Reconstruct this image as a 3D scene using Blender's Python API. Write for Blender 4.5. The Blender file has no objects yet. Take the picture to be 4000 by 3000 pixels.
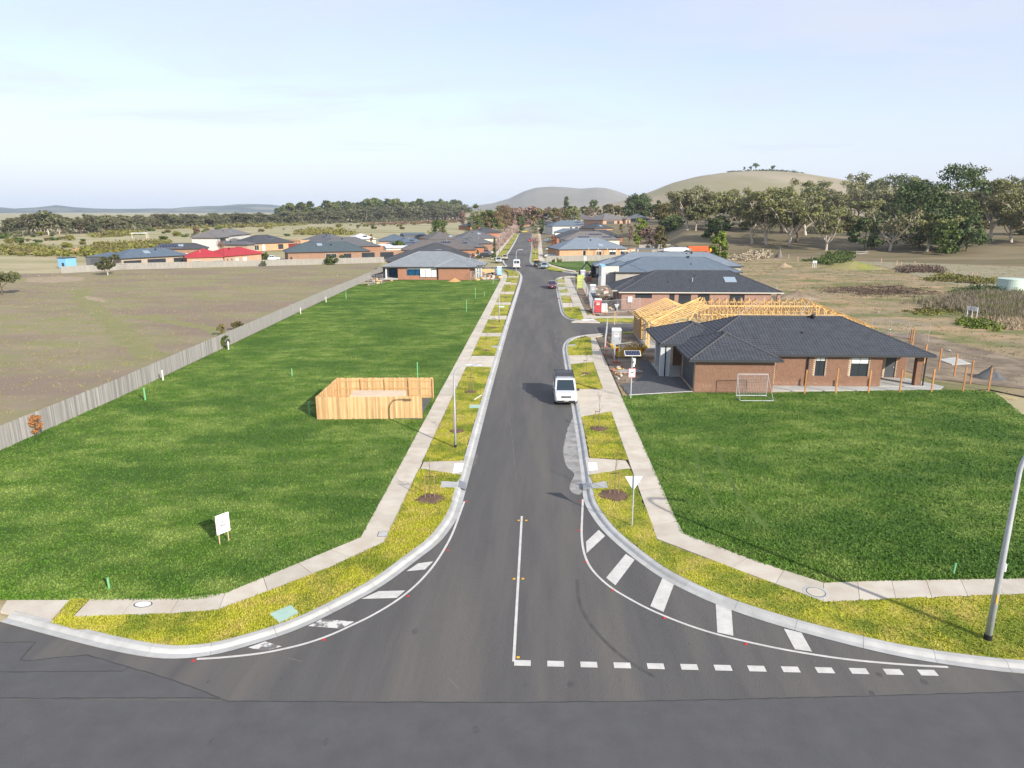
import bpy, bmesh, math, random
import numpy as np
from mathutils import Vector, Matrix
from mathutils.geometry import tessellate_polygon

S = bpy.context.scene
COL = S.collection
rnd = random.Random(11)
PI = math.pi

# ------------------------------------------------------------------ camera
cam_d = bpy.data.cameras.new('camera')
cam = bpy.data.objects.new('camera', cam_d)
COL.objects.link(cam)
cam.location = (0, 0, 15.8)
cam.rotation_euler = (math.radians(90 - 14.095), 0, math.radians(2.161))
cam_d.sensor_width = 36.0
cam_d.lens = 24.3
cam_d.clip_start = 0.5
cam_d.clip_end = 40000
S.camera = cam

# ------------------------------------------------------------------ world, sun, exposure
HAZE = 0.00008
SUN_EL = math.radians(25.5)
SUN_DIR = Vector((0.67 * math.cos(SUN_EL), -0.742 * math.cos(SUN_EL), math.sin(SUN_EL)))
w = bpy.data.worlds.new('World')
S.world = w
w.use_nodes = True
nt = w.node_tree
nt.nodes.clear()
N = nt.nodes.new
wo = N('ShaderNodeOutputWorld')
bg = N('ShaderNodeBackground')
sky = N('ShaderNodeTexSky')
sky.sky_type = 'NISHITA'
sky.sun_disc = False
sky.sun_elevation = SUN_EL
sky.sun_rotation = math.atan2(SUN_DIR.x, SUN_DIR.y)
sky.altitude = 400
sky.air_density = 1.0
sky.dust_density = 0.6
sky.ozone_density = 1.6
bg.inputs['Strength'].default_value = 0.15
# thin high cloud: noise laid out on a flat layer overhead, mixed into the sky colour
tc = N('ShaderNodeTexCoord')
sep = N('ShaderNodeSeparateXYZ')
nt.links.new(tc.outputs['Generated'], sep.inputs[0])
mz = N('ShaderNodeMath'); mz.operation = 'MAXIMUM'; mz.inputs[1].default_value = 0.0
nt.links.new(sep.outputs['Z'], mz.inputs[0])
az = N('ShaderNodeMath'); az.operation = 'ADD'; az.inputs[1].default_value = 0.10
nt.links.new(mz.outputs[0], az.inputs[0])
dx = N('ShaderNodeMath'); dx.operation = 'DIVIDE'
dy = N('ShaderNodeMath'); dy.operation = 'DIVIDE'
nt.links.new(sep.outputs['X'], dx.inputs[0]); nt.links.new(az.outputs[0], dx.inputs[1])
nt.links.new(sep.outputs['Y'], dy.inputs[0]); nt.links.new(az.outputs[0], dy.inputs[1])
cmb = N('ShaderNodeCombineXYZ')
nt.links.new(dx.outputs[0], cmb.inputs[0]); nt.links.new(dy.outputs[0], cmb.inputs[1])
mp = N('ShaderNodeMapping'); mp.inputs['Scale'].default_value = (0.55, 1.0, 1); mp.inputs['Rotation'].default_value = (0, 0, 0.35)
mp.inputs['Location'].default_value = (1.7, 0.4, 0)
nt.links.new(cmb.outputs[0], mp.inputs[0])
cn = N('ShaderNodeTexNoise'); cn.inputs['Scale'].default_value = 1.0; cn.inputs['Detail'].default_value = 7; cn.inputs['Roughness'].default_value = 0.6
cn.inputs['Distortion'].default_value = 0.5
nt.links.new(mp.outputs[0], cn.inputs['Vector'])
cr = N('ShaderNodeMapRange'); cr.inputs['From Min'].default_value = 0.42; cr.inputs['From Max'].default_value = 0.72
cr.inputs['To Min'].default_value = 0.50; cr.inputs['To Max'].default_value = 0.98
nt.links.new(cn.outputs['Fac'], cr.inputs['Value'])
hz = N('ShaderNodeMapRange'); hz.inputs['From Min'].default_value = 0.0; hz.inputs['From Max'].default_value = 0.30
hz.inputs['To Min'].default_value = 1.0; hz.inputs['To Max'].default_value = 0.0
nt.links.new(mz.outputs[0], hz.inputs['Value'])
mx = N('ShaderNodeMath'); mx.operation = 'MAXIMUM'
nt.links.new(cr.outputs[0], mx.inputs[0]); nt.links.new(hz.outputs[0], mx.inputs[1])
mix = N('ShaderNodeMix'); mix.data_type = 'RGBA'
nt.links.new(mx.outputs[0], mix.inputs['Factor'])
tn = N('ShaderNodeMix'); tn.data_type = 'RGBA'; tn.blend_type = 'MULTIPLY'; tn.inputs['Factor'].default_value = 1.0
tn.inputs['B'].default_value = (0.98, 0.91, 1.0, 1)
nt.links.new(sky.outputs[0], tn.inputs['A'])
nt.links.new(tn.outputs['Result'], mix.inputs['A'])
mix.inputs['B'].default_value = (3.25, 3.45, 4.0, 1)
nt.links.new(mix.outputs['Result'], bg.inputs['Color'])
nt.links.new(bg.outputs[0], wo.inputs['Surface'])

sun_d = bpy.data.lights.new('sun', 'SUN')
sun_d.energy = 4.4
sun_d.angle = math.radians(0.53)
sun_d.color = (1.0, 0.93, 0.82)
sun = bpy.data.objects.new('sun', sun_d)
COL.objects.link(sun)
sun.location = (60, -60, 80)
sun.rotation_euler = (-SUN_DIR).to_track_quat('-Z', 'Y').to_euler()

S.view_settings.view_transform = 'Standard'
S.view_settings.look = 'None'
S.view_settings.exposure = 0.68
S.view_settings.gamma = 1.0
S.view_settings.use_curve_mapping = False
S.render.engine = 'CYCLES'
S.cycles.max_bounces = 6
S.cycles.diffuse_bounces = 3
S.cycles.transparent_max_bounces = 6

# ------------------------------------------------------------------ materials
MATS = {}

def mat(name, col, rough=0.85, var=None, scale=1.0, amt=0.5, bump=0.0, bscale=20.0, metal=0.0, spec=0.3, stretch=(1, 1, 1),
        var2=None, scale2=0.2, lo=0.35, hi=0.65, objvar=0.0, coords='world', detail=5, rot=0.0):
    """principled material; colour goes col -> var by a noise, then towards var2 by a coarser noise; bump by a fine noise"""
    if name in MATS:
        return MATS[name]
    m = bpy.data.materials.new(name)
    m.use_nodes = True
    t = m.node_tree
    b = t.nodes['Principled BSDF']
    b.inputs['Roughness'].default_value = rough
    b.inputs['Metallic'].default_value = metal
    b.inputs['Specular IOR Level'].default_value = spec
    b.inputs['Base Color'].default_value = (*col, 1)
    if coords == 'world':
        g = t.nodes.new('ShaderNodeNewGeometry').outputs['Position']
    else:
        g = t.nodes.new('ShaderNodeTexCoord').outputs['Object']
    mpn = t.nodes.new('ShaderNodeMapping')
    mpn.inputs['Scale'].default_value = stretch
    mpn.inputs['Rotation'].default_value = (0, 0, rot)
    t.links.new(g, mpn.inputs[0])

    def noise(sc, det=detail):
        n = t.nodes.new('ShaderNodeTexNoise')
        n.inputs['Scale'].default_value = sc
        n.inputs['Detail'].default_value = det
        n.inputs['Roughness'].default_value = 0.62
        t.links.new(mpn.outputs[0], n.inputs['Vector'])
        return n.outputs['Fac']

    def ramp(fac, a, c):
        r = t.nodes.new('ShaderNodeMapRange')
        r.inputs['From Min'].default_value = a
        r.inputs['From Max'].default_value = c
        t.links.new(fac, r.inputs['Value'])
        return r.outputs[0]
    cur = None
    if var is not None:
        x = t.nodes.new('ShaderNodeMix'); x.data_type = 'RGBA'
        x.inputs['A'].default_value = (*col, 1); x.inputs['B'].default_value = (*var, 1)
        t.links.new(ramp(noise(scale), lo, hi), x.inputs['Factor'])
        cur = x.outputs['Result']
    if var2 is not None:
        x = t.nodes.new('ShaderNodeMix'); x.data_type = 'RGBA'
        if cur is not None:
            t.links.new(cur, x.inputs['A'])
        else:
            x.inputs['A'].default_value = (*col, 1)
        x.inputs['B'].default_value = (*var2, 1)
        t.links.new(ramp(noise(scale2, 4), 0.45, 0.62), x.inputs['Factor'])
        cur = x.outputs['Result']
    if objvar:
        oi = t.nodes.new('ShaderNodeObjectInfo')
        hs = t.nodes.new('ShaderNodeHueSaturation')
        mr = t.nodes.new('ShaderNodeMapRange')
        mr.inputs['To Min'].default_value = 1 - objvar; mr.inputs['To Max'].default_value = 1 + objvar
        t.links.new(oi.outputs['Random'], mr.inputs['Value'])
        t.links.new(mr.outputs[0], hs.inputs['Value'])
        if cur is not None:
            t.links.new(cur, hs.inputs['Color'])
        else:
            hs.inputs['Color'].default_value = (*col, 1)
        cur = hs.outputs['Color']
    if cur is not None:
        t.links.new(cur, b.inputs['Base Color'])
    if bump:
        bn = t.nodes.new('ShaderNodeBump')
        bn.inputs['Strength'].default_value = bump
        bn.inputs['Distance'].default_value = 0.05
        t.links.new(noise(bscale, 3), bn.inputs['Height'])
        t.links.new(bn.outputs[0], b.inputs['Normal'])
    MATS[name] = m
    return m

def brick_mat(name, brick, brick2, mortar):
    """small-scale brickwork for walls too far away to build brick by brick"""
    m = bpy.data.materials.new(name); m.use_nodes = True
    t = m.node_tree; b = t.nodes['Principled BSDF']
    b.inputs['Roughness'].default_value = 0.9
    b.inputs['Specular IOR Level'].default_value = 0.2
    tcn = t.nodes.new('ShaderNodeTexCoord'); sp = t.nodes.new('ShaderNodeSeparateXYZ')
    t.links.new(tcn.outputs['Object'], sp.inputs[0])
    ad = t.nodes.new('ShaderNodeMath'); ad.operation = 'ADD'
    t.links.new(sp.outputs['X'], ad.inputs[0]); t.links.new(sp.outputs['Y'], ad.inputs[1])
    cb = t.nodes.new('ShaderNodeCombineXYZ')
    t.links.new(ad.outputs[0], cb.inputs[0]); t.links.new(sp.outputs['Z'], cb.inputs[1])
    br = t.nodes.new('ShaderNodeTexBrick')
    br.inputs['Color1'].default_value = (*brick, 1); br.inputs['Color2'].default_value = (*brick2, 1)
    br.inputs['Mortar'].default_value = (*mortar, 1)
    br.inputs['Scale'].default_value = 1.0
    br.inputs['Brick Width'].default_value = 0.24; br.inputs['Row Height'].default_value = 0.086
    br.inputs['Mortar Size'].default_value = 0.008
    t.links.new(cb.outputs[0], br.inputs['Vector'])
    nz = t.nodes.new('ShaderNodeTexNoise'); nz.inputs['Scale'].default_value = 0.8; nz.inputs['Detail'].default_value = 4
    t.links.new(tcn.outputs['Object'], nz.inputs['Vector'])
    hs = t.nodes.new('ShaderNodeHueSaturation')
    mr = t.nodes.new('ShaderNodeMapRange'); mr.inputs['To Min'].default_value = 0.82; mr.inputs['To Max'].default_value = 1.18
    t.links.new(nz.outputs['Fac'], mr.inputs['Value']); t.links.new(mr.outputs[0], hs.inputs['Value'])
    t.links.new(br.outputs['Color'], hs.inputs['Color'])
    t.links.new(hs.outputs['Color'], b.inputs['Base Color'])
    MATS[name] = m
    return m

def glass_mat(name, col, rough=0.08):
    m = mat(name, col, rough=rough, spec=0.6)
    return m

# ------------------------------------------------------------------ geometry helpers
class MB:
    def __init__(self):
        self.v = []; self.f = []

    def add(self, vs, fs):
        o = len(self.v)
        self.v.extend([tuple(p) for p in vs])
        self.f.extend([tuple(i + o for i in q) for q in fs])
        return self

    def box(self, c, s, rz=0.0):
        hx, hy, hz = s[0] / 2, s[1] / 2, s[2] / 2
        cs, sn = math.cos(rz), math.sin(rz)
        vs = []
        for z in (-hz, hz):
            for x, y in ((-hx, -hy), (hx, -hy), (hx, hy), (-hx, hy)):
                vs.append((c[0] + x * cs - y * sn, c[1] + x * sn + y * cs, c[2] + z))
        return self.add(vs, [(3, 2, 1, 0), (4, 5, 6, 7), (0, 1, 5, 4), (1, 2, 6, 5), (2, 3, 7, 6), (3, 0, 4, 7)])

    def b2(self, lo, hi):
        return self.box([(a + b) / 2 for a, b in zip(lo, hi)], [b - a for a, b in zip(lo, hi)])

    def bar(self, p, q, wd, ht=None, up=(0, 0, 1)):
        """square bar from p to q"""
        ht = ht or wd
        p, q = Vector(p), Vector(q)
        d = (q - p).normalized()
        u = Vector(up)
        if abs(d.dot(u)) > 0.99:
            u = Vector((1, 0, 0))
        s = d.cross(u).normalized(); u = s.cross(d).normalized()
        vs = []
        for e in (p, q):
            for a, b in ((-1, -1), (1, -1), (1, 1), (-1, 1)):
                vs.append(e + s * (a * wd / 2) + u * (b * ht / 2))
        return self.add(vs, [(3, 2, 1, 0), (4, 5, 6, 7), (0, 1, 5, 4), (1, 2, 6, 5), (2, 3, 7, 6), (3, 0, 4, 7)])

    def tube(self, pts, rads, n=8, cap=True):
        pts = [Vector(p) for p in pts]
        if not isinstance(rads, (list, tuple)):
            rads = [rads] * len(pts)
        o = len(self.v)
        ref = None
        for i, p in enumerate(pts):
            d = (pts[min(i + 1, len(pts) - 1)] - pts[max(i - 1, 0)]).normalized()
            if ref is None:
                ref = Vector((1, 0, 0)) if abs(d.x) < 0.9 else Vector((0, 1, 0))
            s = d.cross(ref).normalized(); u = s.cross(d).normalized(); ref = u
            # keep the frame from flipping
            for k in range(n):
                a = 2 * PI * k / n
                self.v.append(tuple(p + (u * math.cos(a) + s * math.sin(a)) * rads[i]))
        for i in range(len(pts) - 1):
            for k in range(n):
                a = o + i * n + k; b = o + i * n + (k + 1) % n
                self.f.append((a, b, b + n, a + n))
        if cap:
            self.f.append(tuple(o + k for k in reversed(range(n))))
            self.f.append(tuple(o + (len(pts) - 1) * n + k for k in range(n)))
        return self

    def lathe(self, c, prof, n=24):
        """prof: (radius, z) from the bottom up"""
        o = len(self.v)
        for r, z in prof:
            for k in range(n):
                a = 2 * PI * k / n
                self.v.append((c[0] + r * math.cos(a), c[1] + r * math.sin(a), c[2] + z))
        for i in range(len(prof) - 1):
            for k in range(n):
                a = o + i * n + k; b = o + i * n + (k + 1) % n
                self.f.append((a, b, b + n, a + n))
        self.f.append(tuple(o + k for k in reversed(range(n))))
        self.f.append(tuple(o + (len(prof) - 1) * n + k for k in range(n)))
        return self

    def poly(self, pts):
        return self.add(pts, [tuple(range(len(pts)))])

    def flat(self, pts2, z):
        """a flat sheet from a 2D outline, any shape"""
        p3 = [Vector((p[0], p[1], 0)) for p in pts2]
        tris = tessellate_polygon([p3])
        area = sum(p3[i].x * p3[(i + 1) % len(p3)].y - p3[(i + 1) % len(p3)].x * p3[i].y for i in range(len(p3)))
        vs = [(p.x, p.y, z) for p in p3]
        fs = []
        for a, b, c in tris:
            ar = (p3[b] - p3[a]).cross(p3[c] - p3[a]).z
            fs.append((a, b, c) if ar > 0 else (a, c, b))
        return self.add(vs, fs)

    def prism(self, pts2, z0, z1):
        """a flat-topped slab with sides from a 2D outline"""
        area = sum(pts2[i][0] * pts2[(i + 1) % len(pts2)][1] - pts2[(i + 1) % len(pts2)][0] * pts2[i][1] for i in range(len(pts2)))
        if area < 0:
            pts2 = list(reversed(pts2))
        self.flat(pts2, z1)
        o = len(self.v); n = len(pts2)
        for p in pts2: self.v.append((p[0], p[1], z0))
        for p in pts2: self.v.append((p[0], p[1], z1))
        for i in range(n):
            j = (i + 1) % n
            self.f.append((o + i, o + j, o + n + j, o + n + i))
        return self

    def mesh(self, name, m=None, smooth=False):
        me = bpy.data.meshes.new(name)
        me.from_pydata(self.v, [], self.f)
        if m: me.materials.append(m)
        if smooth:
            me.polygons.foreach_set('use_smooth', [True] * len(me.polygons))
        me.update()
        return me

def obj(name, data, m=None, parent=None, loc=(0, 0, 0), rz=0.0, smooth=False, kind=None):
    if isinstance(data, MB):
        data = data.mesh(name, m, smooth)
    o = bpy.data.objects.new(name, data)
    COL.objects.link(o)
    o.location = loc
    o.rotation_euler = (0, 0, rz)
    if parent is not None: o.parent = parent
    if kind: o['kind'] = kind
    return o

def tag(o, label=None, cat=None, group=None, kind=None):
    if label: o['label'] = label
    if cat: o['category'] = cat
    if group: o['group'] = group
    if kind: o['kind'] = kind
    return o

def thing(name, label, cat, loc=(0, 0, 0), rz=0.0, group=None):
    o = bpy.data.objects.new(name, None)
    o.empty_display_size = 0.3
    COL.objects.link(o)
    o.location = (loc[0], loc[1], loc[2] if len(loc) > 2 else 0.0)
    o.rotation_euler = (0, 0, rz)
    return tag(o, label, cat, group)

def struct(name, data, m=None, parent=None, loc=(0, 0, 0), rz=0.0):
    o = obj(name, data, m, parent, loc, rz)
    if parent is None: o['kind'] = 'structure'
    return o

def copy_tree(o, parent=None):
    c = o.copy(); COL.objects.link(c)
    if parent is not None: c.parent = parent
    for ch in list(o.children):
        copy_tree(ch, c)
    return c

def dup(o, loc, rz=0.0, label=None, group=None, scale=None):
    c = copy_tree(o)
    c.location = (loc[0], loc[1], loc[2] if len(loc) > 2 else o.location.z)
    c.rotation_euler = (0, 0, rz)
    if scale: c.scale = (scale, scale, scale) if not isinstance(scale, tuple) else scale
    if label: c['label'] = label
    if group: c['group'] = group
    return c

def np_mesh(name, V, F, m=None):
    """V (n,3) floats, F (k,3 or 4) ints"""
    me = bpy.data.meshes.new(name)
    V = np.asarray(V, dtype=np.float32); F = np.asarray(F, dtype=np.int32)
    k, c = F.shape
    me.vertices.add(len(V)); me.vertices.foreach_set('co', V.ravel())
    me.loops.add(k * c); me.loops.foreach_set('vertex_index', F.ravel())
    me.polygons.add(k)
    me.polygons.foreach_set('loop_start', np.arange(0, k * c, c, dtype=np.int32))
    me.polygons.foreach_set('loop_total', np.full(k, c, dtype=np.int32))
    me.update(calc_edges=True)
    if m: me.materials.append(m)
    return me

def inside(P, poly):
    """which of the points P (n,2) lie inside poly"""
    x, y = P[:, 0], P[:, 1]
    r = np.zeros(len(P), bool)
    n = len(poly)
    j = n - 1
    for i in range(n):
        xi, yi = poly[i]; xj, yj = poly[j]
        if yi != yj:
            c = ((yi > y) != (yj > y)) & (x < (xj - xi) * (y - yi) / (yj - yi) + xi)
            r ^= c
        j = i
    return r

def lerp(a, b, t):
    return a + (b - a) * t

def resample(pl, step=None, n=None):
    """points along a polyline at even spacing"""
    d = [0.0]
    for a, b in zip(pl, pl[1:]):
        d.append(d[-1] + math.hypot(b[0] - a[0], b[1] - a[1]))
    L = d[-1]
    if n is None: n = max(1, int(round(L / step)))
    out = []
    k = 0
    for i in range(n + 1):
        s = L * i / n
        while k < len(d) - 2 and d[k + 1] < s: k += 1
        t = (s - d[k]) / max(1e-9, d[k + 1] - d[k])
        out.append((lerp(pl[k][0], pl[k + 1][0], t), lerp(pl[k][1], pl[k + 1][1], t)))
    return out

def smooth_line(pl, it=2):
    for _ in range(it):
        q = [pl[0]]
        for a, b in zip(pl, pl[1:]):
            q.append((a[0] * .75 + b[0] * .25, a[1] * .75 + b[1] * .25))
            q.append((a[0] * .25 + b[0] * .75, a[1] * .25 + b[1] * .75))
        q.append(pl[-1]); pl = q
    return pl

def offset(pl, d):
    """a polyline moved sideways, d > 0 to the left of its direction"""
    out = []
    for i, p in enumerate(pl):
        a = pl[max(0, i - 1)]; b = pl[min(len(pl) - 1, i + 1)]
        tx, ty = b[0] - a[0], b[1] - a[1]
        L = math.hypot(tx, ty) or 1
        out.append((p[0] - ty / L * d, p[1] + tx / L * d))
    return out

def ragged(poly, step=0.35, amp=0.07, seed=1):
    """an outline with a grown-over edge"""
    r = random.Random(seed)
    out = []
    n = len(poly)
    for i in range(n):
        a, b = poly[i], poly[(i + 1) % n]
        L = math.hypot(b[0] - a[0], b[1] - a[1])
        k = max(1, int(L / step))
        nx, ny = -(b[1] - a[1]) / (L or 1), (b[0] - a[0]) / (L or 1)
        for j in range(k):
            t = j / k; e = r.uniform(-amp, amp) if j else 0
            out.append((lerp(a[0], b[0], t) + nx * e, lerp(a[1], b[1], t) + ny * e))
    return out

# ================================================================== SETTING: ground, road, kerbs, paths, verges
m_field = mat('dry_field_grass', (0.43, 0.365, 0.225), 0.95, (0.34, 0.295, 0.16), 0.11, 0.5, 0.6, 2.5, var2=(0.235, 0.23, 0.10), scale2=0.022, stretch=(0.5, 1.6, 1))
m_padL = mat('left_paddock_grass', (0.275, 0.222, 0.145), 0.95, (0.225, 0.222, 0.09), 0.22, 0.5, 0.9, 3.0, var2=(0.225, 0.17, 0.125), scale2=0.06,
             stretch=(0.7, 1.4, 1), rot=0.5, lo=0.40, hi=0.60, detail=9)
m_rough = mat('trampled_earth_and_grass', (0.37, 0.26, 0.15), 0.95, (0.15, 0.16, 0.055), 0.13, 0.5, 0.9, 3.0, var2=(0.27, 0.215, 0.13), scale2=0.07,
              stretch=(0.75, 1.3, 1), lo=0.44, hi=0.57, detail=10)
m_padR = mat('grazed_paddock', (0.31, 0.27, 0.18), 0.95, (0.25, 0.225, 0.135), 0.3, 0.5, 0.6, 2.5, stretch=(0.35, 1.4, 1))
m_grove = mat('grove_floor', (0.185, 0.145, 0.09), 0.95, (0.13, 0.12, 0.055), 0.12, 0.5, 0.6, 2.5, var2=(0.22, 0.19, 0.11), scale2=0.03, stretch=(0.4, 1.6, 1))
m_lawn = mat('lawn_soil_and_thatch', (0.068, 0.130, 0.012), 0.95, (0.165, 0.225, 0.045), 0.45, 0.5, 1.0, 9.0, var2=(0.050, 0.105, 0.012), scale2=0.13,
             stretch=(0.8, 1.25, 1), rot=-0.3, detail=8, lo=0.40, hi=0.66)
m_lawnblade = mat('lawn_blades', (0.072, 0.158, 0.013), 0.8, (0.19, 0.265, 0.055), 0.45, 0.5, var2=(0.055, 0.13, 0.012), scale2=0.13,
                  stretch=(0.8, 1.25, 1), rot=-0.3, detail=8, lo=0.40, hi=0.66, objvar=0.0)
m_verge = mat('verge_turf', (0.34, 0.33, 0.030), 0.95, (0.40, 0.33, 0.075), 0.9, 0.5, 1.0, 9.0, var2=(0.16, 0.20, 0.018), scale2=0.4, lo=0.42, hi=0.65)
m_vergeblade = mat('verge_blades', (0.37, 0.37, 0.032), 0.85, (0.44, 0.37, 0.085), 0.9, 0.5, var2=(0.17, 0.215, 0.02), scale2=0.4, lo=0.42, hi=0.65)
m_asph = mat('asphalt', (0.098, 0.094, 0.091), 0.92, (0.120, 0.115, 0.110), 0.9, 0.5, 0.6, 50, var2=(0.140, 0.130, 0.117), scale2=0.35, stretch=(1.0, 0.10, 1), detail=9, spec=0.25)
m_asph2 = mat('older_asphalt', (0.116, 0.115, 0.116), 0.92, (0.098, 0.097, 0.099), 0.9, 0.5, 0.6, 50, detail=9, spec=0.25)
m_tar = mat('tar_sealant', (0.045, 0.044, 0.044), 0.8, (0.075, 0.073, 0.072), 1.5)
m_skid = mat('tyre_rubber_mark', (0.068, 0.066, 0.066), 0.9, (0.098, 0.095, 0.092), 2.0)
m_paint = mat('road_paint', (0.62, 0.60, 0.56), 0.8, (0.50, 0.48, 0.45), 2.2, bump=0.2, bscale=80)
m_paintw = mat('worn_road_paint', (0.62, 0.60, 0.56), 0.8, (0.16, 0.155, 0.15), 1.6, lo=0.5, hi=0.56, bump=0.2, bscale=80)
m_conc = mat('footpath_concrete', (0.57, 0.52, 0.435), 0.9, (0.48, 0.42, 0.335), 0.9, 0.5, 0.2, 90, objvar=0.08)
m_kerb = mat('kerb_concrete', (0.47, 0.47, 0.455), 0.9, (0.38, 0.378, 0.36), 1.4, 0.5, 0.2, 90, objvar=0.08)
m_wash = mat('cement_wash', (0.34, 0.33, 0.31), 0.95, (0.22, 0.215, 0.205), 1.3, lo=0.42, hi=0.6)
m_white = mat('white_plastic', (0.75, 0.75, 0.74), 0.6)
m_red = mat('red_plastic', (0.55, 0.03, 0.03), 0.5)
m_yel = mat('yellow_plastic', (0.75, 0.42, 0.02), 0.5)
m_dirt = mat('bare_earth', (0.215, 0.165, 0.115), 0.95, (0.14, 0.11, 0.08), 0.6, 0.5, 0.8, 6, var2=(0.29, 0.23, 0.16), scale2=0.25)
m_gravel = mat('grey_gravel', (0.15, 0.15, 0.155), 0.95, (0.10, 0.10, 0.104), 4.0, 0.5, 1.0, 40)
m_steel = mat('galvanised_steel', (0.50, 0.52, 0.54), 0.5, (0.43, 0.45, 0.47), 3.0, metal=0.25)
m_black = mat('black_metal', (0.02, 0.02, 0.022), 0.5)

# ---- broad sheets
g = MB().flat([(-9000, -400), (9000, -400), (9000, 9600), (-9000, 9600)], -0.06)
struct('ground', g, m_field)
PADL = [(-36.3, 22), (-36.3, 56), (-37.2, 80), (-38.7, 121), (-40.6, 168), (-49, 216), (-84, 200), (-116, 187), (-124, 176), (-300, 140), (-300, 10), (-60, 14)]
struct('left_paddock', MB().flat(PADL, 0.05), m_padL)
ROUGH = [(7.5, 56), (41, 62.3), (44.2, 57), (60, 30), (400, 30), (400, 330), (70, 330), (56, 240), (9.0, 226), (9, 190), (14, 176), (45, 174), (45, 101.5), (45, 92.5), (7.5, 90)]
struct('rough_ground', MB().flat(ROUGH, 0.06), m_rough)
PADR = [(90.36, 247.24), (98.36, 214.50), (99.95, 206.68), (94.29, 179.99), (92.11, 166.55), (90.79, 154.98), (92.77, 145.02), (90.29, 125.42), (105.62, 113.34), (257.67, 282.43), (148.09, 287.05), (102.95, 271.59)]
struct('grazed_paddock', MB().flat(PADR, 0.09), m_padR)
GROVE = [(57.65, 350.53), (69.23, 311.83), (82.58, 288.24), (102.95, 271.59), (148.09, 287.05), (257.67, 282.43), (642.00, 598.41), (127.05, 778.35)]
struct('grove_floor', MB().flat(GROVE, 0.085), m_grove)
LOT_L = [(-8.66, 165), (-8.60, 31.05), (-12.15, 26.7), (-13.1, 25.6), (-13.92, 25.14), (-18.44, 24.93), (-19.22, 24.92), (-21.91, 24.82), (-26, 25), (-36.1, 28), (-36.15, 56), (-36.9, 80), (-38.4, 121), (-39.4, 150), (-32, 160), (-16, 161)]
struct('left_lawn', MB().flat(ragged(LOT_L, .3, .09, 51), 0.12), m_lawn)
LOT_R = [(7.25, 58.6), (7.22, 33), (7.3, 32.05), (7.75, 31.45), (10.25, 29.15), (12.5, 27.5), (15.4, 27.75), (21.5, 28.15), (60, 30.0), (38.47, 53.87), (40.73, 61.28), (38, 61.9), (30, 61.2), (20, 60.0), (13.9, 59.9), (8.0, 58.7)]
struct('right_lawn', MB().flat(ragged(LOT_R, .3, .09, 52), 0.12), m_lawn)
LOT_N = [(2.45, 217.20), (2.97, 220.52), (18.62, 225.67), (27, 231), (27, 186), (9.48, 189.13)]
struct('north_lawn', MB().flat(LOT_N, 0.12), m_lawn)

# ---- road
KL = [(-21.17, 23.47), (-18.19, 22.55), (-15.98, 21.90), (-13.96, 21.44), (-12.68, 21.44), (-11.55, 21.77), (-10.48, 22.44), (-9.56, 23.07), (-8.73, 23.87), (-7.59, 25.31), (-6.52, 26.82),
      (-5.53, 29.02), (-4.69, 30.79), (-4.30, 32.64), (-4.11, 33.98), (-4.1, 37), (-4.1, 45), (-4.15, 60), (-4.1, 85), (-4.0, 107), (-3.8, 140), (-3.7, 161), (-3.9, 172)]
KL_S = [(-3.9, 172), (-3.92, 173.16), (-4.67, 182.61), (-5.74, 188.93), (-7.27, 192.64), (-9.13, 194.73), (-11.68, 195.51)]
KL_N = [(-12.06, 201.86), (-9.69, 201.95), (-8.77, 202.92), (-9.80, 210.74), (-10.81, 220.29), (-11.42, 234.45), (-11.47, 250.55), (-11.2, 266), (-11.7, 345), (-13, 461), (-13.5, 505)]
KR = [(60, 19.5), (30, 20.4), (17.17, 21.72), (15.17, 22.05), (13.16, 22.58), (11.04, 23.54), (9.19, 24.55), (7.61, 25.63), (6.22, 27.01), (5.19, 28.37), (3.92, 30.98),
      (3.23, 32.87), (2.73, 35.29), (2.64, 36.72), (2.75, 40), (2.85, 50), (2.85, 62), (2.85, 78), (2.95, 81), (3.3, 84.4), (4.2, 87.7), (6.0, 89.5), (8.7, 90.9), (14, 91.6), (40, 92.0)]
KR_2 = [(40, 99.6), (14.4, 99.3), (9.6, 99.3), (6.3, 100.2), (4.4, 103.0), (3.6, 107.9), (3.6, 120), (3.7, 143), (3.7, 159), (4.16, 165.52), (4.69, 169.42), (6.11, 171.14), (8.35, 172.24), (40, 176.5)]
KR_3 = [(40, 184.5), (9.01, 179.36), (7.38, 184.62), (2.91, 188.44), (0.15, 198.63), (-1.75, 208.03), (-2.82, 219.48), (-3.02, 234.77), (-2.96, 284.98), (-3.6, 350), (-4.4, 505)]
kl, kls, kln, kr, kr2, kr3 = (smooth_line(p, 2) for p in (KL, KL_S, KL_N, KR, KR_2, KR_3))
road_outline = [(-70, 4), (70, 4), (70, 19.2)] + kr + [(44, 92.1), (44, 99.5)] + kr2 + [(44, 176.8), (44, 184.8)] + kr3 + [(-4.4, 512), (-30, 512), (-30, 505)] + \
    list(reversed(kln)) + [(-30, 199), (-30, 192)] + list(reversed(kls)) + list(reversed(kl)) + [(-70, 41)]
road = struct('road', MB().flat(road_outline, 0.0), m_asph)

def sheet(name, pts, z, m, parent=None):
    return struct(name, MB().flat(pts, z), m, parent)

def strip(pl, wd):
    return offset(pl, wd / 2) + list(reversed(offset(pl, -wd / 2)))

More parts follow.
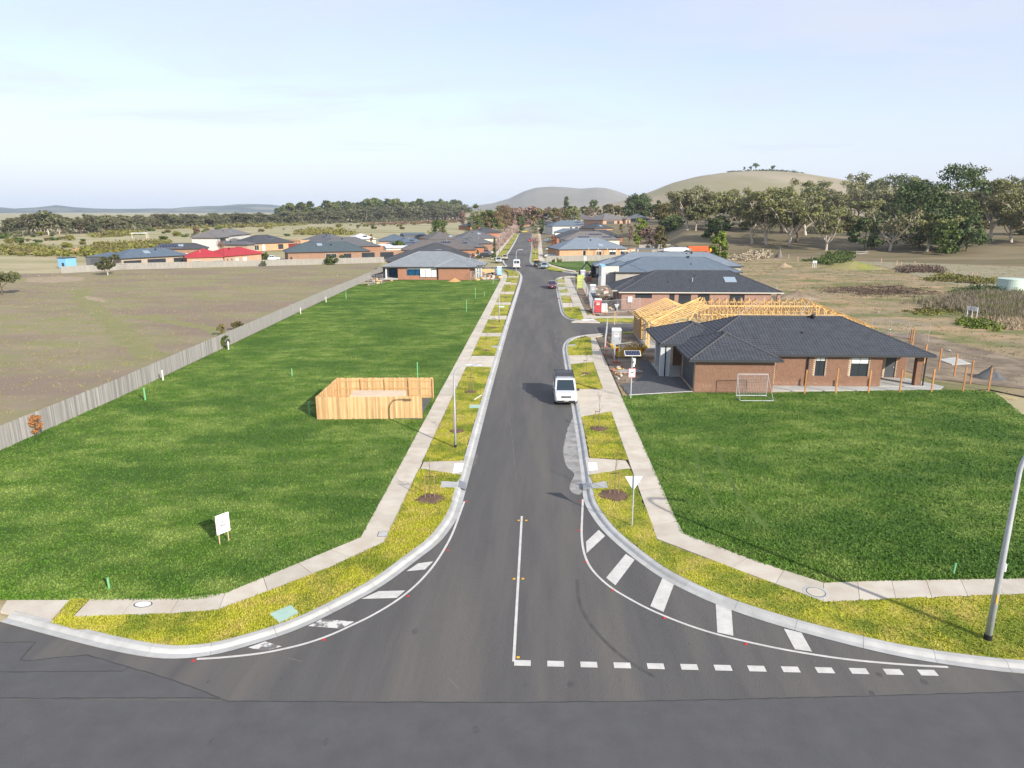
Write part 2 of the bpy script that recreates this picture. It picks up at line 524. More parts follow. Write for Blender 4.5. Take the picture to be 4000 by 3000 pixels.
OLD = [(-18.86, 20.49), (-14.43, 20.70), (-14.45, 20.91), (-12.52, 20.30), (-10.50, 19.46), (-14.14, 19.33), (-17.82, 19.16)]
sheet('asphalt_patch', [(-26.98, 20.18)] + OLD[:-1] + [(-17.82, 19.16), (-25.46, 18.83)], 0.004, m_asph2, road)
OLD2 = [(-10.43, 19.32), (-5.83, 19.45), (-0.74, 19.61), (4.36, 19.88), (10.39, 20.31), (16.56, 20.79)]
sheet('asphalt_patch', [(-70, 20.2), (-17.78, 19.11)] + OLD2 + [(30, 18.6), (70, 17.6), (70, 4.2), (-70, 4.2)], 0.004, m_asph2, road)
sheet('asphalt_patch', [(-20.13, 22.12), (-18.82, 22.25), (-18.65, 21.08), (-16.44, 21.54), (-16.12, 21.44), (-14.50, 20.92), (-14.46, 20.71), (-18.87, 20.50)], 0.004, m_asph2, road)
for pl in ([(-20.14, 22.14), (-18.83, 22.27), (-18.64, 21.07), (-16.45, 21.55), (-16.13, 21.46), (-14.54, 20.95), (-12.52, 20.30), (-10.50, 19.47)],
           [(-24.26, 20.27), (-18.86, 20.49), (-16.42, 20.59), (-14.43, 20.70), (-14.46, 20.92)],
           [(-22.92, 18.94), (-17.82, 19.16), (-14.14, 19.33), (-10.42, 19.46), (-10.41, 19.32), (-5.83, 19.45), (-0.74, 19.61), (4.36, 19.88), (10.39, 20.31), (16.56, 20.79), (21.89, 21.15)]):
    q = resample(pl, 0.35)
    r = random.Random(len(q))
    q = [(x + r.uniform(-.02, .02), y + r.uniform(-.02, .02)) for x, y in q]
    sheet('crack_seal', strip(q, 0.042), 0.008, m_tar, road)
SKID = smooth_line([(1.84, 27.57), (1.80, 26.21), (1.89, 25.25), (2.18, 24.13), (2.71, 22.94), (3.36, 21.93), (4.22, 21.07)], 2)
sheet('tyre_mark', strip(SKID, 0.13), 0.006, m_skid, road)
WASH = [(3.06, 53.59), (2.29, 49.32), (1.86, 45.64), (1.76, 43.77), (1.89, 41.39), (2.26, 40.61), (2.37, 40.01), (1.96, 38.52), (1.95, 37.47), (2.32, 36.93), (2.67, 37.16), (2.74, 39.85), (2.85, 44.01), (3.04, 49.10)]
sheet('cement_stain', ragged(smooth_line(WASH + WASH[:1], 2)[:-1], 0.3, 0.06, 3), 0.004, m_wash, road)

# scuffs, drips and a worn diagonal track across the left paddock
m_scuff = mat('dusty_scuff', (0.165, 0.152, 0.136), 0.95, (0.115, 0.11, 0.104), 1.2, lo=.4, hi=.6)
m_drip = mat('oil_drip', (0.070, 0.068, 0.066), 0.6, (0.10, 0.096, 0.093), 4.0)
for q, wd in (([(-2.26, 85.62), (-0.00, 81.46), (1.44, 76.21), (2.77, 69.13)], .10), ([(-0.78, 82.25), (1.20, 79.61), (2.67, 74.17), (2.84, 70.33)], .09), ([(-2.64, 63.46), (-0.91, 61.38), (1.43, 61.18)], .16), ([(-4.33, 127.36), (-1.08, 133.50), (2.86, 133.65)], .35), ([(-4.08, 120.13), (-0.08, 122.02), (2.79, 118.70)], .30),
              ([(-2.86, 60.55), (-1.79, 47.35), (-1.13, 37.84)], .05), ([(-3.01, 20.75), (-2.49, 20.10)], .05), ([(-9.02, 21.66), (-8.39, 21.46)], .06)):
    sheet('scuff_mark', strip(smooth_line(resample(q, 2.0), 2), wd), 0.005, m_scuff, road)
rd_ = random.Random(41)
for k in range(42):
    x, y = rd_.uniform(-3.4, 2.2), rd_.choice((rd_.uniform(24, 60), rd_.uniform(60, 140), rd_.uniform(17.5, 24))); r_ = rd_.uniform(.03, .14)
    if y < 26: x = rd_.uniform(-12, 14)
    sheet('oil_drip', [(x + r_ * rd_.uniform(.6, 1.2) * math.cos(a), y + r_ * 1.6 * rd_.uniform(.6, 1.2) * math.sin(a)) for a in [i * .7 for i in range(9)]], 0.0055, m_drip, road)
for k in range(26):
    x, y = (rd_.uniform(-4.05, -3.6) if k % 2 else rd_.uniform(2.2, 2.8)), rd_.uniform(36, 150); L_ = rd_.uniform(.6, 3.0)
    sheet('gutter_grit', ragged([(x - .12, y), (x + .12, y + .2), (x + .1, y + L_), (x - .08, y + L_)], .3, .06, k), 0.005, m_scuff, road)
m_trk = mat('greener_track', (0.20, 0.205, 0.075), .95, (0.25, 0.225, 0.11), .5)
sheet('paddock_track', ragged(strip(smooth_line([(-94.12, 138.92), (-77.21, 115.68), (-61.71, 96.68), (-50.32, 82.93), (-42.34, 73.16)], 2), 3.2), .8, .5, 4), .056, m_trk)
sheet('paddock_track', ragged(strip(smooth_line([(-59.64, 101.69), (-51.74, 97.06), (-40.63, 88.86), (-34.74, 74.14)], 2), 2.2), .8, .4, 5), .056, m_trk)
sheet('bare_patch', ragged([(-86.07, 128.23), (-82.41, 126.36), (-77.73, 121.97), (-76.89, 119.12), (-81.66, 122.56)], .5, .3, 6), .057, mat('pale_bare_earth', (.38, .29, .21), .95, (.30, .24, .16), .6))
sheet('bare_patch', ragged([(-122.55, 162.90), (-117.70, 167.77), (-110.28, 165.34), (-105.02, 157.28), (-108.74, 151.30), (-116.52, 153.87)], .8, .6, 7), .057, MATS['pale_bare_earth'])

# ---- painted lines
Z1 = 0.006
sheet('centre_line', strip([(-0.76, 21.75), (-0.76, 34.0)], 0.11), Z1, m_paint, road)
for k in range(13):
    x = -0.74 + 1.19 * k
    sheet('give_way_dash', [(x, 21.52), (x + 0.6, 21.52), (x + 0.6, 21.84), (x, 21.84)], Z1 + 0.001, m_paint, road)
E_L = [(-4.02, 35.79), (-4.11, 33.69), (-4.21, 31.55), (-4.47, 29.60), (-4.75, 28.20), (-5.19, 26.77), (-5.80, 25.51), (-6.56, 24.43), (-7.11, 23.84), (-7.85, 23.06), (-8.61, 22.51), (-9.47, 22.09), (-10.22, 21.82), (-11.45, 21.56), (-12.26, 21.46)]
E_R = [(2.63, 36.36), (2.45, 34.07), (2.28, 31.91), (2.27, 30.21), (2.42, 28.89), (2.77, 27.85), (3.28, 26.90), (3.88, 26.15), (4.70, 25.26), (5.91, 24.30), (7.10, 23.62), (8.70, 22.99), (9.86, 22.65), (11.38, 22.30), (13.32, 22.09), (14.73, 22.02)]
for pl in (E_L, E_R):
    sheet('edge_line', strip(smooth_line(pl, 2), 0.11), Z1 + 0.002, m_paint, road)
for k, q in enumerate(([(-5.82, 28.00), (-5.01, 28.19), (-4.75, 28.95), (-5.42, 28.73)], [(-7.29, 25.65), (-5.83, 25.78), (-5.57, 26.38), (-6.70, 26.28)],
          [(-8.89, 23.64), (-7.55, 23.52), (-7.15, 24.00), (-8.49, 24.14)], [(-10.67, 22.20), (-10.04, 22.01), (-9.45, 22.31), (-10.19, 22.59)],
          [(2.46, 31.17), (2.42, 30.01), (3.46, 31.84), (3.20, 32.51)], [(3.13, 27.77), (3.47, 27.14), (4.61, 29.45), (4.27, 30.01)],
          [(4.73, 25.56), (5.20, 25.15), (6.02, 27.30), (5.61, 27.82)], [(7.03, 23.82), (7.59, 23.62), (8.00, 25.44), (7.46, 25.82)],
          [(9.64, 22.86), (10.22, 22.74), (10.27, 23.92), (9.68, 24.17)])):
    sheet('hatch_bar', q, Z1 + 0.003, m_paintw if k in (2, 3) else m_paint, road)
for m, pts, nm in ((m_red, [(-3.90, 35.80), (-4.22, 30.10), (-5.37, 25.96), (-8.00, 22.79), (-12.34, 21.36), (2.49, 36.11), (2.17, 32.42), (2.31, 29.15), (3.31, 26.74), (5.17, 24.73), (7.92, 23.13)], 'red_reflector'),
                   (m_yel, [(-0.91, 33.47), (-0.52, 33.48), (-0.95, 27.53), (-0.56, 27.55), (-0.61, 22.00)], 'yellow_reflector')):
    me = MB().prism([(-.06, -.05), (.06, -.05), (.06, .05), (-.06, .05)], 0, 0.01).prism([(-.045, -.035), (.045, -.035), (.045, .035), (-.045, .035)], 0.01, 0.02).mesh(nm, m)
    for p in pts:
        obj(nm, me, None, road, (p[0], p[1], 0.003))
# faint tyre wear curves through the turn
m_wear = mat('polished_asphalt', (0.112, 0.108, 0.104), 0.9, (0.095, 0.092, 0.089), 1.5, spec=0.3)

# ---- kerb and gutter, poured in lengths with joints between them
kerb = struct('kerb', MB().box((0, 60, -0.3), (0.2, 0.2, 0.1)), m_kerb)
PROF = [(0, 0.013), (0.27, 0.010), (0.36, 0.095), (0.42, 0.125), (0.63, 0.135), (0.63, -0.05)]

def kerb_run(pl, side, far=100.0):
    q = resample(pl, 0.4)
    i = 0
    while i < len(q) - 1:
        L = 6 if q[i][1] < far else 30
        seg = q[i:i + L + 1]
        if len(seg) < 2: break
        a, b = seg[0], seg[1]
        seg = list(seg)
        seg[0] = (lerp(a[0], b[0], 0.03), lerp(a[1], b[1], 0.03))
        mb = MB()
        rows = []
        full = q[max(0, i - 1):i + L + 2]
        lo = i - max(0, i - 1)
        for d, z in PROF:
            off = offset(full, side * d)[lo:lo + len(seg)]
            if len(off) > 1:
                off[0] = (lerp(off[0][0], off[1][0], 0.03), lerp(off[0][1], off[1][1], 0.03))
            rows.append([(x, y, z) for x, y in off])
        n = len(seg)
        vs = [p for r in rows for p in r]
        fs = []
        for r in range(len(PROF) - 1):
            for k in range(n - 1):
                f = (r * n + k, r * n + k + 1, (r + 1) * n + k + 1, (r + 1) * n + k)
                fs.append(f if side < 0 else tuple(reversed(f)))
        for k in (0, n - 1):
            fs.append(tuple(r * n + k for r in range(len(PROF))))
        mb.add(vs, fs)
        obj('kerb_length', mb, m_kerb, kerb)
        i += L

for pl, sd in ((kl, 1), (kls, 1), (kln, 1), (kr, -1), (kr2, -1), (kr3, -1)):
    kerb_run(pl, sd)

# ---- footpaths in slabs
footpath = struct('footpath', MB().box((0, 62, -0.3), (0.2, 0.2, 0.1)), m_conc)

def slab(q, name='slab', z=0.13, gap=0.012):
    c = (sum(p[0] for p in q) / len(q), sum(p[1] for p in q) / len(q))
    r = []
    for p in q:
        L = math.hypot(p[0] - c[0], p[1] - c[1]) or 1
        r.append((p[0] + (c[0] - p[0]) / L * gap, p[1] + (c[1] - p[1]) / L * gap))
    return obj(name, MB().prism(r, z - 0.12, z + rnd.uniform(-.003, .003)), m_conc, footpath)

def path_run(a, b, step=1.5):
    L = sum(math.hypot(q[0] - p[0], q[1] - p[1]) for p, q in zip(a, a[1:]))
    n = max(1, int(L / step))
    A, B = resample(a, n=n), resample(b, n=n)
    for i in range(n):
        slab([A[i], A[i + 1], B[i + 1], B[i]])

path_run([(-8.66, 31.0), (-8.66, 112)], [(-7.35, 30.6), (-7.35, 112)])
path_run([(-8.66, 112), (-8.8, 160)], [(-7.35, 112), (-7.4, 160)], 4)
path_run([(-8.66, 31.0), (-12.2, 26.75), (-13.1, 25.7)], [(-7.35, 30.6), (-9.3, 28.0), (-11.7, 25.55), (-12.8, 24.45)])
path_run([(-13.1, 25.7), (-13.98, 25.25), (-18.51, 25.04)], [(-12.8, 24.45), (-14.46, 24.05), (-18.37, 23.65)])
slab([(-21.91, 24.82), (-19.30, 24.92), (-19.11, 23.43), (-21.58, 24.02)])
path_run([(-8.8, 160), (-9.2, 172), (-11, 184), (-20, 191)], [(-7.4, 160), (-7.5, 172), (-9.2, 182), (-19, 189)], 4)
path_run([(7.32, 86.5), (7.32, 33), (7.4, 32.0)], [(5.95, 87.5), (5.95, 33), (5.95, 31.4)])
path_run([(7.4, 32.0), (10.3, 29.2), (12.5, 27.5)], [(5.95, 31.4), (9.5, 28.1), (11.9, 26.0)])
path_run([(12.5, 27.5), (15.4, 27.8), (21.5, 28.2), (40, 29.5)], [(11.9, 26.0), (15.5, 26.4), (20.6, 26.9), (40, 28.2)])
path_run([(7.6, 170), (7.6, 106)], [(6.05, 170), (6.05, 104.5)], 3)
slab([(7.6, 106), (6.05, 104.5), (7.06, 102.18), (8.33, 103.48), (9.56, 103.53), (8.12, 107.43)])
path_run([(8.18, 105.55), (15.35, 105.82)], [(8.10, 103.47), (15.06, 103.74)], 3)
slab([(4.86, 99.67), (7.26, 103.44), (8.31, 103.23), (9.01, 99.35)])
path_run([(1.43, 233.45), (3.58, 208.90), (7.71, 193.27), (10.09, 187.52)], [(0.06, 233.40), (2.64, 206.88), (7.02, 189.86), (9.58, 184.31)], 5)
path_run([(1.7, 223), (1.2, 500)], [(0.0, 223), (-0.6, 500)], 9)
path_run([(-14.5, 232), (-17, 500)], [(-16, 232), (-18.5, 500)], 9)
# crossovers between the turf strips: left side, then right side
XL = (-7.34, -4.74)
for y0, y1 in ((69.6, 75.0), (87.3, 89.9), (101.6, 105.3), (118.0, 121.2), (133.6, 137.6), (151.4, 154.6), (167.8, 171.4)):
    slab([(XL[0], y0 - .1), (XL[1], y0 - .1), (XL[1], y1 + .1), (XL[0], y1 + .1)])
slab([(-7.26, 40.39), (-4.58, 39.41), (-4.57, 41.99), (-7.26, 41.66)])
slab([(3.16, 42.86), (5.77, 42.38), (5.89, 41.01), (3.15, 39.70)])
slab([(3.49, 60.79), (6.00, 60.98), (6.05, 53.44), (3.28, 51.85)])
slab([(3.46, 75.72), (6.19, 76.10), (6.26, 72.34), (3.50, 70.85)])
slab([(4.84, 86.43), (6.00, 88.50), (6.74, 86.86), (8.57, 88.41), (8.07, 90.31)])
for y0, y1 in ((108.0, 109.0), (112.7, 121.0), (131.6, 136.6), (142.5, 147.2), (152.3, 156.0)):
    slab([(4.24, y0), (6.04, y0), (6.04, y1), (4.24, y1)])
# white tactile pads at the kerb ramps
pad_m = mat('tactile_white', (0.78, 0.78, 0.76), 0.8)
for q in ([(-5.17, 39.60), (-4.60, 39.96), (-4.64, 41.48), (-5.23, 41.41)], [(3.24, 40.39), (3.83, 40.58), (3.84, 41.93), (3.27, 41.91)], [(6.51, 100.69), (8.42, 101.24), (8.24, 102.22), (6.59, 101.91)]):
    sheet('tactile_pad', q, 0.142, pad_m, footpath)

# ---- turf strips between path and kerb
VERGES = []
def verge(pts, z=0.115, seed=1, amp=0.07):
    q = ragged(pts, 0.3, amp, seed)
    VERGES.append(pts)
    return sheet('nature_strip', q, 0.147, m_verge)

P1L = [(-7.33, (-7.26, 40.39)[1]), (-4.58, 39.41)] + list(reversed([p for p in offset(kl, 0.62) if (-4.58, 39.41)[1] > p[1] and p[0] > (-17.27, 22.77)[0]])) + \
      [(-17.45, 22.83), (-18.90, 23.21), (-19.02, 23.47), (-18.46, 25.01), (-18.36, 23.69), (-18.5, 23.85), (-14.47, 24.07), (-12.8, 24.5), (-11.7, 25.6), (-9.3, 28.05), (-7.4, 30.5)]
P1L = [(-7.33, (-7.26, 40.39)[1]), (-4.58, 39.41)] + list(reversed([p for p in offset(kl, 0.62) if p[1] < (-4.58, 39.41)[1] and p[0] > (-17.27, 22.77)[0]])) + \
      [(-17.65, 22.89), (-18.94, 23.28), (-19.28, 24.92), (-18.53, 25.02), (-18.38, 23.69), (-17.16, 23.82), (-14.47, 24.07), (-12.8, 24.4), (-11.7, 25.5), (-9.3, 27.95), (-7.36, 30.5)]
verge(P1L, seed=2)
verge([(-7.33, (-7.25, 41.61)[1]), (-4.76, (-4.59, 41.94)[1]), (-4.76, 69.4), (-7.33, 69.6)], seed=3)
for k, (y0, y1) in enumerate(((75.2, 87.2), (90.0, 101.5), (105.4, 117.9), (121.3, 133.5), (137.7, 151.3), (154.7, 167.7))):
    verge([(XL[0], y0), (XL[1] - .02, y0), (XL[1] - .02, y1), (XL[0], y1)], seed=4 + k)
verge([(-7.4, 171.6), (-4.55, 171.6), (-4.76, 178.45), (-5.97, 185.30), (-7.84, 189.30), (-9.44, 190.92), (-7.87, 182.10)], seed=12)
krof = offset(kr, -0.62)
P1R = [(5.85, 40.92), (5.93, 34), (5.93, 31.3), (6.2, 31.0), (9.5, 28.05), (11.9, 25.95), (15.5, 26.35), (20.6, 26.85), (45, 28.3), (45, 20.9)] + \
      [p for p in krof if 2 < p[0] < 44 and p[1] < (3.16, 39.70)[1]] + [(3.16, 39.70)]
verge(P1R, seed=13)
verge([(3.5, (3.16, 42.76)[1]), (5.92, (5.78, 42.43)[1]), (5.92, (6.03, 53.58)[1]), (3.5, (3.29, 51.99)[1])], seed=14)
verge([(3.5, (3.48, 60.70)[1]), (5.92, (5.99, 60.89)[1]), (5.92, (6.23, 72.34)[1]), (3.5, (3.51, 71.10)[1])], seed=15)
verge([(3.49, 75.72), (6.15, 75.96), (6.70, 86.68), (6.21, 87.57), (5.23, 86.44), (4.17, 84.46), (3.61, 82.25), (3.47, 79.70)], seed=16)
verge([(4.10, 114.57), (6.90, 116.25), (6.86, 103.17), (6.31, 101.65), (5.01, 102.85), (4.28, 105.94)], seed=17)
for k, (y0, y1) in enumerate(((121.2, 131.4), (136.8, 142.3), (147.4, 152.1), (156.2, 163.5))):
    verge([(4.25, y0), (6.03, y0), (6.03, y1), (4.25, y1)], seed=18 + k)
verge([(8.26, 102.47), (9.03, 99.59), (14.52, 99.32), (15.10, 103.48), (8.77, 103.25)], seed=23)
verge([(11.11, 91.41), (13.43, 91.50), (13.24, 90.11), (10.95, 90.03)], seed=24)
verge([(2.88, 202.08), (4.19, 201.19), (7.48, 187.42), (6.24, 184.97), (3.12, 188.89), (0.51, 198.29)], seed=25)
for k, (y0, y1) in enumerate(((224, 233), (235, 262), (265, 300), (304, 345), (350, 400), (405, 490))):
    t = (y0 - 220) / 280
    verge([(-2.3 - 1.4 * t, y0), (-0.05 - .6 * t, y0), (-0.05 - .6 * t, y1), (-2.3 - 1.4 * t, y1)], seed=26 + k)
for k, (y0, y1) in enumerate(((228, 247), (250, 285), (291, 330), (334, 380), (385, 430), (435, 490))):
    t = (y0 - 220) / 280
    verge([(-14.4 - 2.2 * t, y0), (-11.9 - 2 * t, y0), (-11.9 - 2 * t, y1), (-14.4 - 2.2 * t, y1)], seed=36 + k)

# ---- real grass on the near turf: short blades, far too many to count
def blades(name, poly, n, h, wd, m, seed, ymax=120, label=None):
    r = np.random.RandomState(seed)
    P = np.array(poly)
    lo, hi = P.min(0), P.max(0)
    hi[1] = min(hi[1], ymax)
    # more blades where the camera is near
    Q = np.column_stack([r.uniform(lo[0], hi[0], n * 3), lo[1] + (hi[1] - lo[1]) * r.uniform(0, 1, n * 3) ** 1.6])
    Q = Q[inside(Q, poly)][:n]
    for q in LIDS: Q = Q[~inside(Q, q)]
    k = len(Q)
    a = r.uniform(0, 2 * PI, k); lean = r.uniform(0.2, 1.0, k)
    hh = h * r.uniform(0.5, 1.3, k)
    d = np.column_stack([np.cos(a), np.sin(a)])
    s = np.column_stack([-d[:, 1], d[:, 0]]) * wd * r.uniform(.6, 1.4, (k, 1))
    z0 = np.full(k, 0.118)
    if 'verge' in name: z0[:] = 0.145
    V = np.zeros((k, 3, 3))
    V[:, 0, :2] = Q - s; V[:, 1, :2] = Q + s
    V[:, 0, 2] = V[:, 1, 2] = z0
    V[:, 2, :2] = Q + d * (hh * lean)[:, None]; V[:, 2, 2] = z0 + hh
    F = np.arange(k * 3).reshape(k, 3)
    o = obj(name, np_mesh(name, V.reshape(-1, 3), F, m))
    o['kind'] = 'stuff'
    return o

LIDS = []
# wheel tracks pressed into the right lawn
m_track = mat('pressed_grass', (0.055, 0.105, 0.012), 0.95, (0.10, 0.15, 0.03), 0.9)
for q in ([(12.40, 45.65), (11.96, 43.09), (11.64, 40.36), (11.46, 37.19), (11.55, 34.77), (11.79, 32.35)], [(10.96, 45.33), (10.46, 43.04), (10.06, 40.30), (9.78, 37.12), (9.77, 35.03)]):
    st_ = strip(smooth_line(q, 2), .26); LIDS.append(st_)
    sheet('wheel_track', ragged(st_, .3, .05, 9), 0.124, m_track)

# ================================================================== HOUSE BUILDER
m_tiledark = mat('charcoal_roof_tile', (0.066, 0.073, 0.086), 0.72, (0.048, 0.053, 0.064), 1.5, spec=0.4, objvar=0.10)
m_tilebed = mat('roof_sarking', (0.03, 0.032, 0.036), 0.9)
m_ridge = mat('ridge_mortar_cap', (0.085, 0.085, 0.09), 0.8, (0.065, 0.065, 0.07), 3.0)
m_brickA = mat('brown_brick', (0.275, 0.142, 0.092), 0.9, (0.20, 0.10, 0.068), 6.0, spec=0.2, bump=0.3, bscale=60, objvar=0.12)
m_mortarA = mat('cream_mortar', (0.58, 0.47, 0.34), 0.95, (0.43, 0.35, 0.25), 2.0)
m_render = mat('grey_render', (0.50, 0.52, 0.53), 0.85, (0.46, 0.48, 0.49), 2.0)
m_winframe = mat('dark_window_frame', (0.03, 0.032, 0.036), 0.5)
m_winwhite = mat('white_window_frame', (0.72, 0.72, 0.70), 0.6)
m_glass = glass_mat('window_glass', (0.035, 0.042, 0.05))
m_glassblue = mat('blue_film_glass', (0.008, 0.05, 0.11), .2, (0.03, 0.17, 0.33), 2.5, lo=.55, hi=.7)
m_sky = mat('skylight_glass', (0.26, 0.33, 0.40), .15, spec=.6)
m_blind = mat('white_blind', (0.70, 0.70, 0.68), 0.8)
m_garage = mat('dark_garage_door', (0.07, 0.075, 0.082), 0.5)
m_fascia = mat('dark_fascia', (0.045, 0.048, 0.052), 0.6)
m_fascial = mat('cream_fascia', (0.55, 0.52, 0.44), 0.7)
m_soffit = mat('soffit', (0.62, 0.60, 0.56), 0.85)
m_pine = mat('pine_timber', (0.72, 0.50, 0.22), 0.8, (0.60, 0.38, 0.15), 1.2, spec=0.2, objvar=0.1)
m_post = mat('treated_post', (0.46, 0.24, 0.10), 0.85, (0.36, 0.17, 0.07), 2.0, objvar=0.15)
m_solar = mat('solar_cells', (0.012, 0.018, 0.05), 0.15, spec=0.6)
m_solarfr = mat('solar_frame', (0.45, 0.47, 0.5), 0.4, metal=0.5)
m_slabc = mat('slab_concrete', (0.47, 0.47, 0.44), 0.9, (0.40, 0.40, 0.37), 1.0, bump=0.2, bscale=60)

R_ = lambda n, c, c2=None, sp=0.4: mat('roof_' + n, c, 0.62, c2 or tuple(x * 0.85 for x in c), 0.8, spec=sp)
ROOFS = {
    'slate': R_('slate', (0.125, 0.16, 0.20)), 'slatelight': R_('slatelight', (0.19, 0.225, 0.265)), 'pale': R_('pale', (0.25, 0.27, 0.29)),
    'blue': R_('blue', (0.10, 0.135, 0.175)), 'charcoal': R_('charcoal', (0.065, 0.067, 0.073)), 'brown': R_('brown', (0.135, 0.12, 0.112)),
    'greybrown': R_('greybrown', (0.17, 0.155, 0.145)), 'red': R_('red', (0.40, 0.035, 0.045)), 'green': R_('green', (0.075, 0.10, 0.11)),
    'white': R_('white', (0.66, 0.67, 0.68)), 'tan': R_('tan', (0.30, 0.235, 0.17)), 'grey': R_('grey', (0.12, 0.122, 0.128)),
}
WALLS = {
    'brown': brick_mat('far_brown_brick', (0.27, 0.145, 0.095), (0.22, 0.12, 0.08), (0.40, 0.32, 0.24)),
    'redbrown': brick_mat('far_redbrown_brick', (0.34, 0.165, 0.10), (0.28, 0.135, 0.085), (0.34, 0.22, 0.15)),
    'pinkbrown': brick_mat('far_pinkbrown_brick', (0.33, 0.185, 0.14), (0.25, 0.135, 0.105), (0.46, 0.35, 0.28)),
    'orange': brick_mat('far_orange_brick', (0.50, 0.29, 0.165), (0.44, 0.25, 0.145), (0.54, 0.39, 0.27)),
    'redorange': brick_mat('far_redorange_brick', (0.38, 0.155, 0.085), (0.32, 0.125, 0.07), (0.40, 0.24, 0.16)),
    'greybrick': brick_mat('far_grey_brick', (0.36, 0.34, 0.30), (0.28, 0.265, 0.235), (0.50, 0.48, 0.43)),
    'salmon': brick_mat('far_salmon_brick', (0.46, 0.28, 0.19), (0.40, 0.245, 0.165), (0.50, 0.37, 0.27)),
    'cream': mat('wall_cream', (0.66, 0.62, 0.50), 0.85, (0.60, 0.56, 0.45), 1.0), 'white': mat('wall_white', (0.72, 0.73, 0.74), 0.8),
    'lightgrey': mat('wall_lightgrey', (0.55, 0.54, 0.51), 0.85, (0.50, 0.49, 0.46), 1.0), 'darkgrey': mat('wall_darkgrey', (0.10, 0.105, 0.115), 0.8),
    'tan': mat('wall_tan', (0.40, 0.33, 0.25), 0.85, (0.35, 0.29, 0.22), 1.0), 'blue': mat('wall_blue', (0.20, 0.44, 0.66), 0.7),
    'render': m_render,
}

def wall_boxes(mb, p, q, z0, z1, th, ops):
    """one straight wall from p to q (outside on the right of p->q), with openings (a, b, za, zb) along it"""
    p, q = Vector((p[0], p[1], 0)), Vector((q[0], q[1], 0))
    L = (q - p).length; d = (q - p) / L; n = Vector((d.y, -d.x, 0))
    rz = math.atan2(d.y, d.x)

    def bx(a, b, za, zb):
        if b - a < 1e-3 or zb - za < 1e-3: return
        c = p + d * ((a + b) / 2) - n * (th / 2)
        mb.box((c.x, c.y, (za + zb) / 2), (b - a, th, zb - za), rz)
    cur = 0.0
    for a, b, za, zb in sorted(o[:4] for o in ops):
        bx(cur, a, z0, z1); bx(a, b, z0, za); bx(a, b, zb, z1); cur = b
    bx(cur, L, z0, z1)

def place_opening(root, p, q, op, th, frame_m, glass_m):
    """fills one opening with a window, a door or a garage door"""
    p, q = Vector((p[0], p[1], 0)), Vector((q[0], q[1], 0))
    d = (q - p).normalized(); n = Vector((d.y, -d.x, 0)); rz = math.atan2(d.y, d.x)
    a, b, za, zb, kind = op[:5]
    o = p + d * a - n * 0.07
    W, H = b - a, zb - za
    loc = (o.x, o.y, za)
    if kind in ('win', 'win2', 'winw', 'win2w', 'blue', 'blind'):
        f = MB(); t = 0.06
        f.b2((0, -.03, 0), (W, .05, t)); f.b2((0, -.03, H - t), (W, .05, H)); f.b2((0, -.03, t), (t, .05, H - t)); f.b2((W - t, -.03, t), (W, .05, H - t))
        if '2' in kind or W > 1.3: f.b2((W / 2 - .025, -.02, t), (W / 2 + .025, .04, H - t))
        if '3' in kind: f.b2((t, -.02, .5), (W - t, .04, .55))
        fm = m_winwhite if kind.endswith('w') else frame_m
        wn = obj('window', f, fm, root, loc, rz)
        g = MB().b2((t, .005, t), (W - t, .015, H - t))
        gm = {'blue': m_glassblue, 'blind': m_blind}.get(kind, glass_m)
        obj('pane', g, gm, wn)
        if len(op) > 5:            # a blind or shutter drawn part of the way down
            obj('blind', MB().b2((t, -.02 if op[5] < 0 else .02, H - abs(op[5]) * H), (W - t, -.01 if op[5] < 0 else .03, H - t)), m_blind, wn)
    elif kind in ('garage', 'garagew', 'garagered'):
        f = MB()
        k = 5
        for i in range(k):
            f.b2((0, 0, H * i / k + .008), (W, .04, H * (i + 1) / k - .008))
        f.b2((0, .02, 0), (W, .06, H))
        gm = {'garage': m_garage, 'garagew': m_blind, 'garagered': mat('maroon_garage_door', (0.16, 0.03, 0.03), 0.5)}[kind]
        obj('garage_door', f, gm, root, loc, rz)
    elif kind in ('door', 'doorw'):
        f = MB().b2((.05, 0, 0), (W - .05, .05, H - .05)).b2((0, -.03, 0), (.05, .08, H)).b2((W - .05, -.03, 0), (W, .08, H)).b2((.05, -.03, H - .05), (W - .05, .08, H))
        dr = obj('door', f, m_winwhite if kind == 'doorw' else m_garage, root, loc, rz)
        obj('handle', MB().b2((W - .2, -.06, H * .45), (W - .12, 0, H * .5)), m_steel, dr)

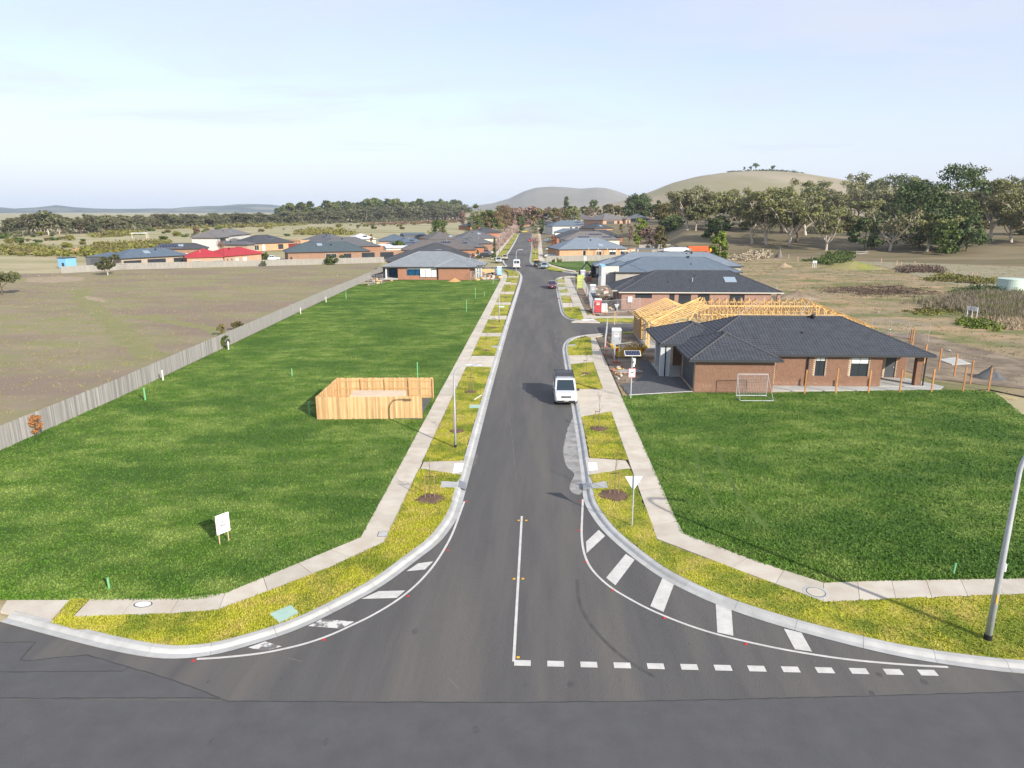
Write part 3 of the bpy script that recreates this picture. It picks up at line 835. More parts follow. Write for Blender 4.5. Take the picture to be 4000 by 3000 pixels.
def hip_faces(x0, y0, x1, y1, ze, pitch, kind='hip'):
    """slopes of a roof over a rectangle: list of (eaveA, eaveB, topB, topA); also ridge and hip lines"""
    w_, d_ = x1 - x0, y1 - y0
    tp = math.tan(math.radians(pitch))
    A, B, Cc, D = Vector((x0, y0, ze)), Vector((x1, y0, ze)), Vector((x1, y1, ze)), Vector((x0, y1, ze))
    if kind == 'hip':
        if w_ >= d_:
            h = d_ / 2; z = ze + h * tp
            P, Q = Vector((x0 + h, (y0 + y1) / 2, z)), Vector((x1 - h, (y0 + y1) / 2, z))
            sl = {'S': (A, B, Q, P), 'N': (Cc, D, P, Q), 'W': (D, A, P, P), 'E': (B, Cc, Q, Q)}
        else:
            h = w_ / 2; z = ze + h * tp
            P, Q = Vector(((x0 + x1) / 2, y0 + h, z)), Vector(((x0 + x1) / 2, y1 - h, z))
            sl = {'S': (A, B, P, P), 'N': (Cc, D, Q, Q), 'W': (D, A, P, Q), 'E': (B, Cc, Q, P)}
        lines = [(A, P), (P, Q)] + ([(B, Q), (Cc, Q), (D, P)] if w_ >= d_ else [(B, P), (Cc, Q), (D, Q)])
    elif kind == 'gablex':      # ridge along x
        z = ze + d_ / 2 * tp
        P, Q = Vector((x0, (y0 + y1) / 2, z)), Vector((x1, (y0 + y1) / 2, z))
        sl = {'S': (A, B, Q, P), 'N': (Cc, D, P, Q)}; lines = [(P, Q)]
    elif kind == 'gabley':
        z = ze + w_ / 2 * tp
        P, Q = Vector(((x0 + x1) / 2, y0, z)), Vector(((x0 + x1) / 2, y1, z))
        sl = {'W': (D, A, P, Q), 'E': (B, Cc, Q, P)}; lines = [(P, Q)]
    else:                       # one slope, rising to the north
        z = ze + d_ * tp
        sl = {'S': (A, B, Cc + Vector((0, 0, z - ze)), D + Vector((0, 0, z - ze)))}; lines = []
    return sl, lines

def slope_frame(s):
    A, B, T, U = s
    u = (B - A).normalized()
    n = u.cross(((T + U) / 2 - (A + B) / 2)).normalized()
    v = n.cross(u).normalized()
    return u, v, n

def roof_solid(mb, x0, y0, x1, y1, ze, pitch, kind='hip', course=0.0, lap=0.03):
    sl, lines = hip_faces(x0, y0, x1, y1, ze, pitch, kind)
    for k, s in sl.items():
        A, B, T, U = s
        if course:
            u, v, n = slope_frame(s)
            H = (T - A).dot(v); nrow = max(1, int(round(H / course)))
            for i in range(nrow):
                t0, t1 = i / nrow, (i + 1) / nrow
                a0, b0 = A.lerp(U, t0) + n * lap, B.lerp(T, t0) + n * lap
                a1, b1 = A.lerp(U, t1), B.lerp(T, t1)
                mb.add([a0, b0, b1, a1], [(0, 1, 2, 3)])
                mb.add([a0, b0, b0 - n * lap, a0 - n * lap], [(3, 2, 1, 0)])
        else:
            mb.add([A, B, T] if (T - U).length < 1e-4 else [A, B, T, U], [(0, 1, 2) if (T - U).length < 1e-4 else (0, 1, 2, 3)])
    mb.add([(x0, y0, ze - .02), (x1, y0, ze - .02), (x1, y1, ze - .02), (x0, y1, ze - .02)], [(3, 2, 1, 0)])
    if kind.startswith('gable'):
        for P, q in ((lines[0][0], 0), (lines[0][1], 1)):
            if kind == 'gabley':
                yy = y0 if q == 0 else y1
                mb.add([(x0, yy, ze), (x1, yy, ze), P], [(0, 1, 2)])
            else:
                xx = x0 if q == 0 else x1
                mb.add([(xx, y0, ze), (xx, y1, ze), P], [(0, 1, 2)])
    return sl, lines

def gutter(mb, x0, y0, x1, y1, ze, h=0.16, t=0.07):
    mb.b2((x0 - t, y0 - t, ze - h), (x1 + t, y0, ze + .02)); mb.b2((x0 - t, y1, ze - h), (x1 + t, y1 + t, ze + .02))
    mb.b2((x0 - t, y0, ze - h), (x0, y1, ze + .02)); mb.b2((x1, y0, ze - h), (x1 + t, y1, ze + .02))

def caps(mb, lines, r=0.10):
    for a, b in lines:
        if (a - b).length > 0.2:
            mb.tube([a + Vector((0, 0, .01)), b + Vector((0, 0, .01))], r, 6)

def on_slope(s, fu, fv):
    """a frame on a slope at fractions along the eave and up towards the top"""
    A, B, T, U = s
    u, v, n = slope_frame(s)
    p = A.lerp(B, fu).lerp(U.lerp(T, fu), fv)
    return p, u, v, n

def panel_on(root, name, s, fu, fv, wd, ht, m, m2=None, lift=0.06, sub='cells', grid=(1, 1)):
    p, u, v, n = on_slope(s, fu, fv)
    M4 = Matrix((u, v, n)).transposed().to_4x4()
    o = obj(name, MB().b2((-wd / 2, -ht / 2, 0), (wd / 2, ht / 2, lift)), m2 or m, root)
    o.matrix_local = Matrix.Translation(p) @ M4
    mb = MB(); gx, gy = grid
    for i in range(gx):
        for j in range(gy):
            mb.b2((-wd / 2 + wd * i / gx + .025, -ht / 2 + ht * j / gy + .025, lift), (-wd / 2 + wd * (i + 1) / gx - .025, -ht / 2 + ht * (j + 1) / gy - .025, lift + .008))
    obj(sub, mb, m, o)
    return o

def vent_on(root, s, fu, fv, kind='cap'):
    p, u, v, n = on_slope(s, fu, fv)
    if kind == 'whirly':
        mb = MB().lathe((0, 0, 0), [(.16, -.25), (.16, .12), (.12, .14)], 16).lathe((0, 0, 0), [(.14, .14), (.24, .22), (.26, .32), (.22, .42), (.08, .48)], 16)
        o = obj('whirly_vent', mb, m_black, root, p)
    elif kind == 'flue':
        mb = MB().tube([(0, 0, -.2), (0, 0, .55)], .06, 10).lathe((0, 0, 0), [(.10, .5), (.11, .58), (.02, .66)], 12)
        o = obj('flue_pipe', mb, m_steel, root, p)
    else:
        mb = MB().lathe((0, 0, 0), [(.22, -.12), (.2, .05), (.12, .14), (.03, .16)], 12)
        o = obj('roof_vent', mb, m_black, root, p)
    return o

HOUSE_SL = {}
def house(name, label, loc, rz, blocks, group=None, frame_m=None, gut=None, cat='house'):
    """blocks in local metres: dict(r=(x0,y0,x1,y1), z=eave height, wall=, roof=, pitch=, kind=, oh=overhang, course=, open={'S': [...], ...})"""
    root = thing(name, label, cat, loc, rz, group)
    frame_m = frame_m or m_winframe
    slopes = []
    for bk in blocks:
        x0, y0, x1, y1 = bk['r']; z0 = bk.get('z0', 0.0); z = bk['z']
        if bk.get('wall'):
            wm = WALLS[bk['wall']] if isinstance(bk['wall'], str) else bk['wall']
            mb = MB(); ops = bk.get('open', {})
            for side, p, q in (('S', (x0, y0), (x1, y0)), ('E', (x1, y0 + .22), (x1, y1 - .22)), ('N', (x1, y1), (x0, y1)), ('W', (x0, y1 - .22), (x0, y0 + .22))):
                ol = ops.get(side, [])
                wall_boxes(mb, p, q, z0, z, 0.22, ol)
                for op in ol:
                    place_opening(root, p, q, op, 0.22, frame_m, m_glass)
            obj('wall', mb, wm, root)
        if bk.get('roof'):
            oh = bk.get('oh', 0.45); rm = ROOFS[bk['roof']] if isinstance(bk['roof'], str) else bk['roof']
            rb = MB()
            k = bk.get('kind', 'hip')
            sl, lines = roof_solid(rb, x0 - oh, y0 - oh, x1 + oh, y1 + oh, z + .02, bk.get('pitch', 22), k, bk.get('course', 0))
            ro = obj('roof', rb, rm, root)
            if k == 'hip' and bk.get('caps', True):
                cb = MB(); caps(cb, lines, 0.09); obj('ridge_cap', cb, bk.get('capm') or rm, root)
            gb = MB(); gutter(gb, x0 - oh, y0 - oh, x1 + oh, y1 + oh, z + .02)
            obj('gutter', gb, gut or m_fascia, root)
            slopes.append(sl)
    HOUSE_SL[root.name] = slopes
    return root, slopes

# ------------------------------------------------------------------ pieces laid one by one
def brick_face(root, p, q, z0, z1, ops, m, budget, seed=1):
    """running-bond bricks standing proud of the mortar; the nearest become parts of their own, the rest one mesh"""
    p, q = Vector((p[0], p[1], 0)), Vector((q[0], q[1], 0))
    L = (q - p).length; d = (q - p) / L; n = Vector((d.y, -d.x, 0)); rz = math.atan2(d.y, d.x)
    bl, bh, gp = 0.224, 0.067, 0.019
    me = MB().b2((-bl / 2, -.012, -bh / 2), (bl / 2, .02, bh / 2)).mesh('brick', m)
    rest = MB(); r = random.Random(seed)
    row = 0; z = z0 + gp
    singles = []
    while z + bh <= z1 + 1e-3:
        off = -(bl + gp) / 2 if row % 2 else 0
        x = off
        while x < L:
            a, b = max(0.0, x), min(L, x + bl)
            x += bl + gp
            if b - a < 0.05: continue
            if any(a < o[1] and b > o[0] and z < o[3] and z + bh > o[2] for o in ops):
                continue
            c = p + d * ((a + b) / 2) + n * r.uniform(0, .003)
            if b - a > bl - .01 and len(singles) < budget and z > z0 + .1 and r.random() < .8:
                o = obj('brick', me, None, root, (c.x, c.y, z + bh / 2), rz); singles.append(o)
            else:
                rest.box((c.x, c.y, z + bh / 2), (b - a, .032, bh), rz)
        z += bh + gp; row += 1
    return rest

def tile_slope(s, rest, singles, root, budget, m, seed=1):
    A, B, T, U = s
    u, v, n = slope_frame(s)
    L = (B - A).length; H = (T - A).dot(v)
    uL, uR = (U - A).dot(u), (T - A).dot(u)
    tw, th = 0.30, 0.33
    prof = [(-.15, .012), (-.09, .034), (-.02, .034), (.04, .012), (.11, .010), (.15, .016)]
    vs, fs = [], []
    for (x, zz) in prof:
        vs += [(x, -.02, zz + .03), (x, th + .03, zz), (x, -.02, zz - .01)]
    for i in range(len(prof) - 1):
        a = i * 3; b = a + 3
        fs += [(a, b, b + 1, a + 1), (a + 2, b + 2, b, a)]
    me = bpy.data.meshes.get('roof_tile_shape')
    if me is None:
        me = MB().add(vs, fs).mesh('roof_tile_shape', m)
    M3 = Matrix((u, v, n)).transposed().to_4x4()
    nr = int(H / th)
    r = random.Random(seed)
    for j in range(nr):
        y = j * th; t = (y + th * .5) / H
        lo, hi = uL * t, L + (uR - L) * t
        k0 = math.ceil((lo - .0) / tw); k1 = math.floor(hi / tw)
        for k in range(k0, k1):
            p = A + u * ((k + .5) * tw) + v * y + n * .01
            if len(singles) < budget and r.random() < .85:
                o = obj('roof_tile', me, None, root); o.matrix_local = Matrix.Translation(p) @ M3
                singles.append(o)
            else:
                rest.add([p + u * a[0] + v * a[1] + n * a[2] for a in vs], fs)

# ================================================================== HOUSE A: the new brick house beside the right lawn (world metres)
ha = thing('brick_house', 'new brown brick house with dark tiled roof beside the right lawn', 'house', (0, 0, 0.1))
EV = 3.0
wl = MB()
A_S1 = ((13.95, 60.2), (20.85, 60.2)); A_S2 = ((20.85, 62.75), (31.4, 62.75))
opsS2 = [(0.15, 0.85, .25, 2.6), (4.55, 5.45, .95, 2.75), (7.75, 9.35, .95, 2.75)]
wall_boxes(wl, *A_S1, 0, EV, .22, [])
wall_boxes(wl, (20.85, 60.42), (20.85, 62.6), 0, EV, .22, [])
wall_boxes(wl, *A_S2, 0, EV, .22, opsS2)
wall_boxes(wl, (31.4, 62.97), (31.4, 66.0), 0, EV, .22, [])
wall_boxes(wl, (31.4, 66.0), (35.3, 66.0), 0, EV, .22, [(1.9, 2.9, 0.1, 2.2)])
wall_boxes(wl, (35.3, 66.2), (35.3, 74.3), 0, EV, .22, [])
wall_boxes(wl, (35.3, 74.3), (14.1, 74.3), 0, EV, .22, [])
wall_boxes(wl, (14.1, 74.1), (14.1, 71.0), 0, EV, .22, [])
wall_boxes(wl, (14.1, 71.0), (15.4, 71.0), 0, EV, .22, [])
wall_boxes(wl, (15.4, 70.8), (15.4, 66.4), 0, EV, .22, [(1.2, 2.4, .1, 2.4)])
wall_boxes(wl, (15.4, 66.2), (13.95, 66.2), 0, EV, .22, [])
wall_boxes(wl, (13.95, 66.2), (13.95, 60.42), 0, EV, .22, [(0.5, 5.5, 0.05, 2.55)])
wl.b2((34.75, 63.15), (35.2, 63.6)) if False else None
obj('wall', wl, m_mortarA, ha)
obj('brick_pier', MB().b2((34.7, 63.1, 0), (35.25, 63.6, EV)), m_mortarA, ha)
rest = brick_face(ha, *A_S1, 0, EV, [], m_brickA, 190, 1)
r2 = brick_face(ha, *A_S2, 0, EV, opsS2, m_brickA, 110, 2); rest.add(r2.v, r2.f)
for p, q, ops in (((31.4, 66.0), (35.3, 66.0), [(1.9, 2.9, .1, 2.2)]), ((31.4, 62.8), (31.4, 66.0), []), ((34.7, 63.1), (35.25, 63.1), []), ((34.7, 63.6), (34.7, 63.1), []), ((35.25, 63.1), (35.25, 63.6), []),
                  ((20.85, 60.3), (20.85, 62.7), []), ((15.4, 71.0), (15.4, 66.3), [(1.4, 2.6, .1, 2.4)]), ((14.1, 71.0), (15.4, 71.0), []), ((15.4, 66.2), (13.95, 66.2), []), ((13.95, 66.2), (13.95, 60.3), [(0.5, 5.6, 0.05, 2.55)])):
    r2 = brick_face(ha, p, q, 0, EV, ops, m_brickA, 0, 3); rest.add(r2.v, r2.f)
tag(obj('brickwork', rest, m_brickA, ha), kind='stuff')
for op in [(0.15, 0.85, .25, 2.6, 'win', -.5), (4.55, 5.45, .95, 2.75, 'win2', -.2), (7.75, 9.35, .95, 2.75, 'win2', -.33)]:
    place_opening(ha, *A_S2, op, .22, m_winframe, m_glass)
place_opening(ha, (15.4, 70.8), (15.4, 66.4), (1.2, 2.4, .1, 2.4, 'door'), .22, m_winframe, m_glass)
place_opening(ha, (13.95, 66.2), (13.95, 60.42), (0.5, 5.5, 0.05, 2.55, 'garage'), .22, m_winframe, m_glass)
place_opening(ha, (31.4, 66.0), (35.3, 66.0), (1.9, 2.9, .1, 2.2, 'door'), .22, m_winframe, m_glass)
for x, y, wd, dp in ((12.62, 66.25, .42, .42), (12.1, 66.25, .42, .42), (12.75, 71.7, .8, .5)):
    obj('porch_column', MB().b2((x - wd / 2, y - dp / 2, 0), (x + wd / 2, y + dp / 2, EV + .25)), m_render, ha)
obj('porch_slab', MB().b2((12.0, 66.0, -.05), (15.4, 71.9, .06)), m_slabc, ha)
obj('patio_slab', MB().b2((31.4, 62.75, -.05), (35.5, 66.0, .07)), m_slabc, ha)
obj('side_path', MB().prism([(20.9, 60.75), (36.2, 61.65), (37.3, 63.0), (35.5, 66.5), (35.5, 62.74), (20.9, 62.74)], -.08, .03), m_slabc, ha)
# roofs: main hip, garage wing, porch wing
beds = MB(); tl = MB(); singles = []; cp = MB(); gt = MB()
ROOF_A = [((13.65, 62.3, 35.8, 74.8), EV, 22.5), ((13.3, 59.65, 21.35, 68.5), EV, 22.5), ((11.75, 65.75, 19.5, 74.5), EV + .25, 20.5)]
slA = []
for k, (r_, z_, pt) in enumerate(ROOF_A):
    sl, ln = roof_solid(beds, *r_, z_, pt)
    slA.append(sl)
    caps(cp, ln, .11)
    gutter(gt, *r_, z_, .15)
    for side, s in sl.items():
        if side == 'N' and k == 1: continue
        bud = len(singles) + ({(1, 'S'): 120, (1, 'W'): 100, (2, 'W'): 80}.get((k, side), 0))
        tile_slope(s, tl, singles, ha, min(300, bud), m_tiledark, k + 1)
obj('roof', beds, m_tilebed, ha)
tag(obj('roof_tiling', tl, m_tiledark, ha), kind='stuff')
obj('ridge_cap', cp, m_ridge, ha)
obj('gutter', gt, m_fascia, ha)
obj('valley_flashing', MB().bar((15.25, 66.0, 3.62), (17.9, 68.9, 4.72), .22, .03), m_steel, ha)
vent_on(ha, slA[0]['S'], .70, .93, 'whirly')
vent_on(ha, slA[0]['S'], .52, .55)
for x, y in ((24.7, 62.68), (35.4, 63.05)):
    obj('downpipe', MB().b2((x - .05, y - .1, 0), (x + .05, y - .005, EV - .1)), m_black, ha)
obj('downpipe', MB().b2((12.32, 66.0, 0), (12.42, 66.1, EV + .1)), m_black, ha)
# gravel drive in front of it
sheet('gravel_drive', ragged([(7.7, 62.6), (8.0, 58.75), (13.8, 60.1), (13.8, 65.9), (12.0, 66.0), (11.9, 74.5), (12.6, 71.5), (10.6, 67.5), (12.4, 66.5), (9.6, 63.8)][:5] + [(12.0, 74.0), (10.9, 74.0), (10.4, 66.5), (9.0, 63.3)], .3, .08, 3), 0.135, m_gravel)
obj('form_board', MB().bar((8.0, 58.8, .14), (13.85, 60.25, .14), .1, .05), mat('grey_board', (0.5, 0.5, 0.48), .9), None)
tag(bpy.data.objects['form_board'], 'pale concrete edging strip between gravel drive and lawn', 'edging')
sheet('dirt_yard', ragged([(7.45, 85), (7.45, 63), (9.0, 63.4), (10.4, 66.5), (10.9, 74.0), (13, 74.4), (36, 74.4), (38, 66), (48, 60), (54, 66), (50, 92), (12, 91.9), (8.9, 91.2)], .5, .1, 4), 0.10, m_dirt)

# ------------------------------------------------------------------ HOUSE C: brick house with dark tiles beyond the timber frame
HC, slC = house('brick_house', 'pink brown brick house with dark tiles and rooftop solar heater behind the timber frame', (0, 0, 0.1), 0, [
    dict(r=(13.6, 113.3, 37.6, 126.5), z=2.85, wall='pinkbrown', oh=.45, roof=None,
         open={'S': [(2.2, 4.9, 1.85, 2.6, 'win'), (7.7, 8.55, .95, 2.55, 'win'), (9.2, 11.2, .2, 2.5, 'win2'), (12.3, 14.2, .95, 2.55, 'win2'), (17.4, 19.8, .3, 2.5, 'win2')],
               'W': [(1.0, 4.6, .05, 2.4, 'garage'), (7, 8, .1, 2.3, 'door')]}),
], gut=m_fascial)
beds = MB(); tl = MB(); singles = []; cp = MB(); gt = MB()
for k, (r_, z_) in enumerate((((13.15, 112.85, 39.4, 126.95), 2.87), ((12.3, 115.0, 20, 124.5), 2.9))):
    sl, ln = roof_solid(beds, *r_, z_, 22.5); caps(cp, ln, .11); gutter(gt, *r_, z_, .14)
    if k == 0: slC = sl
    for side in 'SW':
        tile_slope(sl[side], tl, singles, HC, 150 if side == 'S' and k == 0 else 0, m_tiledark, 7)
    beds2 = sl
obj('roof', beds, m_tilebed, HC); tag(obj('roof_tiling', tl, m_tiledark, HC), kind='stuff')
obj('ridge_cap', cp, m_ridge, HC); obj('gutter', gt, m_fascial, HC)
panel_on(HC, 'solar_water_heater', slC['S'], .80, .56, 1.9, 1.7, m_sky, m_steel, .12, 'collector')
vent_on(HC, slC['S'], .26, .45); vent_on(HC, slC['S'], .50, .74); vent_on(HC, slC['S'], .46, .47, 'flue')
obj('meter_box', MB().b2((14.6, 113.12, 1.2), (15.3, 113.3, 2.1)), m_white, HC)
obj('patio_pier', MB().b2((38.6, 113.2, 0), (39.1, 113.7, 2.8)), WALLS['pinkbrown'], HC)
sheet('dirt_yard', ragged([(7.7, 113.5), (7.7, 168), (16, 168), (45, 160), (45, 104.5), (16, 105.2), (9.5, 106.2)], .5, .1, 5), 0.10, m_dirt)

# ------------------------------------------------------------------ HOUSES D, E: grey metal roofs
HD, slD = house('grey_brick_house', 'unfinished grey brick house with dark blue grey metal roof and tall rendered porch', (0, 0, 0.1), 0, [
    dict(r=(17.1, 150.6, 43, 163.5), z=2.9, wall='greybrick', roof='slate', pitch=22, open={'S': []}),
    dict(r=(16.6, 150.2, 22.8, 158), z=2.9, wall='greybrick', roof='slate', pitch=22, open={'W': [(1, 6.4, .05, 2.5, 'garage')]}),
    dict(r=(14.9, 155.5, 22, 163.2), z=3.0, wall='greybrick', roof='slate', pitch=22, open={'W': [(2, 4, .1, 2.4, 'win2')]}),
])
obj('porch_wall', MB().b2((13.5, 150.0, 0), (14.45, 156.5, 4.1)), m_render, HD)
obj('porch_wall', MB().b2((14.45, 150.0, 2.9), (17.2, 150.4, 4.1)), mat('cream_render', (0.62, 0.58, 0.48), .85), HD)
obj('porch_wall', MB().b2((14.45, 153.0, 0), (17.2, 153.3, 2.9)), m_render, HD)
obj('parapet_flashing', MB().b2((13.45, 149.95, 4.1), (14.5, 156.55, 4.18)), mat('blue_flashing', (0.25, 0.55, 0.72), .5), HD)
vent_on(HD, slD[0]['S'], .72, .93, 'whirly'); vent_on(HD, slD[0]['S'], .66, .52)
obj('window_frame', MB().b2((16.3, 150.1, .1), (16.55, 150.25, 2.5)), m_winframe, HD)
HE, slE = house('grey_roofed_house', 'house with pale blue grey metal roof behind the dark blue grey roofed one', (0, 0, 0.1), 0, [
    dict(r=(16.5, 167.5, 48, 180.5), z=2.9, wall='greybrick', roof='slatelight', pitch=22),
    dict(r=(13.8, 167, 21, 175), z=2.9, wall='darkgrey', roof='slatelight', pitch=20, open={'S': [(.5, 5.5, .1, 2.3, 'win2')], 'W': [(1, 6, .05, 2.4, 'garage')]}),
])
vent_on(HE, slE[0]['S'], .70, .9); vent_on(HE, slE[0]['S'], .76, .9, 'whirly')

# ------------------------------------------------------------------ HOUSE L1: brick house at the end of the left lawn
H1, sl1 = house('brick_house', 'red brown brick house with pale grey roof and blue film window', (0, 0, 0.12), 0, [
    dict(r=(-32.8, 161.8, -23.2, 175.5), z=2.95, wall='redbrown', roof=None, open={'S': [(2.1, 6.3, .95, 2.75, 'blue', -.2), (-0 + 7.0 + .1, 9.5, .0, .01, 'none')][:1]}),
    dict(r=(-23.2, 161.3, -15.9, 175.5), z=2.95, wall='redbrown', roof=None, open={'E': []}),
    dict(r=(-36.0, 161.8, -15.0, 176.0), z=2.95, wall=None, roof='pale', pitch=22, course=.33, oh=.5),
    dict(r=(-23.6, 161.3, -15.9, 168), z=2.95, wall=None, roof='pale', pitch=22, course=.33, oh=.5, caps=True),
    dict(r=(-20, 166.5, -13.2, 173.5), z=2.97, wall=None, roof='pale', pitch=20, course=.33, oh=.5),
])
for x, y in ((-35.6, 162.1), (-14.9, 167.0), (-14.3, 167.0), (-13.7, 167.0)):
    obj('porch_column', MB().b2((x - .16, y - .16, 0), (x + .16, y + .16, 2.95)), mat('pale_blue_render', (0.52, 0.62, 0.66), .8), H1)
wn = obj('window', MB().b2((0, 0, 0), (4.0, .06, .06)).b2((0, 0, 2.3), (4, .06, 2.36)).b2((0, 0, 0), (.06, .06, 2.36)).b2((3.94, 0, 0), (4, .06, 2.36)), m_winframe, H1, (-27.6, 161.68, .55))
obj('shutter', MB().b2((.06, -.01, 1.75), (3.94, .05, 2.3)), m_blind, wn)
for k in range(3):
    obj('pane', MB().b2((.1 + 1.3 * k, .01, .06), (1.28 + 1.3 * k, .04, 1.72)), m_blind, wn)
obj('sliding_door', MB().b2((0, 0, 0), (3.2, .08, 2.4)), m_glassblue, H1, (-35.6, 165.0, .1))
obj('wall', MB().b2((-36, 165.1, 0), (-32.8, 165.3, 2.95)), WALLS['redbrown'], H1)
obj('porch_beam', MB().b2((-35.9, 161.7, 2.7), (-32.8, 161.9, 2.95)), m_pine, H1)
obj('porch_slab', MB().b2((-36.1, 161.6, 0), (-32.8, 165.1, .25)), m_slabc, H1)
vent_on(H1, sl1[2]['S'], .56, .92, 'flue'); vent_on(H1, sl1[2]['S'], .22, .75)
sheet('dirt_yard', ragged([(-40.0, 176), (-40.5, 158), (-36, 157.5), (-33, 161), (-15.5, 161.2), (-9.2, 160), (-9.4, 172), (-11.5, 183), (-20, 188), (-40, 188)], .6, .15, 6), 0.125, m_dirt)

# ================================================================== THE RISING LAND to the north east, and the far hills
def interp(tab, x):
    if x <= tab[0][0]: return tab[0][1]
    for (a, p), (b, q) in zip(tab, tab[1:]):
        if x <= b: return lerp(p, q, (x - a) / (b - a))
    return tab[-1][1]
def sstep(t):
    t = max(0.0, min(1.0, t)); return t * t * (3 - 2 * t)
# bearing from the drone's ground point (degrees right of the street axis) -> height of the ridge 1500 m out
def brg(px): return math.degrees(math.atan((px - 2000) / 2700.0)) - 2.161
RIDGE = [(brg(a), 15.8 + (822 - b) / 2700 * 1500) for a, b in ((1800, 826), (2100, 818), (2300, 812), (2380, 800), (2450, 777), (2520, 756), (2600, 727), (2700, 705), (2800, 694), (2900, 690), (3000, 692),
         (3100, 700), (3200, 715), (3300, 731), (3400, 742), (3540, 752), (3700, 765), (4000, 775), (4600, 790))]
# how the land rises with distance, by bearing
RISE = [(brg(a), t) for a, t in ((1850, [(620, 0), (2000, 0)]), (2060, [(580, 0), (800, 4), (1000, 9), (1500, 18)]), (2140, [(520, 0), (535, 2), (717, 5), (1000, 10), (1500, 20)]),
        (2240, [(480, 0), (525, 6.3), (600, 8), (750, 10), (1000, 14), (1500, 22)]), (2320, [(345, 0), (374, 3), (430, 6.9), (500, 8.5), (600, 10), (750, 13), (1000, 18), (1500, 24)]),
        (2560, [(345, 0), (374, 3), (430, 6.9), (500, 8.5), (600, 10), (750, 13), (1000, 18), (1500, 24)]), (2660, [(245, 0), (280, 1.0), (330, 5), (365, 7.8), (450, 10), (550, 12), (750, 15), (1000, 18), (1500, 24)]))]
def near_h(a, d):
    if a <= RISE[0][0]: return interp(RISE[0][1], d)
    for (p, t), (q, u) in zip(RISE, RISE[1:]):
        if a <= q: return lerp(interp(t, d), interp(u, d), (a - p) / (q - p))
    return interp(RISE[-1][1], d)
def hz(x, y):
    d = math.hypot(x, y); a = math.degrees(math.atan2(x, y))
    n = near_h(a, d)
    t = sstep((d - 620) / 900) ** 1.1
    r = interp(RIDGE, a)
    return n + (max(r, n) - n) * t
m_hill = mat('hill_grass', (0.36, 0.30, 0.205), 0.95, (0.29, 0.245, 0.16), 0.012, 0.5, 0, 1, var2=(0.27, 0.24, 0.13), scale2=0.006, stretch=(1, .5, 1))
DS = [245, 260, 280, 300, 320, 340, 352, 365, 382, 400, 430, 465, 500, 530, 560, 640, 720, 800, 880, 960, 1040, 1120, 1200, 1280, 1360, 1440, 1520, 1700, 2000]
AS = [-6 + .5 * i for i in range(104)]
def rise(name, ds, m):
    mb = MB(); nA = len(AS)
    for d in ds:
        for a in AS:
            x, y = d * math.sin(math.radians(a)), d * math.cos(math.radians(a))
            k = 1 if d <= 1520 else (0.75 if d < 1800 else 0.3)
            mb.v.append((x, y, hz(x, y) * k - .05 + (0 if d < 700 else math.sin(x * .013) * math.cos(y * .011) * 1.2)))
    for i in range(len(ds) - 1):
        for j in range(nA - 1):
            mb.f.append((i * nA + j, i * nA + j + 1, (i + 1) * nA + j + 1, (i + 1) * nA + j))
    o = struct(name, mb, m)
    o.data.polygons.foreach_set('use_smooth', [True] * len(o.data.polygons))
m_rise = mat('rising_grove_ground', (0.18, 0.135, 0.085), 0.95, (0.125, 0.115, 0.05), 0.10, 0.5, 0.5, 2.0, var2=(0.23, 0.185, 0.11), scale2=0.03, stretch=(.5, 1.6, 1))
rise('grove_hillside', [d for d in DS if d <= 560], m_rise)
rise('big_hill', [d for d in DS if d >= 560], m_hill)

def far_hill(name, dist, tab, base_px, m, depth=0.35):
    """a hill seen end on: ridge heights from bearings, sloping down to the plain in front and behind"""
    mb = MB(); n = 90
    a0, a1 = brg(tab[0][0]), brg(tab[-1][0])
    T = [(brg(a), 15.8 + (822 - b) / 2700 * dist) for a, b in tab]
    rows = [(1 - depth, 0), (1 - depth * .7, .30), (1 - depth * .4, .68), (1 - depth * .2, .9), (1, 1), (1 + depth * .3, .6), (1 + depth * .6, 0)]
    for f, k in rows:
        for i in range(n + 1):
            a = math.radians(lerp(a0, a1, i / n)); d = dist * f
            H = interp(T, math.degrees(a))
            mb.v.append((d * math.sin(a), d * math.cos(a), -2 + (H + 2) * k))
    for r in range(len(rows) - 1):
        for i in range(n):
            q = r * (n + 1) + i
            mb.f.append((q, q + 1, q + n + 2, q + n + 1))
    o = struct(name, mb, m)
    o.data.polygons.foreach_set('use_smooth', [True] * len(o.data.polygons))
    return T
far_hill('dome_hill', 4200, [(1750, 822), (1850, 806), (1930, 795), (1990, 778), (2045, 752), (2090, 739), (2149, 735), (2203, 738), (2258, 743), (2316, 739), (2352, 741), (2384, 749), (2416, 759), (2470, 780), (2560, 815), (2620, 822)], 800,
         mat('dome_hill_grass', (0.25, 0.225, 0.185), .95, (0.20, 0.18, 0.15), .004))
m_forest = mat('distant_forest', (0.035, 0.055, 0.055), .95, (0.18, 0.17, 0.12), .003, lo=.5, hi=.6)
far_hill('far_range', 7000, [(-1500, 815), (-700, 812), (0, 807), (60, 812), (130, 817), (170, 817), (230, 808), (280, 805), (330, 811), (400, 815), (470, 817), (560, 817), (620, 815), (700, 816), (800, 808), (900, 806),
         (960, 800), (1000, 799), (1100, 802), (1180, 812), (1300, 815), (1500, 812), (1800, 812), (2000, 806), (2200, 810), (2600, 815), (3400, 815), (5500, 812)], 830, m_forest, .2)

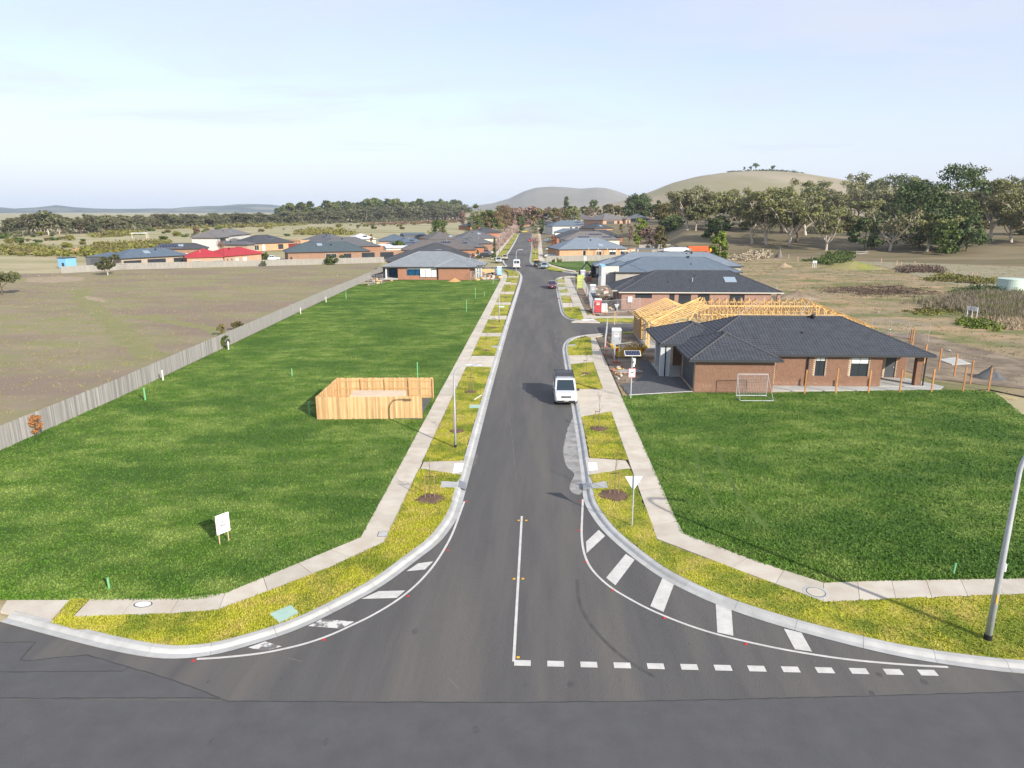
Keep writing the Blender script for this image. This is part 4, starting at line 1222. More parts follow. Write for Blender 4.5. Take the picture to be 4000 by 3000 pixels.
# ================================================================== THE OTHER HOUSES
def quick(name, label, pl, pr, depth, z=3.0, roof='charcoal', wall='brown', rz=None, base=0.05, wins=None, west=None, east=None, oh=.45, group=None, pitch=22, kind='hip', more=(), solar=None, sky=None, vents=1, gut=None, cat='house', fm=None):
    dx_, dy_ = pr[0] - pl[0], pr[1] - pl[1]
    if rz is None: rz = math.atan2(dy_, dx_)
    W = math.hypot(dx_, dy_)
    r = random.Random(int(abs(pl[0]) * 13 + abs(pl[1])))
    x0, y0, x1, y1 = oh, oh, W - oh, depth - oh
    L = x1 - x0
    if wins is None:
        wins = []; x = 1.0
        while x < L - 2.2:
            wd = r.choice((.9, 1.5, 1.8, 2.2)); wins.append((x, x + wd, r.choice((.9, .9, .3)) if wd > 1 else 1.2, 2.35, 'win2' if wd > 1.3 else 'win')); x += wd + r.uniform(1.6, 3.5)
    blocks = [dict(r=(x0, y0, x1, y1), z=z, z0=-1.6 if base > 1 else 0.0, wall=wall, roof=roof, pitch=pitch, kind=kind, oh=oh, open={'S': wins, 'W': west or [], 'E': east or []})] + list(more)
    root, sl = house(name, label, (pl[0], pl[1], base), rz, blocks, group, frame_m=fm, gut=gut, cat=cat)
    S_ = sl[0].get('S') or sl[0]['W']
    for k in range(vents):
        vent_on(root, S_, r.uniform(.25, .75), r.uniform(.5, .85), r.choice(('cap', 'flue', 'whirly')))
    for q in solar or ():
        fu, fv, n, rows = q[:4]
        for j in range(rows):
            for i in range(n):
                panel_on(root, 'solar_panel', S_, fu + i * 1.08 / W, fv + j * .24, 1.02, 1.6, m_solar, m_solarfr, .08, 'cells', (2, 3))
    for fu, fv in sky or ():
        panel_on(root, 'skylight', S_, fu, fv, 1.6, 1.5, m_sky, m_steel, .12, 'pane')
    return root

quick('house', 'house with long charcoal roof just behind the pale roofed corner house', (-39.27, 178.63), (-15.65, 183.29), 12.0, roof='charcoal', wall='brown', wins=[(.5, 2, 1, 2.2, 'win')])
quick('house', 'house with pointed charcoal roof and one skylight in the row left of the street', (-35.53, 200.40), (-19.77, 206.92), 16.2, roof='charcoal', wall='redbrown', sky=[(.45, .35)], wins=[], east=[(1, 5, .05, 2.3, 'garage')], vents=0)
quick('house', 'house with broad brown grey roof and black rooftop panels left of the street', (-45.42, 231.97), (-20.80, 236.01), 14.7, roof='brown', wall='redbrown', solar=[(.58, .70, 5, 1)], wins=[(.6, 2.0, 1, 2.3, 'win')], east=[(2, 3, .9, 2.2, 'win')])
quick('house', 'house with dark grey roof and bright panels behind the brown roofed one', (-34.86, 248.81), (-19.14, 252.98), 15.9, roof='grey', wall='redorange', wins=[], solar=[(.55, .4, 3, 1)], east=[(4, 8, .05, 2.3, 'garage')])
quick('house', 'brown brick house with grey hip roof beside the bare street trees', (-29.77, 276.29), (-17.36, 281.14), 11.8, roof='grey', wall='brown', wins=[(7.5, 8.6, .6, 2.4, 'winw')])
quick('house', 'cream walled house with grey roof and pale solar strip near the street bend', (-37.09, 330.07), (-19.08, 337.01), 16.0, roof='grey', wall='cream', wins=[(7, 9, .9, 2.2, 'win2')], sky=[(.62, .6)])
quick('house', 'low house with dark roof and orange walls below the far orange house', (-34.08, 410.05), (-21.03, 420.18), 14.6, roof='charcoal', wall='redorange', wins=[(5, 7, .9, 2.2, 'win2')])
quick('house', 'house with brown hip roof at the edge of the dry field', (-50.00, 320.62), (-36.16, 327.06), 18.3, roof='brown', wall='orange', wins=[], sky=[(.85, .35)])
quick('house', 'small orange brick house with white windows and front gable by the big round tree', (-56.65, 583.03), (-38.48, 603.33), 15.1, roof='charcoal', wall='redorange', wins=[(2, 5, .8, 2.4, 'win2w'), (10, 13, .1, 2.4, 'door')],
      more=[dict(r=(6.5, -1.2, 9.8, 5), z=3.0, wall='redorange', roof='charcoal', kind='gabley', oh=.3, pitch=25, open={'S': [(1, 2.3, .1, 2.2, 'door')]})], vents=0)
quick('house', 'tan roofed house between trees beyond the end of the street', (-62.46, 787.46), (-45.39, 788.10), 20.0, roof='tan', wall='cream', wins=[(1, 3, .9, 2.2, 'win2'), (8, 11, .9, 2.2, 'win2')], sky=[(.3, .4)])
quick('house', 'orange brick house with grey roof and cream garage facing down the street', (-29.14, 658.95), (-6.91, 672.07), 20.0, roof='greybrown', wall='redorange', wins=[(2, 3, .5, 2.3, 'winw'), (4.2, 5.2, .5, 2.3, 'winw'), (10.5, 15.5, .05, 2.3, 'garagew')])
quick('house', 'grey roofed house tucked behind the orange brick house with cream garage', (-48.95, 1297.75), (-7.82, 1299.30), 20.0, roof='grey', wall='white')
# right of the street
HF = quick('brick_house', 'long orange brick house with slate blue roof behind the paling fence', (6.75, 237.05), (31.12, 242.80), 16.8, roof='slatelight', wall='orange', fm=m_winwhite,
      wins=[(8.2, 9.3, .3, 2.5, 'winw'), (13.0, 14.9, .6, 2.5, 'winw', -.15), (17.6, 20.0, .6, 2.5, 'win2w', -.25), (21.6, 24.4, .6, 2.5, 'win2w', -.2), (25.6, 26.9, .6, 2.5, 'winw', -.2)], sky=[(.66, .35)], vents=2)
for k in range(6):
    obj('bare_post', MB().box((10.2 + 3.3 * k, -1.2, 1.6), (.13, .13, 3.6)), m_pine, HF)
obj('patio_roof', MB().prism([(27.6, .3), (35.0, -1.0), (35.0, 6), (27.6, 6)], 2.75, 2.9), ROOFS['slate'], HF)
for x, y in ((28.2, 0), (33.8, -.4)):
    obj('patio_post', MB().box((x, y, 1.4), (.16, .16, 2.8)), m_white if x < 30 else m_pine, HF)
quick('house', 'house with grey brown roof carrying rows of black solar panels and cream side wall', (11.50, 314.44), (36.85, 318.18), 16.8, roof='greybrown', wall='cream', wins=[], solar=[(.22, .32, 6, 1), (.48, .62, 9, 1), (.76, .30, 5, 1)], west=[(1, 5, .05, 2.3, 'garage')])
quick('house', 'house with near black roof between the brown grey roof and the white house', (8.42, 347.88), (41.77, 349.14), 16.6, roof='charcoal', wall='redorange', wins=[])
quick('house', 'white rendered house with low slate roof at the roadside', (9.40, 421.33), (43.48, 422.61), 11.1, roof='slate', wall='white', wins=[], west=[(1, 5, .05, 2.3, 'garage')])
quick('house', 'two storey pale house with slate roof and black solar panels', (9.06, 478.06), (38.46, 487.18), 17.4, z=5.5, roof='slate', wall='lightgrey', wins=[(12, 14, 3.6, 4.8, 'win2'), (16, 18.2, 3.6, 4.8, 'win2'), (21, 23, 3.6, 4.8, 'win2'), (10, 12.4, .6, 2.4, 'win2')], solar=[(.60, .25, 9, 1), (.66, .6, 5, 1)])
quick('house', 'house with charcoal roof and skylight right of the two storey one', (31.07, 396.75), (42.53, 402.95), 17.1, base=3, roof='charcoal', wall='orange', sky=[(.45, .5)], wins=[(4, 8, .1, 2.3, 'win2')])
quick('house', 'house with grey brown hip roof among shrubs at the far bend', (-1.33, 566.40), (16.84, 567.09), 20.0, base=2, roof='greybrown', wall='tan', wins=[(2, 4, .5, 2.3, 'win2'), (6, 8, .1, 2.3, 'door'), (10, 12, .5, 2.3, 'win2')])
quick('house', 'large brown roofed house with arched porch and dark garage on the rise', (40.43, 450.32), (58.98, 463.53), 20.0, base=6.9, roof='greybrown', wall='salmon', wins=[(3, 9.5, .05, 2.4, 'garage'), (12, 14, .5, 2.4, 'win2')],
      more=[dict(r=(17.5, -2.0, 21.5, 6), z=3.4, wall='salmon', roof='greybrown', kind='gabley', oh=.4, pitch=26, open={'S': [(1.2, 2.8, .1, 2.6, 'door')]})])
quick('house', 'house with grey roof and small panels right of the arched porch house', (60.82, 492.03), (76.85, 492.64), 20.0, base=7.2, roof='grey', wall='darkgrey', wins=[(2, 4, .9, 2.2, 'win2')], solar=[(.5, .6, 3, 1)])
quick('house', 'brown roofed house behind the two storey pale house', (24.43, 565.25), (45.75, 566.05), 19.3, base=6, roof='brown', wall='cream', solar=[(.3, .4, 2, 1)])
quick('house', 'low tan roofed house under the autumn trees', (20.85, 681.52), (35.54, 682.08), 15.2, base=7, roof='tan', wall='cream')
quick('house', 'slate roofed house half hidden by the orange autumn tree', (-0.75, 760.68), (21.14, 761.51), 15.6, base=5, roof='slate', wall='cream')
quick('house', 'far house with red brown roof below the dark cypress', (38.82, 464.39), (48.31, 464.75), 10.3, base=8.5, roof='red', wall='salmon')
# houses beside the dry paddock on the left
quick('house', 'house with blue slate roof, dark windows and cream pergola behind the long grey fence', (-114.04, 187.01), (-102.75, 203.00), 10.4, roof='blue', wall='tan', oh=.5,
      wins=[(.5, 5.3, .2, 2.3, 'win2'), (7.0, 12.2, .4, 2.4, 'win2'), (14.5, 17.2, .9, 2.4, 'win2'), (20, 22, .9, 2.4, 'win2')], sky=[(.42, .6)])
RR = quick('house', 'house with bright red roof and salmon brick walls behind the long grey fence', (-99.00, 192.86), (-89.92, 197.64), 9.4, roof='red', wall='salmon', oh=.5, fm=m_winwhite,
      wins=[(1.3, 3.6, .6, 2.0, 'win2w', -.1), (6.8, 9.4, .6, 2.0, 'win2w', -.1)], gut=mat('red_gutter', (.35, .04, .05), .6))
quick('house', 'right wing of the red roofed house with white doors', (-90.43, 198.77), (-84.85, 213.73), 9.1, roof='red', wall='salmon', oh=.5,
      wins=[(1.0, 1.6, .2, 2.2, 'winw'), (2.6, 3.2, .2, 2.2, 'winw'), (4.3, 5.4, .1, 2.2, 'doorw'), (7.2, 8.8, .1, 2.2, 'doorw')], gut=MATS['red_gutter'])
quick('house', 'house with charcoal roof, big solar array and skylight behind the blue slate roof', (-131.50, 232.12), (-114.32, 239.22), 8.4, roof='charcoal', wall='brown', solar=[(.12, .35, 8, 2)], sky=[(.55, .6)], wins=[])
tw = quick('two_storey_house', 'two storey pale rendered house with grey hip roofs at the edge of the dry field', (-125.66, 274.34), (-127.05, 308.33), 12.0, z=5.7, roof='greybrown', wall='lightgrey', rz=None, wins=[(1, 2, 3.7, 5, 'win'), (5, 6, 3.7, 5, 'win'), (8.5, 9.5, 3.7, 5, 'win')], solar=[(.6, .5, 3, 1)],
      more=[dict(r=(-7, -1.5, 5, 8), z=5.5, wall='lightgrey', roof='greybrown', oh=.5, pitch=20, open={'S': [(3, 8.5, 3.2, 5.2, 'win2')]}),
            dict(r=(7, -5, 16, 3), z=3, wall='lightgrey', roof='greybrown', oh=.5, pitch=20)])
quick('house', 'low dark grey roofed house in front of the two storey one', (-136.55, 270.16), (-111.24, 264.92), 6.0, roof='grey', wall='tan', wins=[(20, 23, .9, 2.2, 'win2')], solar=[(.1, .4, 4, 1), (.42, .6, 4, 1)])
quick('house', 'house with charcoal roof, orange brick and maroon garage door', (-113.34, 273.16), (-101.45, 289.45), 15.0, roof='charcoal', wall='orange', wins=[(1.5, 3.5, .3, 2.4, 'winw'), (5, 6.2, .1, 2.5, 'doorw'), (12.2, 14.6, .4, 2.4, 'win2'), (17, 22.5, .05, 2.4, 'garagered')], solar=[(.55, .6, 4, 1)])
quick('house', 'house with grey roof and orange brick box front beside the maroon garage house', (-103.40, 299.26), (-86.56, 290.01), 14.7, roof='grey', wall='redorange', wins=[(8, 10, .3, 2.3, 'win2')], solar=[(.62, .6, 4, 1)],
      more=[dict(r=(-1, -4, 6, 4), z=3.6, wall='orange', open={'S': [(2, 4, .4, 2.8, 'win2w')]})])
quick('house', 'large brown brick house with dark green grey roof right behind the grey paling fence', (-78.77, 216.63), (-54.88, 227.41), 13.9, roof='green', wall='brown', oh=.5,
      wins=[(.6, 1.2, .9, 1.5, 'win'), (11.5, 15, .9, 2.3, 'win2w'), (17.2, 19.6, .8, 2.2, 'win2'), (23, 27.2, .1, 2.4, 'win2'), (29, 33.5, .1, 2.4, 'win2'), (38, 39.5, .5, 2.3, 'winw')], sky=[(.36, .72)])
quick('house', 'dark grey roofed house rising behind the green grey roof', (-79.10, 249.12), (-58.51, 259.08), 15.2, roof='grey', wall='redbrown', wins=[(24, 26, .3, 2.3, 'win2')])
quick('house', 'house with white metal roof and yellow gable at the field edge', (-84.44, 316.10), (-74.41, 322.24), 11.1, roof='white', wall='cream', solar=[(.6, .5, 3, 1)], wins=[])
quick('house', 'house with pointed blue metal roof behind the white shed roofs', (-68.22, 298.06), (-54.83, 301.09), 15.0, roof='blue', wall='orange', wins=[])
quick('house', 'house with blue grey roof and black solar panels beside the bushy green tree', (-52.73, 265.13), (-41.34, 273.75), 12.0, roof='blue', wall='orange', solar=[(.2, .25, 5, 1), (.4, .55, 3, 1)], wins=[])
# sheds
def shed(label, pl, pr, depth, z, roof, wall, pitch=8, kind='gablex', wins=(), rz=None, cat='shed', west=None):
    return quick('shed', label, pl, pr, depth, z=z, roof=roof, wall=wall, pitch=pitch, kind=kind, wins=list(wins), oh=.1, vents=0, rz=rz, cat=cat, west=west)
shed('long low white roofed shed between the grey and blue roofs', (-63.38, 266.73), (-54.99, 269.08), 7, 2.6, 'white', 'cream')
shed('cream metal shed with white roof beside the fence corner', (-53.08, 243.20), (-41.88, 247.02), 9, 3.0, 'white', 'cream')
shed('blue grey metal barn at the edge of the dry field', (-70.21, 365.50), (-58.96, 369.72), 12, 3.4, 'blue', 'darkgrey')
shed('dark grey garage shed with roller door behind the small tree', (-126.42, 190.92), (-121.81, 192.19), 14, 3.2, 'blue', 'darkgrey', 12, 'gabley', [(1.2, 5.2, .05, 2.6, 'garage')])
shed('small bright blue shed in the dry paddock', (-134.91, 191.51), (-131.97, 191.62), 3.6, 2.9, 'blue', 'blue', 4, 'gablex', [(1.2, 2.1, .3, 1.5, 'win')], rz=-.25)
# pergola of the blue slate house, and the white field shelter
pg = thing('pergola', 'cream timber pergola in front of the blue slate roofed house', 'pergola', (*(-114.89, 210.63), .05), .35)
for k in range(4):
    obj('post', MB().box((-6 + 4 * k, 0, 1.25), (.25, .25, 2.5)), WALLS['cream'], pg)
for k in range(2): obj('beam', MB().box((0, -.3 + 3 * k, 2.6), (13.5, .25, .3)), WALLS['cream'], pg)
for k in range(10): obj('rafter', MB().box((-6.4 + 1.4 * k, 1.2, 2.82), (.15, 4.6, .16)), WALLS['cream'], pg)
fs = thing('field_shelter', 'open white roofed animal shelter standing in the dry field', 'shelter', (*(-233.05, 404.81), .0), .3)
obj('roof', MB().box((0, 0, 3.0), (8.5, 5, .25)), WALLS['white'], fs)
for x in (-3.8, 3.8):
    for y in (-2, 2): obj('post', MB().box((x, y, 1.45), (.22, .22, 2.9)), WALLS['cream'], fs)

# ================================================================== FENCES
m_pal = mat('weathered_paling', (0.34, 0.325, 0.305), 0.9, (0.25, 0.24, 0.225), 1.5, stretch=(4, 4, .3), objvar=0.26, spec=0.2)
m_palfar = mat('far_paling', (0.34, 0.325, 0.29), 0.9, (0.25, 0.235, 0.21), 1.8, stretch=(3, 3, .3), spec=0.2)
m_paltan = mat('fresh_paling', (0.60, 0.405, 0.21), 0.85, (0.50, 0.31, 0.145), 1.3, stretch=(5, 5, .5), objvar=0.26, spec=0.2)
m_paltan2 = mat('fresh_rail', (0.55, 0.36, 0.17), 0.85, (0.46, 0.28, 0.12), 1.3)
m_rail = mat('weathered_rail', (0.26, 0.24, 0.21), 0.9)

def fence(name, label, pl, h, m, near=0, back=False, wd=0.12, group=None, step=2.4, far=False, seed=1, rail_m=None):
    """paling fence along a polyline; palings face the left of its direction (or the right when back)"""
    root = thing(name, label, 'fence', (pl[0][0], pl[0][1], 0.05), 0, group)
    ox, oy = pl[0]
    r = random.Random(seed)
    rest = MB(); n_single = 0
    me = [MB().b2((-wd / 2 + .004, -.01, 0), (wd / 2 - .004, .01, h + e)).mesh('paling', m) for e in (-.015, 0, .012, .02)]
    pts = resample(pl, step)
    side = -1 if back else 1
    for k, (x, y) in enumerate(pts):
        a = pts[max(0, k - 1)]; b = pts[min(len(pts) - 1, k + 1)]
        rz = math.atan2(b[1] - a[1], b[0] - a[0])
        nx, ny = -math.sin(rz) * side, math.cos(rz) * side
        obj('post', MB().box((0, 0, h / 2 - .03), (.1, .1, h - .06)), rail_m or m_rail, root, (x - ox - nx * .09, y - oy - ny * .09, 0), rz)
    for zz in (.3, h / 2, h - .25):
        mb = MB()
        for a, b in zip(pts, pts[1:]):
            rz = math.atan2(b[1] - a[1], b[0] - a[0]); nx, ny = -math.sin(rz) * side, math.cos(rz) * side
            mb.bar((a[0] - ox - nx * .035, a[1] - oy - ny * .035, zz), (b[0] - ox - nx * .035, b[1] - oy - ny * .035, zz), .04, .08)
        obj('rail', mb, rail_m or m_rail, root)
    q = resample(pl, wd)
    for a, b in zip(q, q[1:]):
        x, y = (a[0] + b[0]) / 2, (a[1] + b[1]) / 2
        rz = math.atan2(b[1] - a[1], b[0] - a[0])
        j = r.uniform(-.006, .006)
        x += -math.sin(rz) * j; y += math.cos(rz) * j
        if n_single < near:
            obj('paling', r.choice(me), None, root, (x - ox, y - oy, r.uniform(-.01, .01)), rz + (PI if r.random() < .5 else 0)); n_single += 1
        else:
            e = r.uniform(-.02, .02)
            rest.box((x - ox, y - oy, (h + e) / 2), (wd - .012, .02, h + e), rz)
    if rest.v:
        o = obj('palings', rest, m, root)
        tag(o, kind='stuff'); o.name = 'paling_run'
    return root

fence('paling_fence', 'long weathered grey paling fence along the left lawn', [(-36.2, 44), (-36.2, 56), (-36.7, 68), (-37.5, 90), (-38.7, 121), (-39.3, 151), (-40.4, 178), (-41, 190)], 1.65, m_pal, near=300, back=True, seed=3)
bpy.data.objects['paling_fence']
fence('paling_fence', 'weathered fence of the left lawn where it runs out of view near the corner', [(-36.2, 26), (-36.2, 43.9)], 1.65, m_pal, back=True, seed=4)
fence('paling_fence', 'long grey paling fence in front of the red roofed and blue roofed houses', [(-122.99, 175.48), (-117.64, 181.09), (-114.34, 186.96), (-100.86, 192.67), (-82.22, 200.76), (-64.02, 208.38), (-48.06, 216.38)], 1.75, m_palfar, wd=.3, step=2.8, back=True, seed=5)
fence('paling_fence', 'grey paling fence behind the small green lot beyond the side street', [(2.48, 220.50), (19.13, 226.85), (52.55, 237.90)], 1.85, m_palfar, wd=.2, back=True, seed=6)
fence('paling_fence', 'short dark paling side fence at the back corner beside the orange container', [(52.83, 239.20), (56.71, 292.93), (59.78, 380.47)], 1.85, m_palfar, wd=.4, seed=7)
for k, (a, b) in enumerate((((42.02, 262.90), (57.44, 266.64)), ((41.93, 296.28), (56.44, 302.88)), ((42.89, 364.30), (56.50, 367.82)), ((44.60, 404.00), (58.97, 408.23)))):
    fence('paling_fence', ['back yard paling fence nearest the white covered boat', 'second yard fence behind the covered boat', 'third yard fence, beside the garden shed roof', 'farthest of the stepped yard fences, by the pink red shrub',
                           ''][k], [a, b], 1.85, m_palfar, wd=.4, seed=8 + k)
fence('paling_fence', 'dark weathered timber fence round the yard at the right edge of the grazed paddock', [(173.82, 279.27), (171.17, 274.17), (174.18, 255.97), (183.17, 235.41)], 2.0, mat('dark_paling', (0.10, 0.10, 0.105), .9), wd=.35, back=True, seed=15)
# the fresh pine enclosure on the left lawn
ENC = [(-8.95, 51.15), (-17.0, 50.6), (-17.15, 56.9), (-8.95, 57.3)]
en = fence('pine_enclosure', 'fresh pine paling enclosure round a pallet slab on the left lawn', ENC, 1.85, m_paltan, near=300, wd=.105, step=2.05, seed=21, rail_m=m_paltan2)
en['category'] = 'enclosure'
obj('enclosure_floor', MB().box((-13, 54, .13), (7.8, 6, .06)), m_gravel)
tag(bpy.data.objects['enclosure_floor'], kind='structure')
bx = thing('pallet_stack', 'long pale timber panel stack lying inside the pine enclosure', 'panel stack', (-13.0, 54.2, .16), .02)
for k in range(6):
    obj('board', MB().box((rnd.uniform(-.03, .03), rnd.uniform(-.03, .03), .12 + k * .19), (4.3, 1.7, .17)), mat('raw_board', (0.66, 0.53, 0.38), .85, (0.6, .47, .33), 1.0), bx)

# ================================================================== HOUSE B: the timber frame
hb = thing('timber_house_frame', 'bare pine house frame with open roof trusses behind the dark tiled house', 'house frame', (0, 0, .1))
obj('floor_slab', MB().b2((12.6, 78.9, -.05), (38.3, 91.2, .25)), m_slabc, hb)
X0, X1, Y0, Y1, ZP = 16.0, 37.9, 79.2, 90.9, 2.95
def stud_wall(p, q, z0=.25, z1=ZP, step=.6, gaps=()):
    p, q = Vector((p[0], p[1], 0)), Vector((q[0], q[1], 0)); L = (q - p).length; d = (q - p) / L; rz = math.atan2(d.y, d.x)
    wf = obj('wall_frame', MB().box((L / 2, 0, 0), (L, .09, .045)).box((L / 2, 0, z1 - z0 - .0225), (L, .09, .045)).box((L / 2, 0, (z1 - z0) / 2), (L, .07, .04)), m_pine, hb, (p.x, p.y, z0 + .0225), rz)
    me = MB().box((0, 0, (z1 - z0) / 2), (.045, .09, z1 - z0 - .05)).mesh('stud', m_pine)
    x = .03
    while x < L:
        if not any(a < x < b for a, b in gaps):
            obj('stud', me, None, wf, (x, 0, 0))
        x += step
for a, b in (((X0, Y0), (X1, Y0)), ((X0, Y1), (X1, Y1)), ((X0, Y0), (X0, Y1)), ((X1, Y0), (X1, Y1)), ((X0 + 7, Y0), (X0 + 7, Y1)), ((X0, 85), (X1, 85)), ((12.9, 79.4), (12.9, 80.4)), ((12.9, 84.4), (12.9, 90.6)), ((12.9, 90.6), (16, 90.6)), ((12.9, 84.4), (16, 84.4)), ((X0 + 14, Y0), (X0 + 14, Y1))):
    stud_wall(a, b)
for x, y in ((12.75, 79.3), (12.9, 81.6), (14.0, 81.0), (12.75, 84.3)):
    obj('timber_post', MB().box((x, y, 1.6), (.14, .14, 2.8)), m_pine, hb)
obj('clad_wall', MB().b2((12.55, 84.5, .25), (12.65, 90.4, 3.0)), mat('particle_board', (0.40, 0.245, 0.12), .85, (0.33, 0.2, 0.10), 1.5), hb)
obj('timber_lintel', MB().b2((12.7, 79.2, 2.75), (12.84, 84.5, 3.1)), m_pine, hb)
TP = math.tan(math.radians(22.5))
def truss(x, y0, y1, cut=None):
    """a truss across the house at x; cut limits its height near a hip"""
    mb = MB(); h = (y1 - y0) / 2; ym = (y0 + y1) / 2
    top = min(h * TP, cut if cut is not None else 99)
    run = top / TP
    t = .05
    mb.bar((x, y0, ZP), (x, y1, ZP), t, .10)
    mb.bar((x, y0 - .5, ZP - .2), (x, y0 + run, ZP + top), t, .10); mb.bar((x, y1 + .5, ZP - .2), (x, y1 - run, ZP + top), t, .10)
    if run < h - .01: mb.bar((x, y0 + run, ZP + top), (x, y1 - run, ZP + top), t, .10)
    k = 5
    for i in range(1, k):
        y = y0 + (y1 - y0) * i / k
        zt = min((y - y0) * TP, (y1 - y) * TP, top)
        if zt > .25:
            mb.bar((x, y, ZP), (x, y, ZP + zt), t, .07)
            yn = y0 + (y1 - y0) * (i + (.5 if y < ym else -.5)) / k
            zn = min((yn - y0) * TP, (y1 - yn) * TP, top)
            mb.bar((x, y, ZP), (x, yn, ZP + zn), t, .07)
    obj('truss', mb, m_pine, hb)
hB = (Y1 - Y0) / 2
x = 19.3
while x < X1 - .3:
    truss(x, Y0, Y1, None if x < X1 - hB else (X1 - x) * TP)
    x += .9
# purlins, hip rafters and jack rafters
pr = MB()
for z, y in ((ZP + .9, 1), (ZP + 1.7, 2)):
    off = (z - ZP) / TP
    for yy in (Y0 + off, Y1 - off):
        pr.bar((19, yy, z), (X1 - off, yy, z), .05, .12)
obj('purlin', pr, m_pine, hb)
for a, b in (((X1 + .5, Y0 - .5, ZP - .2), (X1 - hB, 85.05, ZP + hB * TP)), ((X1 + .5, Y1 + .5, ZP - .2), (X1 - hB, 85.05, ZP + hB * TP))):
    obj('hip_rafter', MB().bar(a, b, .06, .18), m_pine, hb)
for k in range(9):
    y = Y0 + .8 + k * 1.25
    run = min(y - Y0, Y1 - y)
    obj('jack_rafter', MB().bar((X1 + .5, y, ZP - .2), (X1 - run, y, ZP + run * TP), .05, .11), m_pine, hb)
    obj('jack_rafter', MB().bar((X1 - .3 * k, Y0 - .45, ZP - .18), (X1 - .3 * k - .02, Y0 + .3 * k + .2, ZP + .3 * k * TP), .05, .1), m_pine, hb)
# front wings: a garage roof to the north west and the sloping porch rafters to the south west
for k in range(6):
    y = 84.6 + k * 1.15
    obj('rafter', MB().bar((12.2, y, ZP - .15), (16.5, y, ZP + 1.75), .05, .09), m_pine, hb)
    obj('rafter', MB().bar((16.5, y, ZP + 1.75), (19.4, y, ZP + .55), .05, .09), m_pine, hb)
    obj('web', MB().bar((14.3, y, ZP), (14.3, y, ZP + .85), .05).bar((16.5, y, ZP), (16.5, y, ZP + 1.7), .05).bar((14.3, y, ZP), (16.5, y, ZP + 1.7), .05).bar((12.6, y, ZP), (19.2, y, ZP), .05, .09), m_pine, hb)
for k in range(8):
    y = 77.4 + k * .95
    obj('rafter', MB().bar((13.0, y, ZP - .15), (19.2, y + .3, ZP + 2.35), .05, .10), m_pine, hb)
for a, b in (((13.2, 80.9, ZP), (19.8, 85.0, ZP + 2.45)), ((16.6, 77.5, ZP + .1), (20.0, 84.8, ZP + 2.45)), ((18.6, 82.8, ZP + 2.1), (23.0, 79.0, ZP + .1))):
    obj('rafter', MB().bar(a, b, .07, .2), m_pine, hb)
for y in (78.4, 80.2, 82.0): 
    obj('ceiling_joist', MB().bar((13.2, y, ZP), (19.4, y, ZP), .06, .1), m_pine, hb)
for a, b in (((21.5, Y0 + .3, ZP + .2), (27.5, 85, ZP + 2.46)), ((29.5, Y0 + .3, ZP + .2), (33, 85, ZP + 2.46))):
    obj('steel_brace', MB().bar(a, b, .05, .02), m_steel, hb)

# ================================================================== VEHICLES
m_tyre = mat('tyre_rubber', (0.02, 0.02, 0.02), .85)
m_rim = mat('alloy_rim', (0.45, 0.46, 0.48), .35, metal=.7)
m_carglass = glass_mat('car_glass', (0.02, 0.035, 0.045), .05)
m_lamp = mat('headlamp_glass', (0.62, 0.66, 0.70), .15, spec=.6)
m_tail = mat('tail_lamp', (0.40, 0.02, 0.02), .3)
m_chrome = mat('bright_trim', (0.62, 0.63, 0.65), .25, metal=.8)
m_plast = mat('dark_trim', (0.03, 0.03, 0.032), .6)
m_plate = mat('number_plate', (0.70, 0.70, 0.68), .6)

def paint(name, col):
    m = mat('car_paint_' + name, col, .28, spec=.5)
    m.node_tree.nodes['Principled BSDF'].inputs['Coat Weight'].default_value = .6
    m.node_tree.nodes['Principled BSDF'].inputs['Coat Roughness'].default_value = .08
    return m
PAINT = {k: paint(k, c) for k, c in dict(white=(.60, .62, .64), maroon=(.10, .012, .028), silverblue=(.30, .38, .45), silver=(.45, .48, .52), black=(.015, .016, .018), red=(.45, .02, .04),
                                         cream=(.56, .50, .38), yellow=(.65, .48, .06), darkgrey=(.05, .055, .06), paleblue=(.42, .52, .60)).items()}

def loft(mb, rings, close=True):
    o = len(mb.v); n = len(rings[0])
    for r in rings: mb.v.extend([tuple(p) for p in r])
    for i in range(len(rings) - 1):
        for k in range(n):
            a = o + i * n + k; b = o + i * n + (k + 1) % n
            mb.f.append((a, b, b + n, a + n))
    if close:
        mb.f.append(tuple(o + k for k in reversed(range(n)))); mb.f.append(tuple(o + (len(rings) - 1) * n + k for k in range(n)))

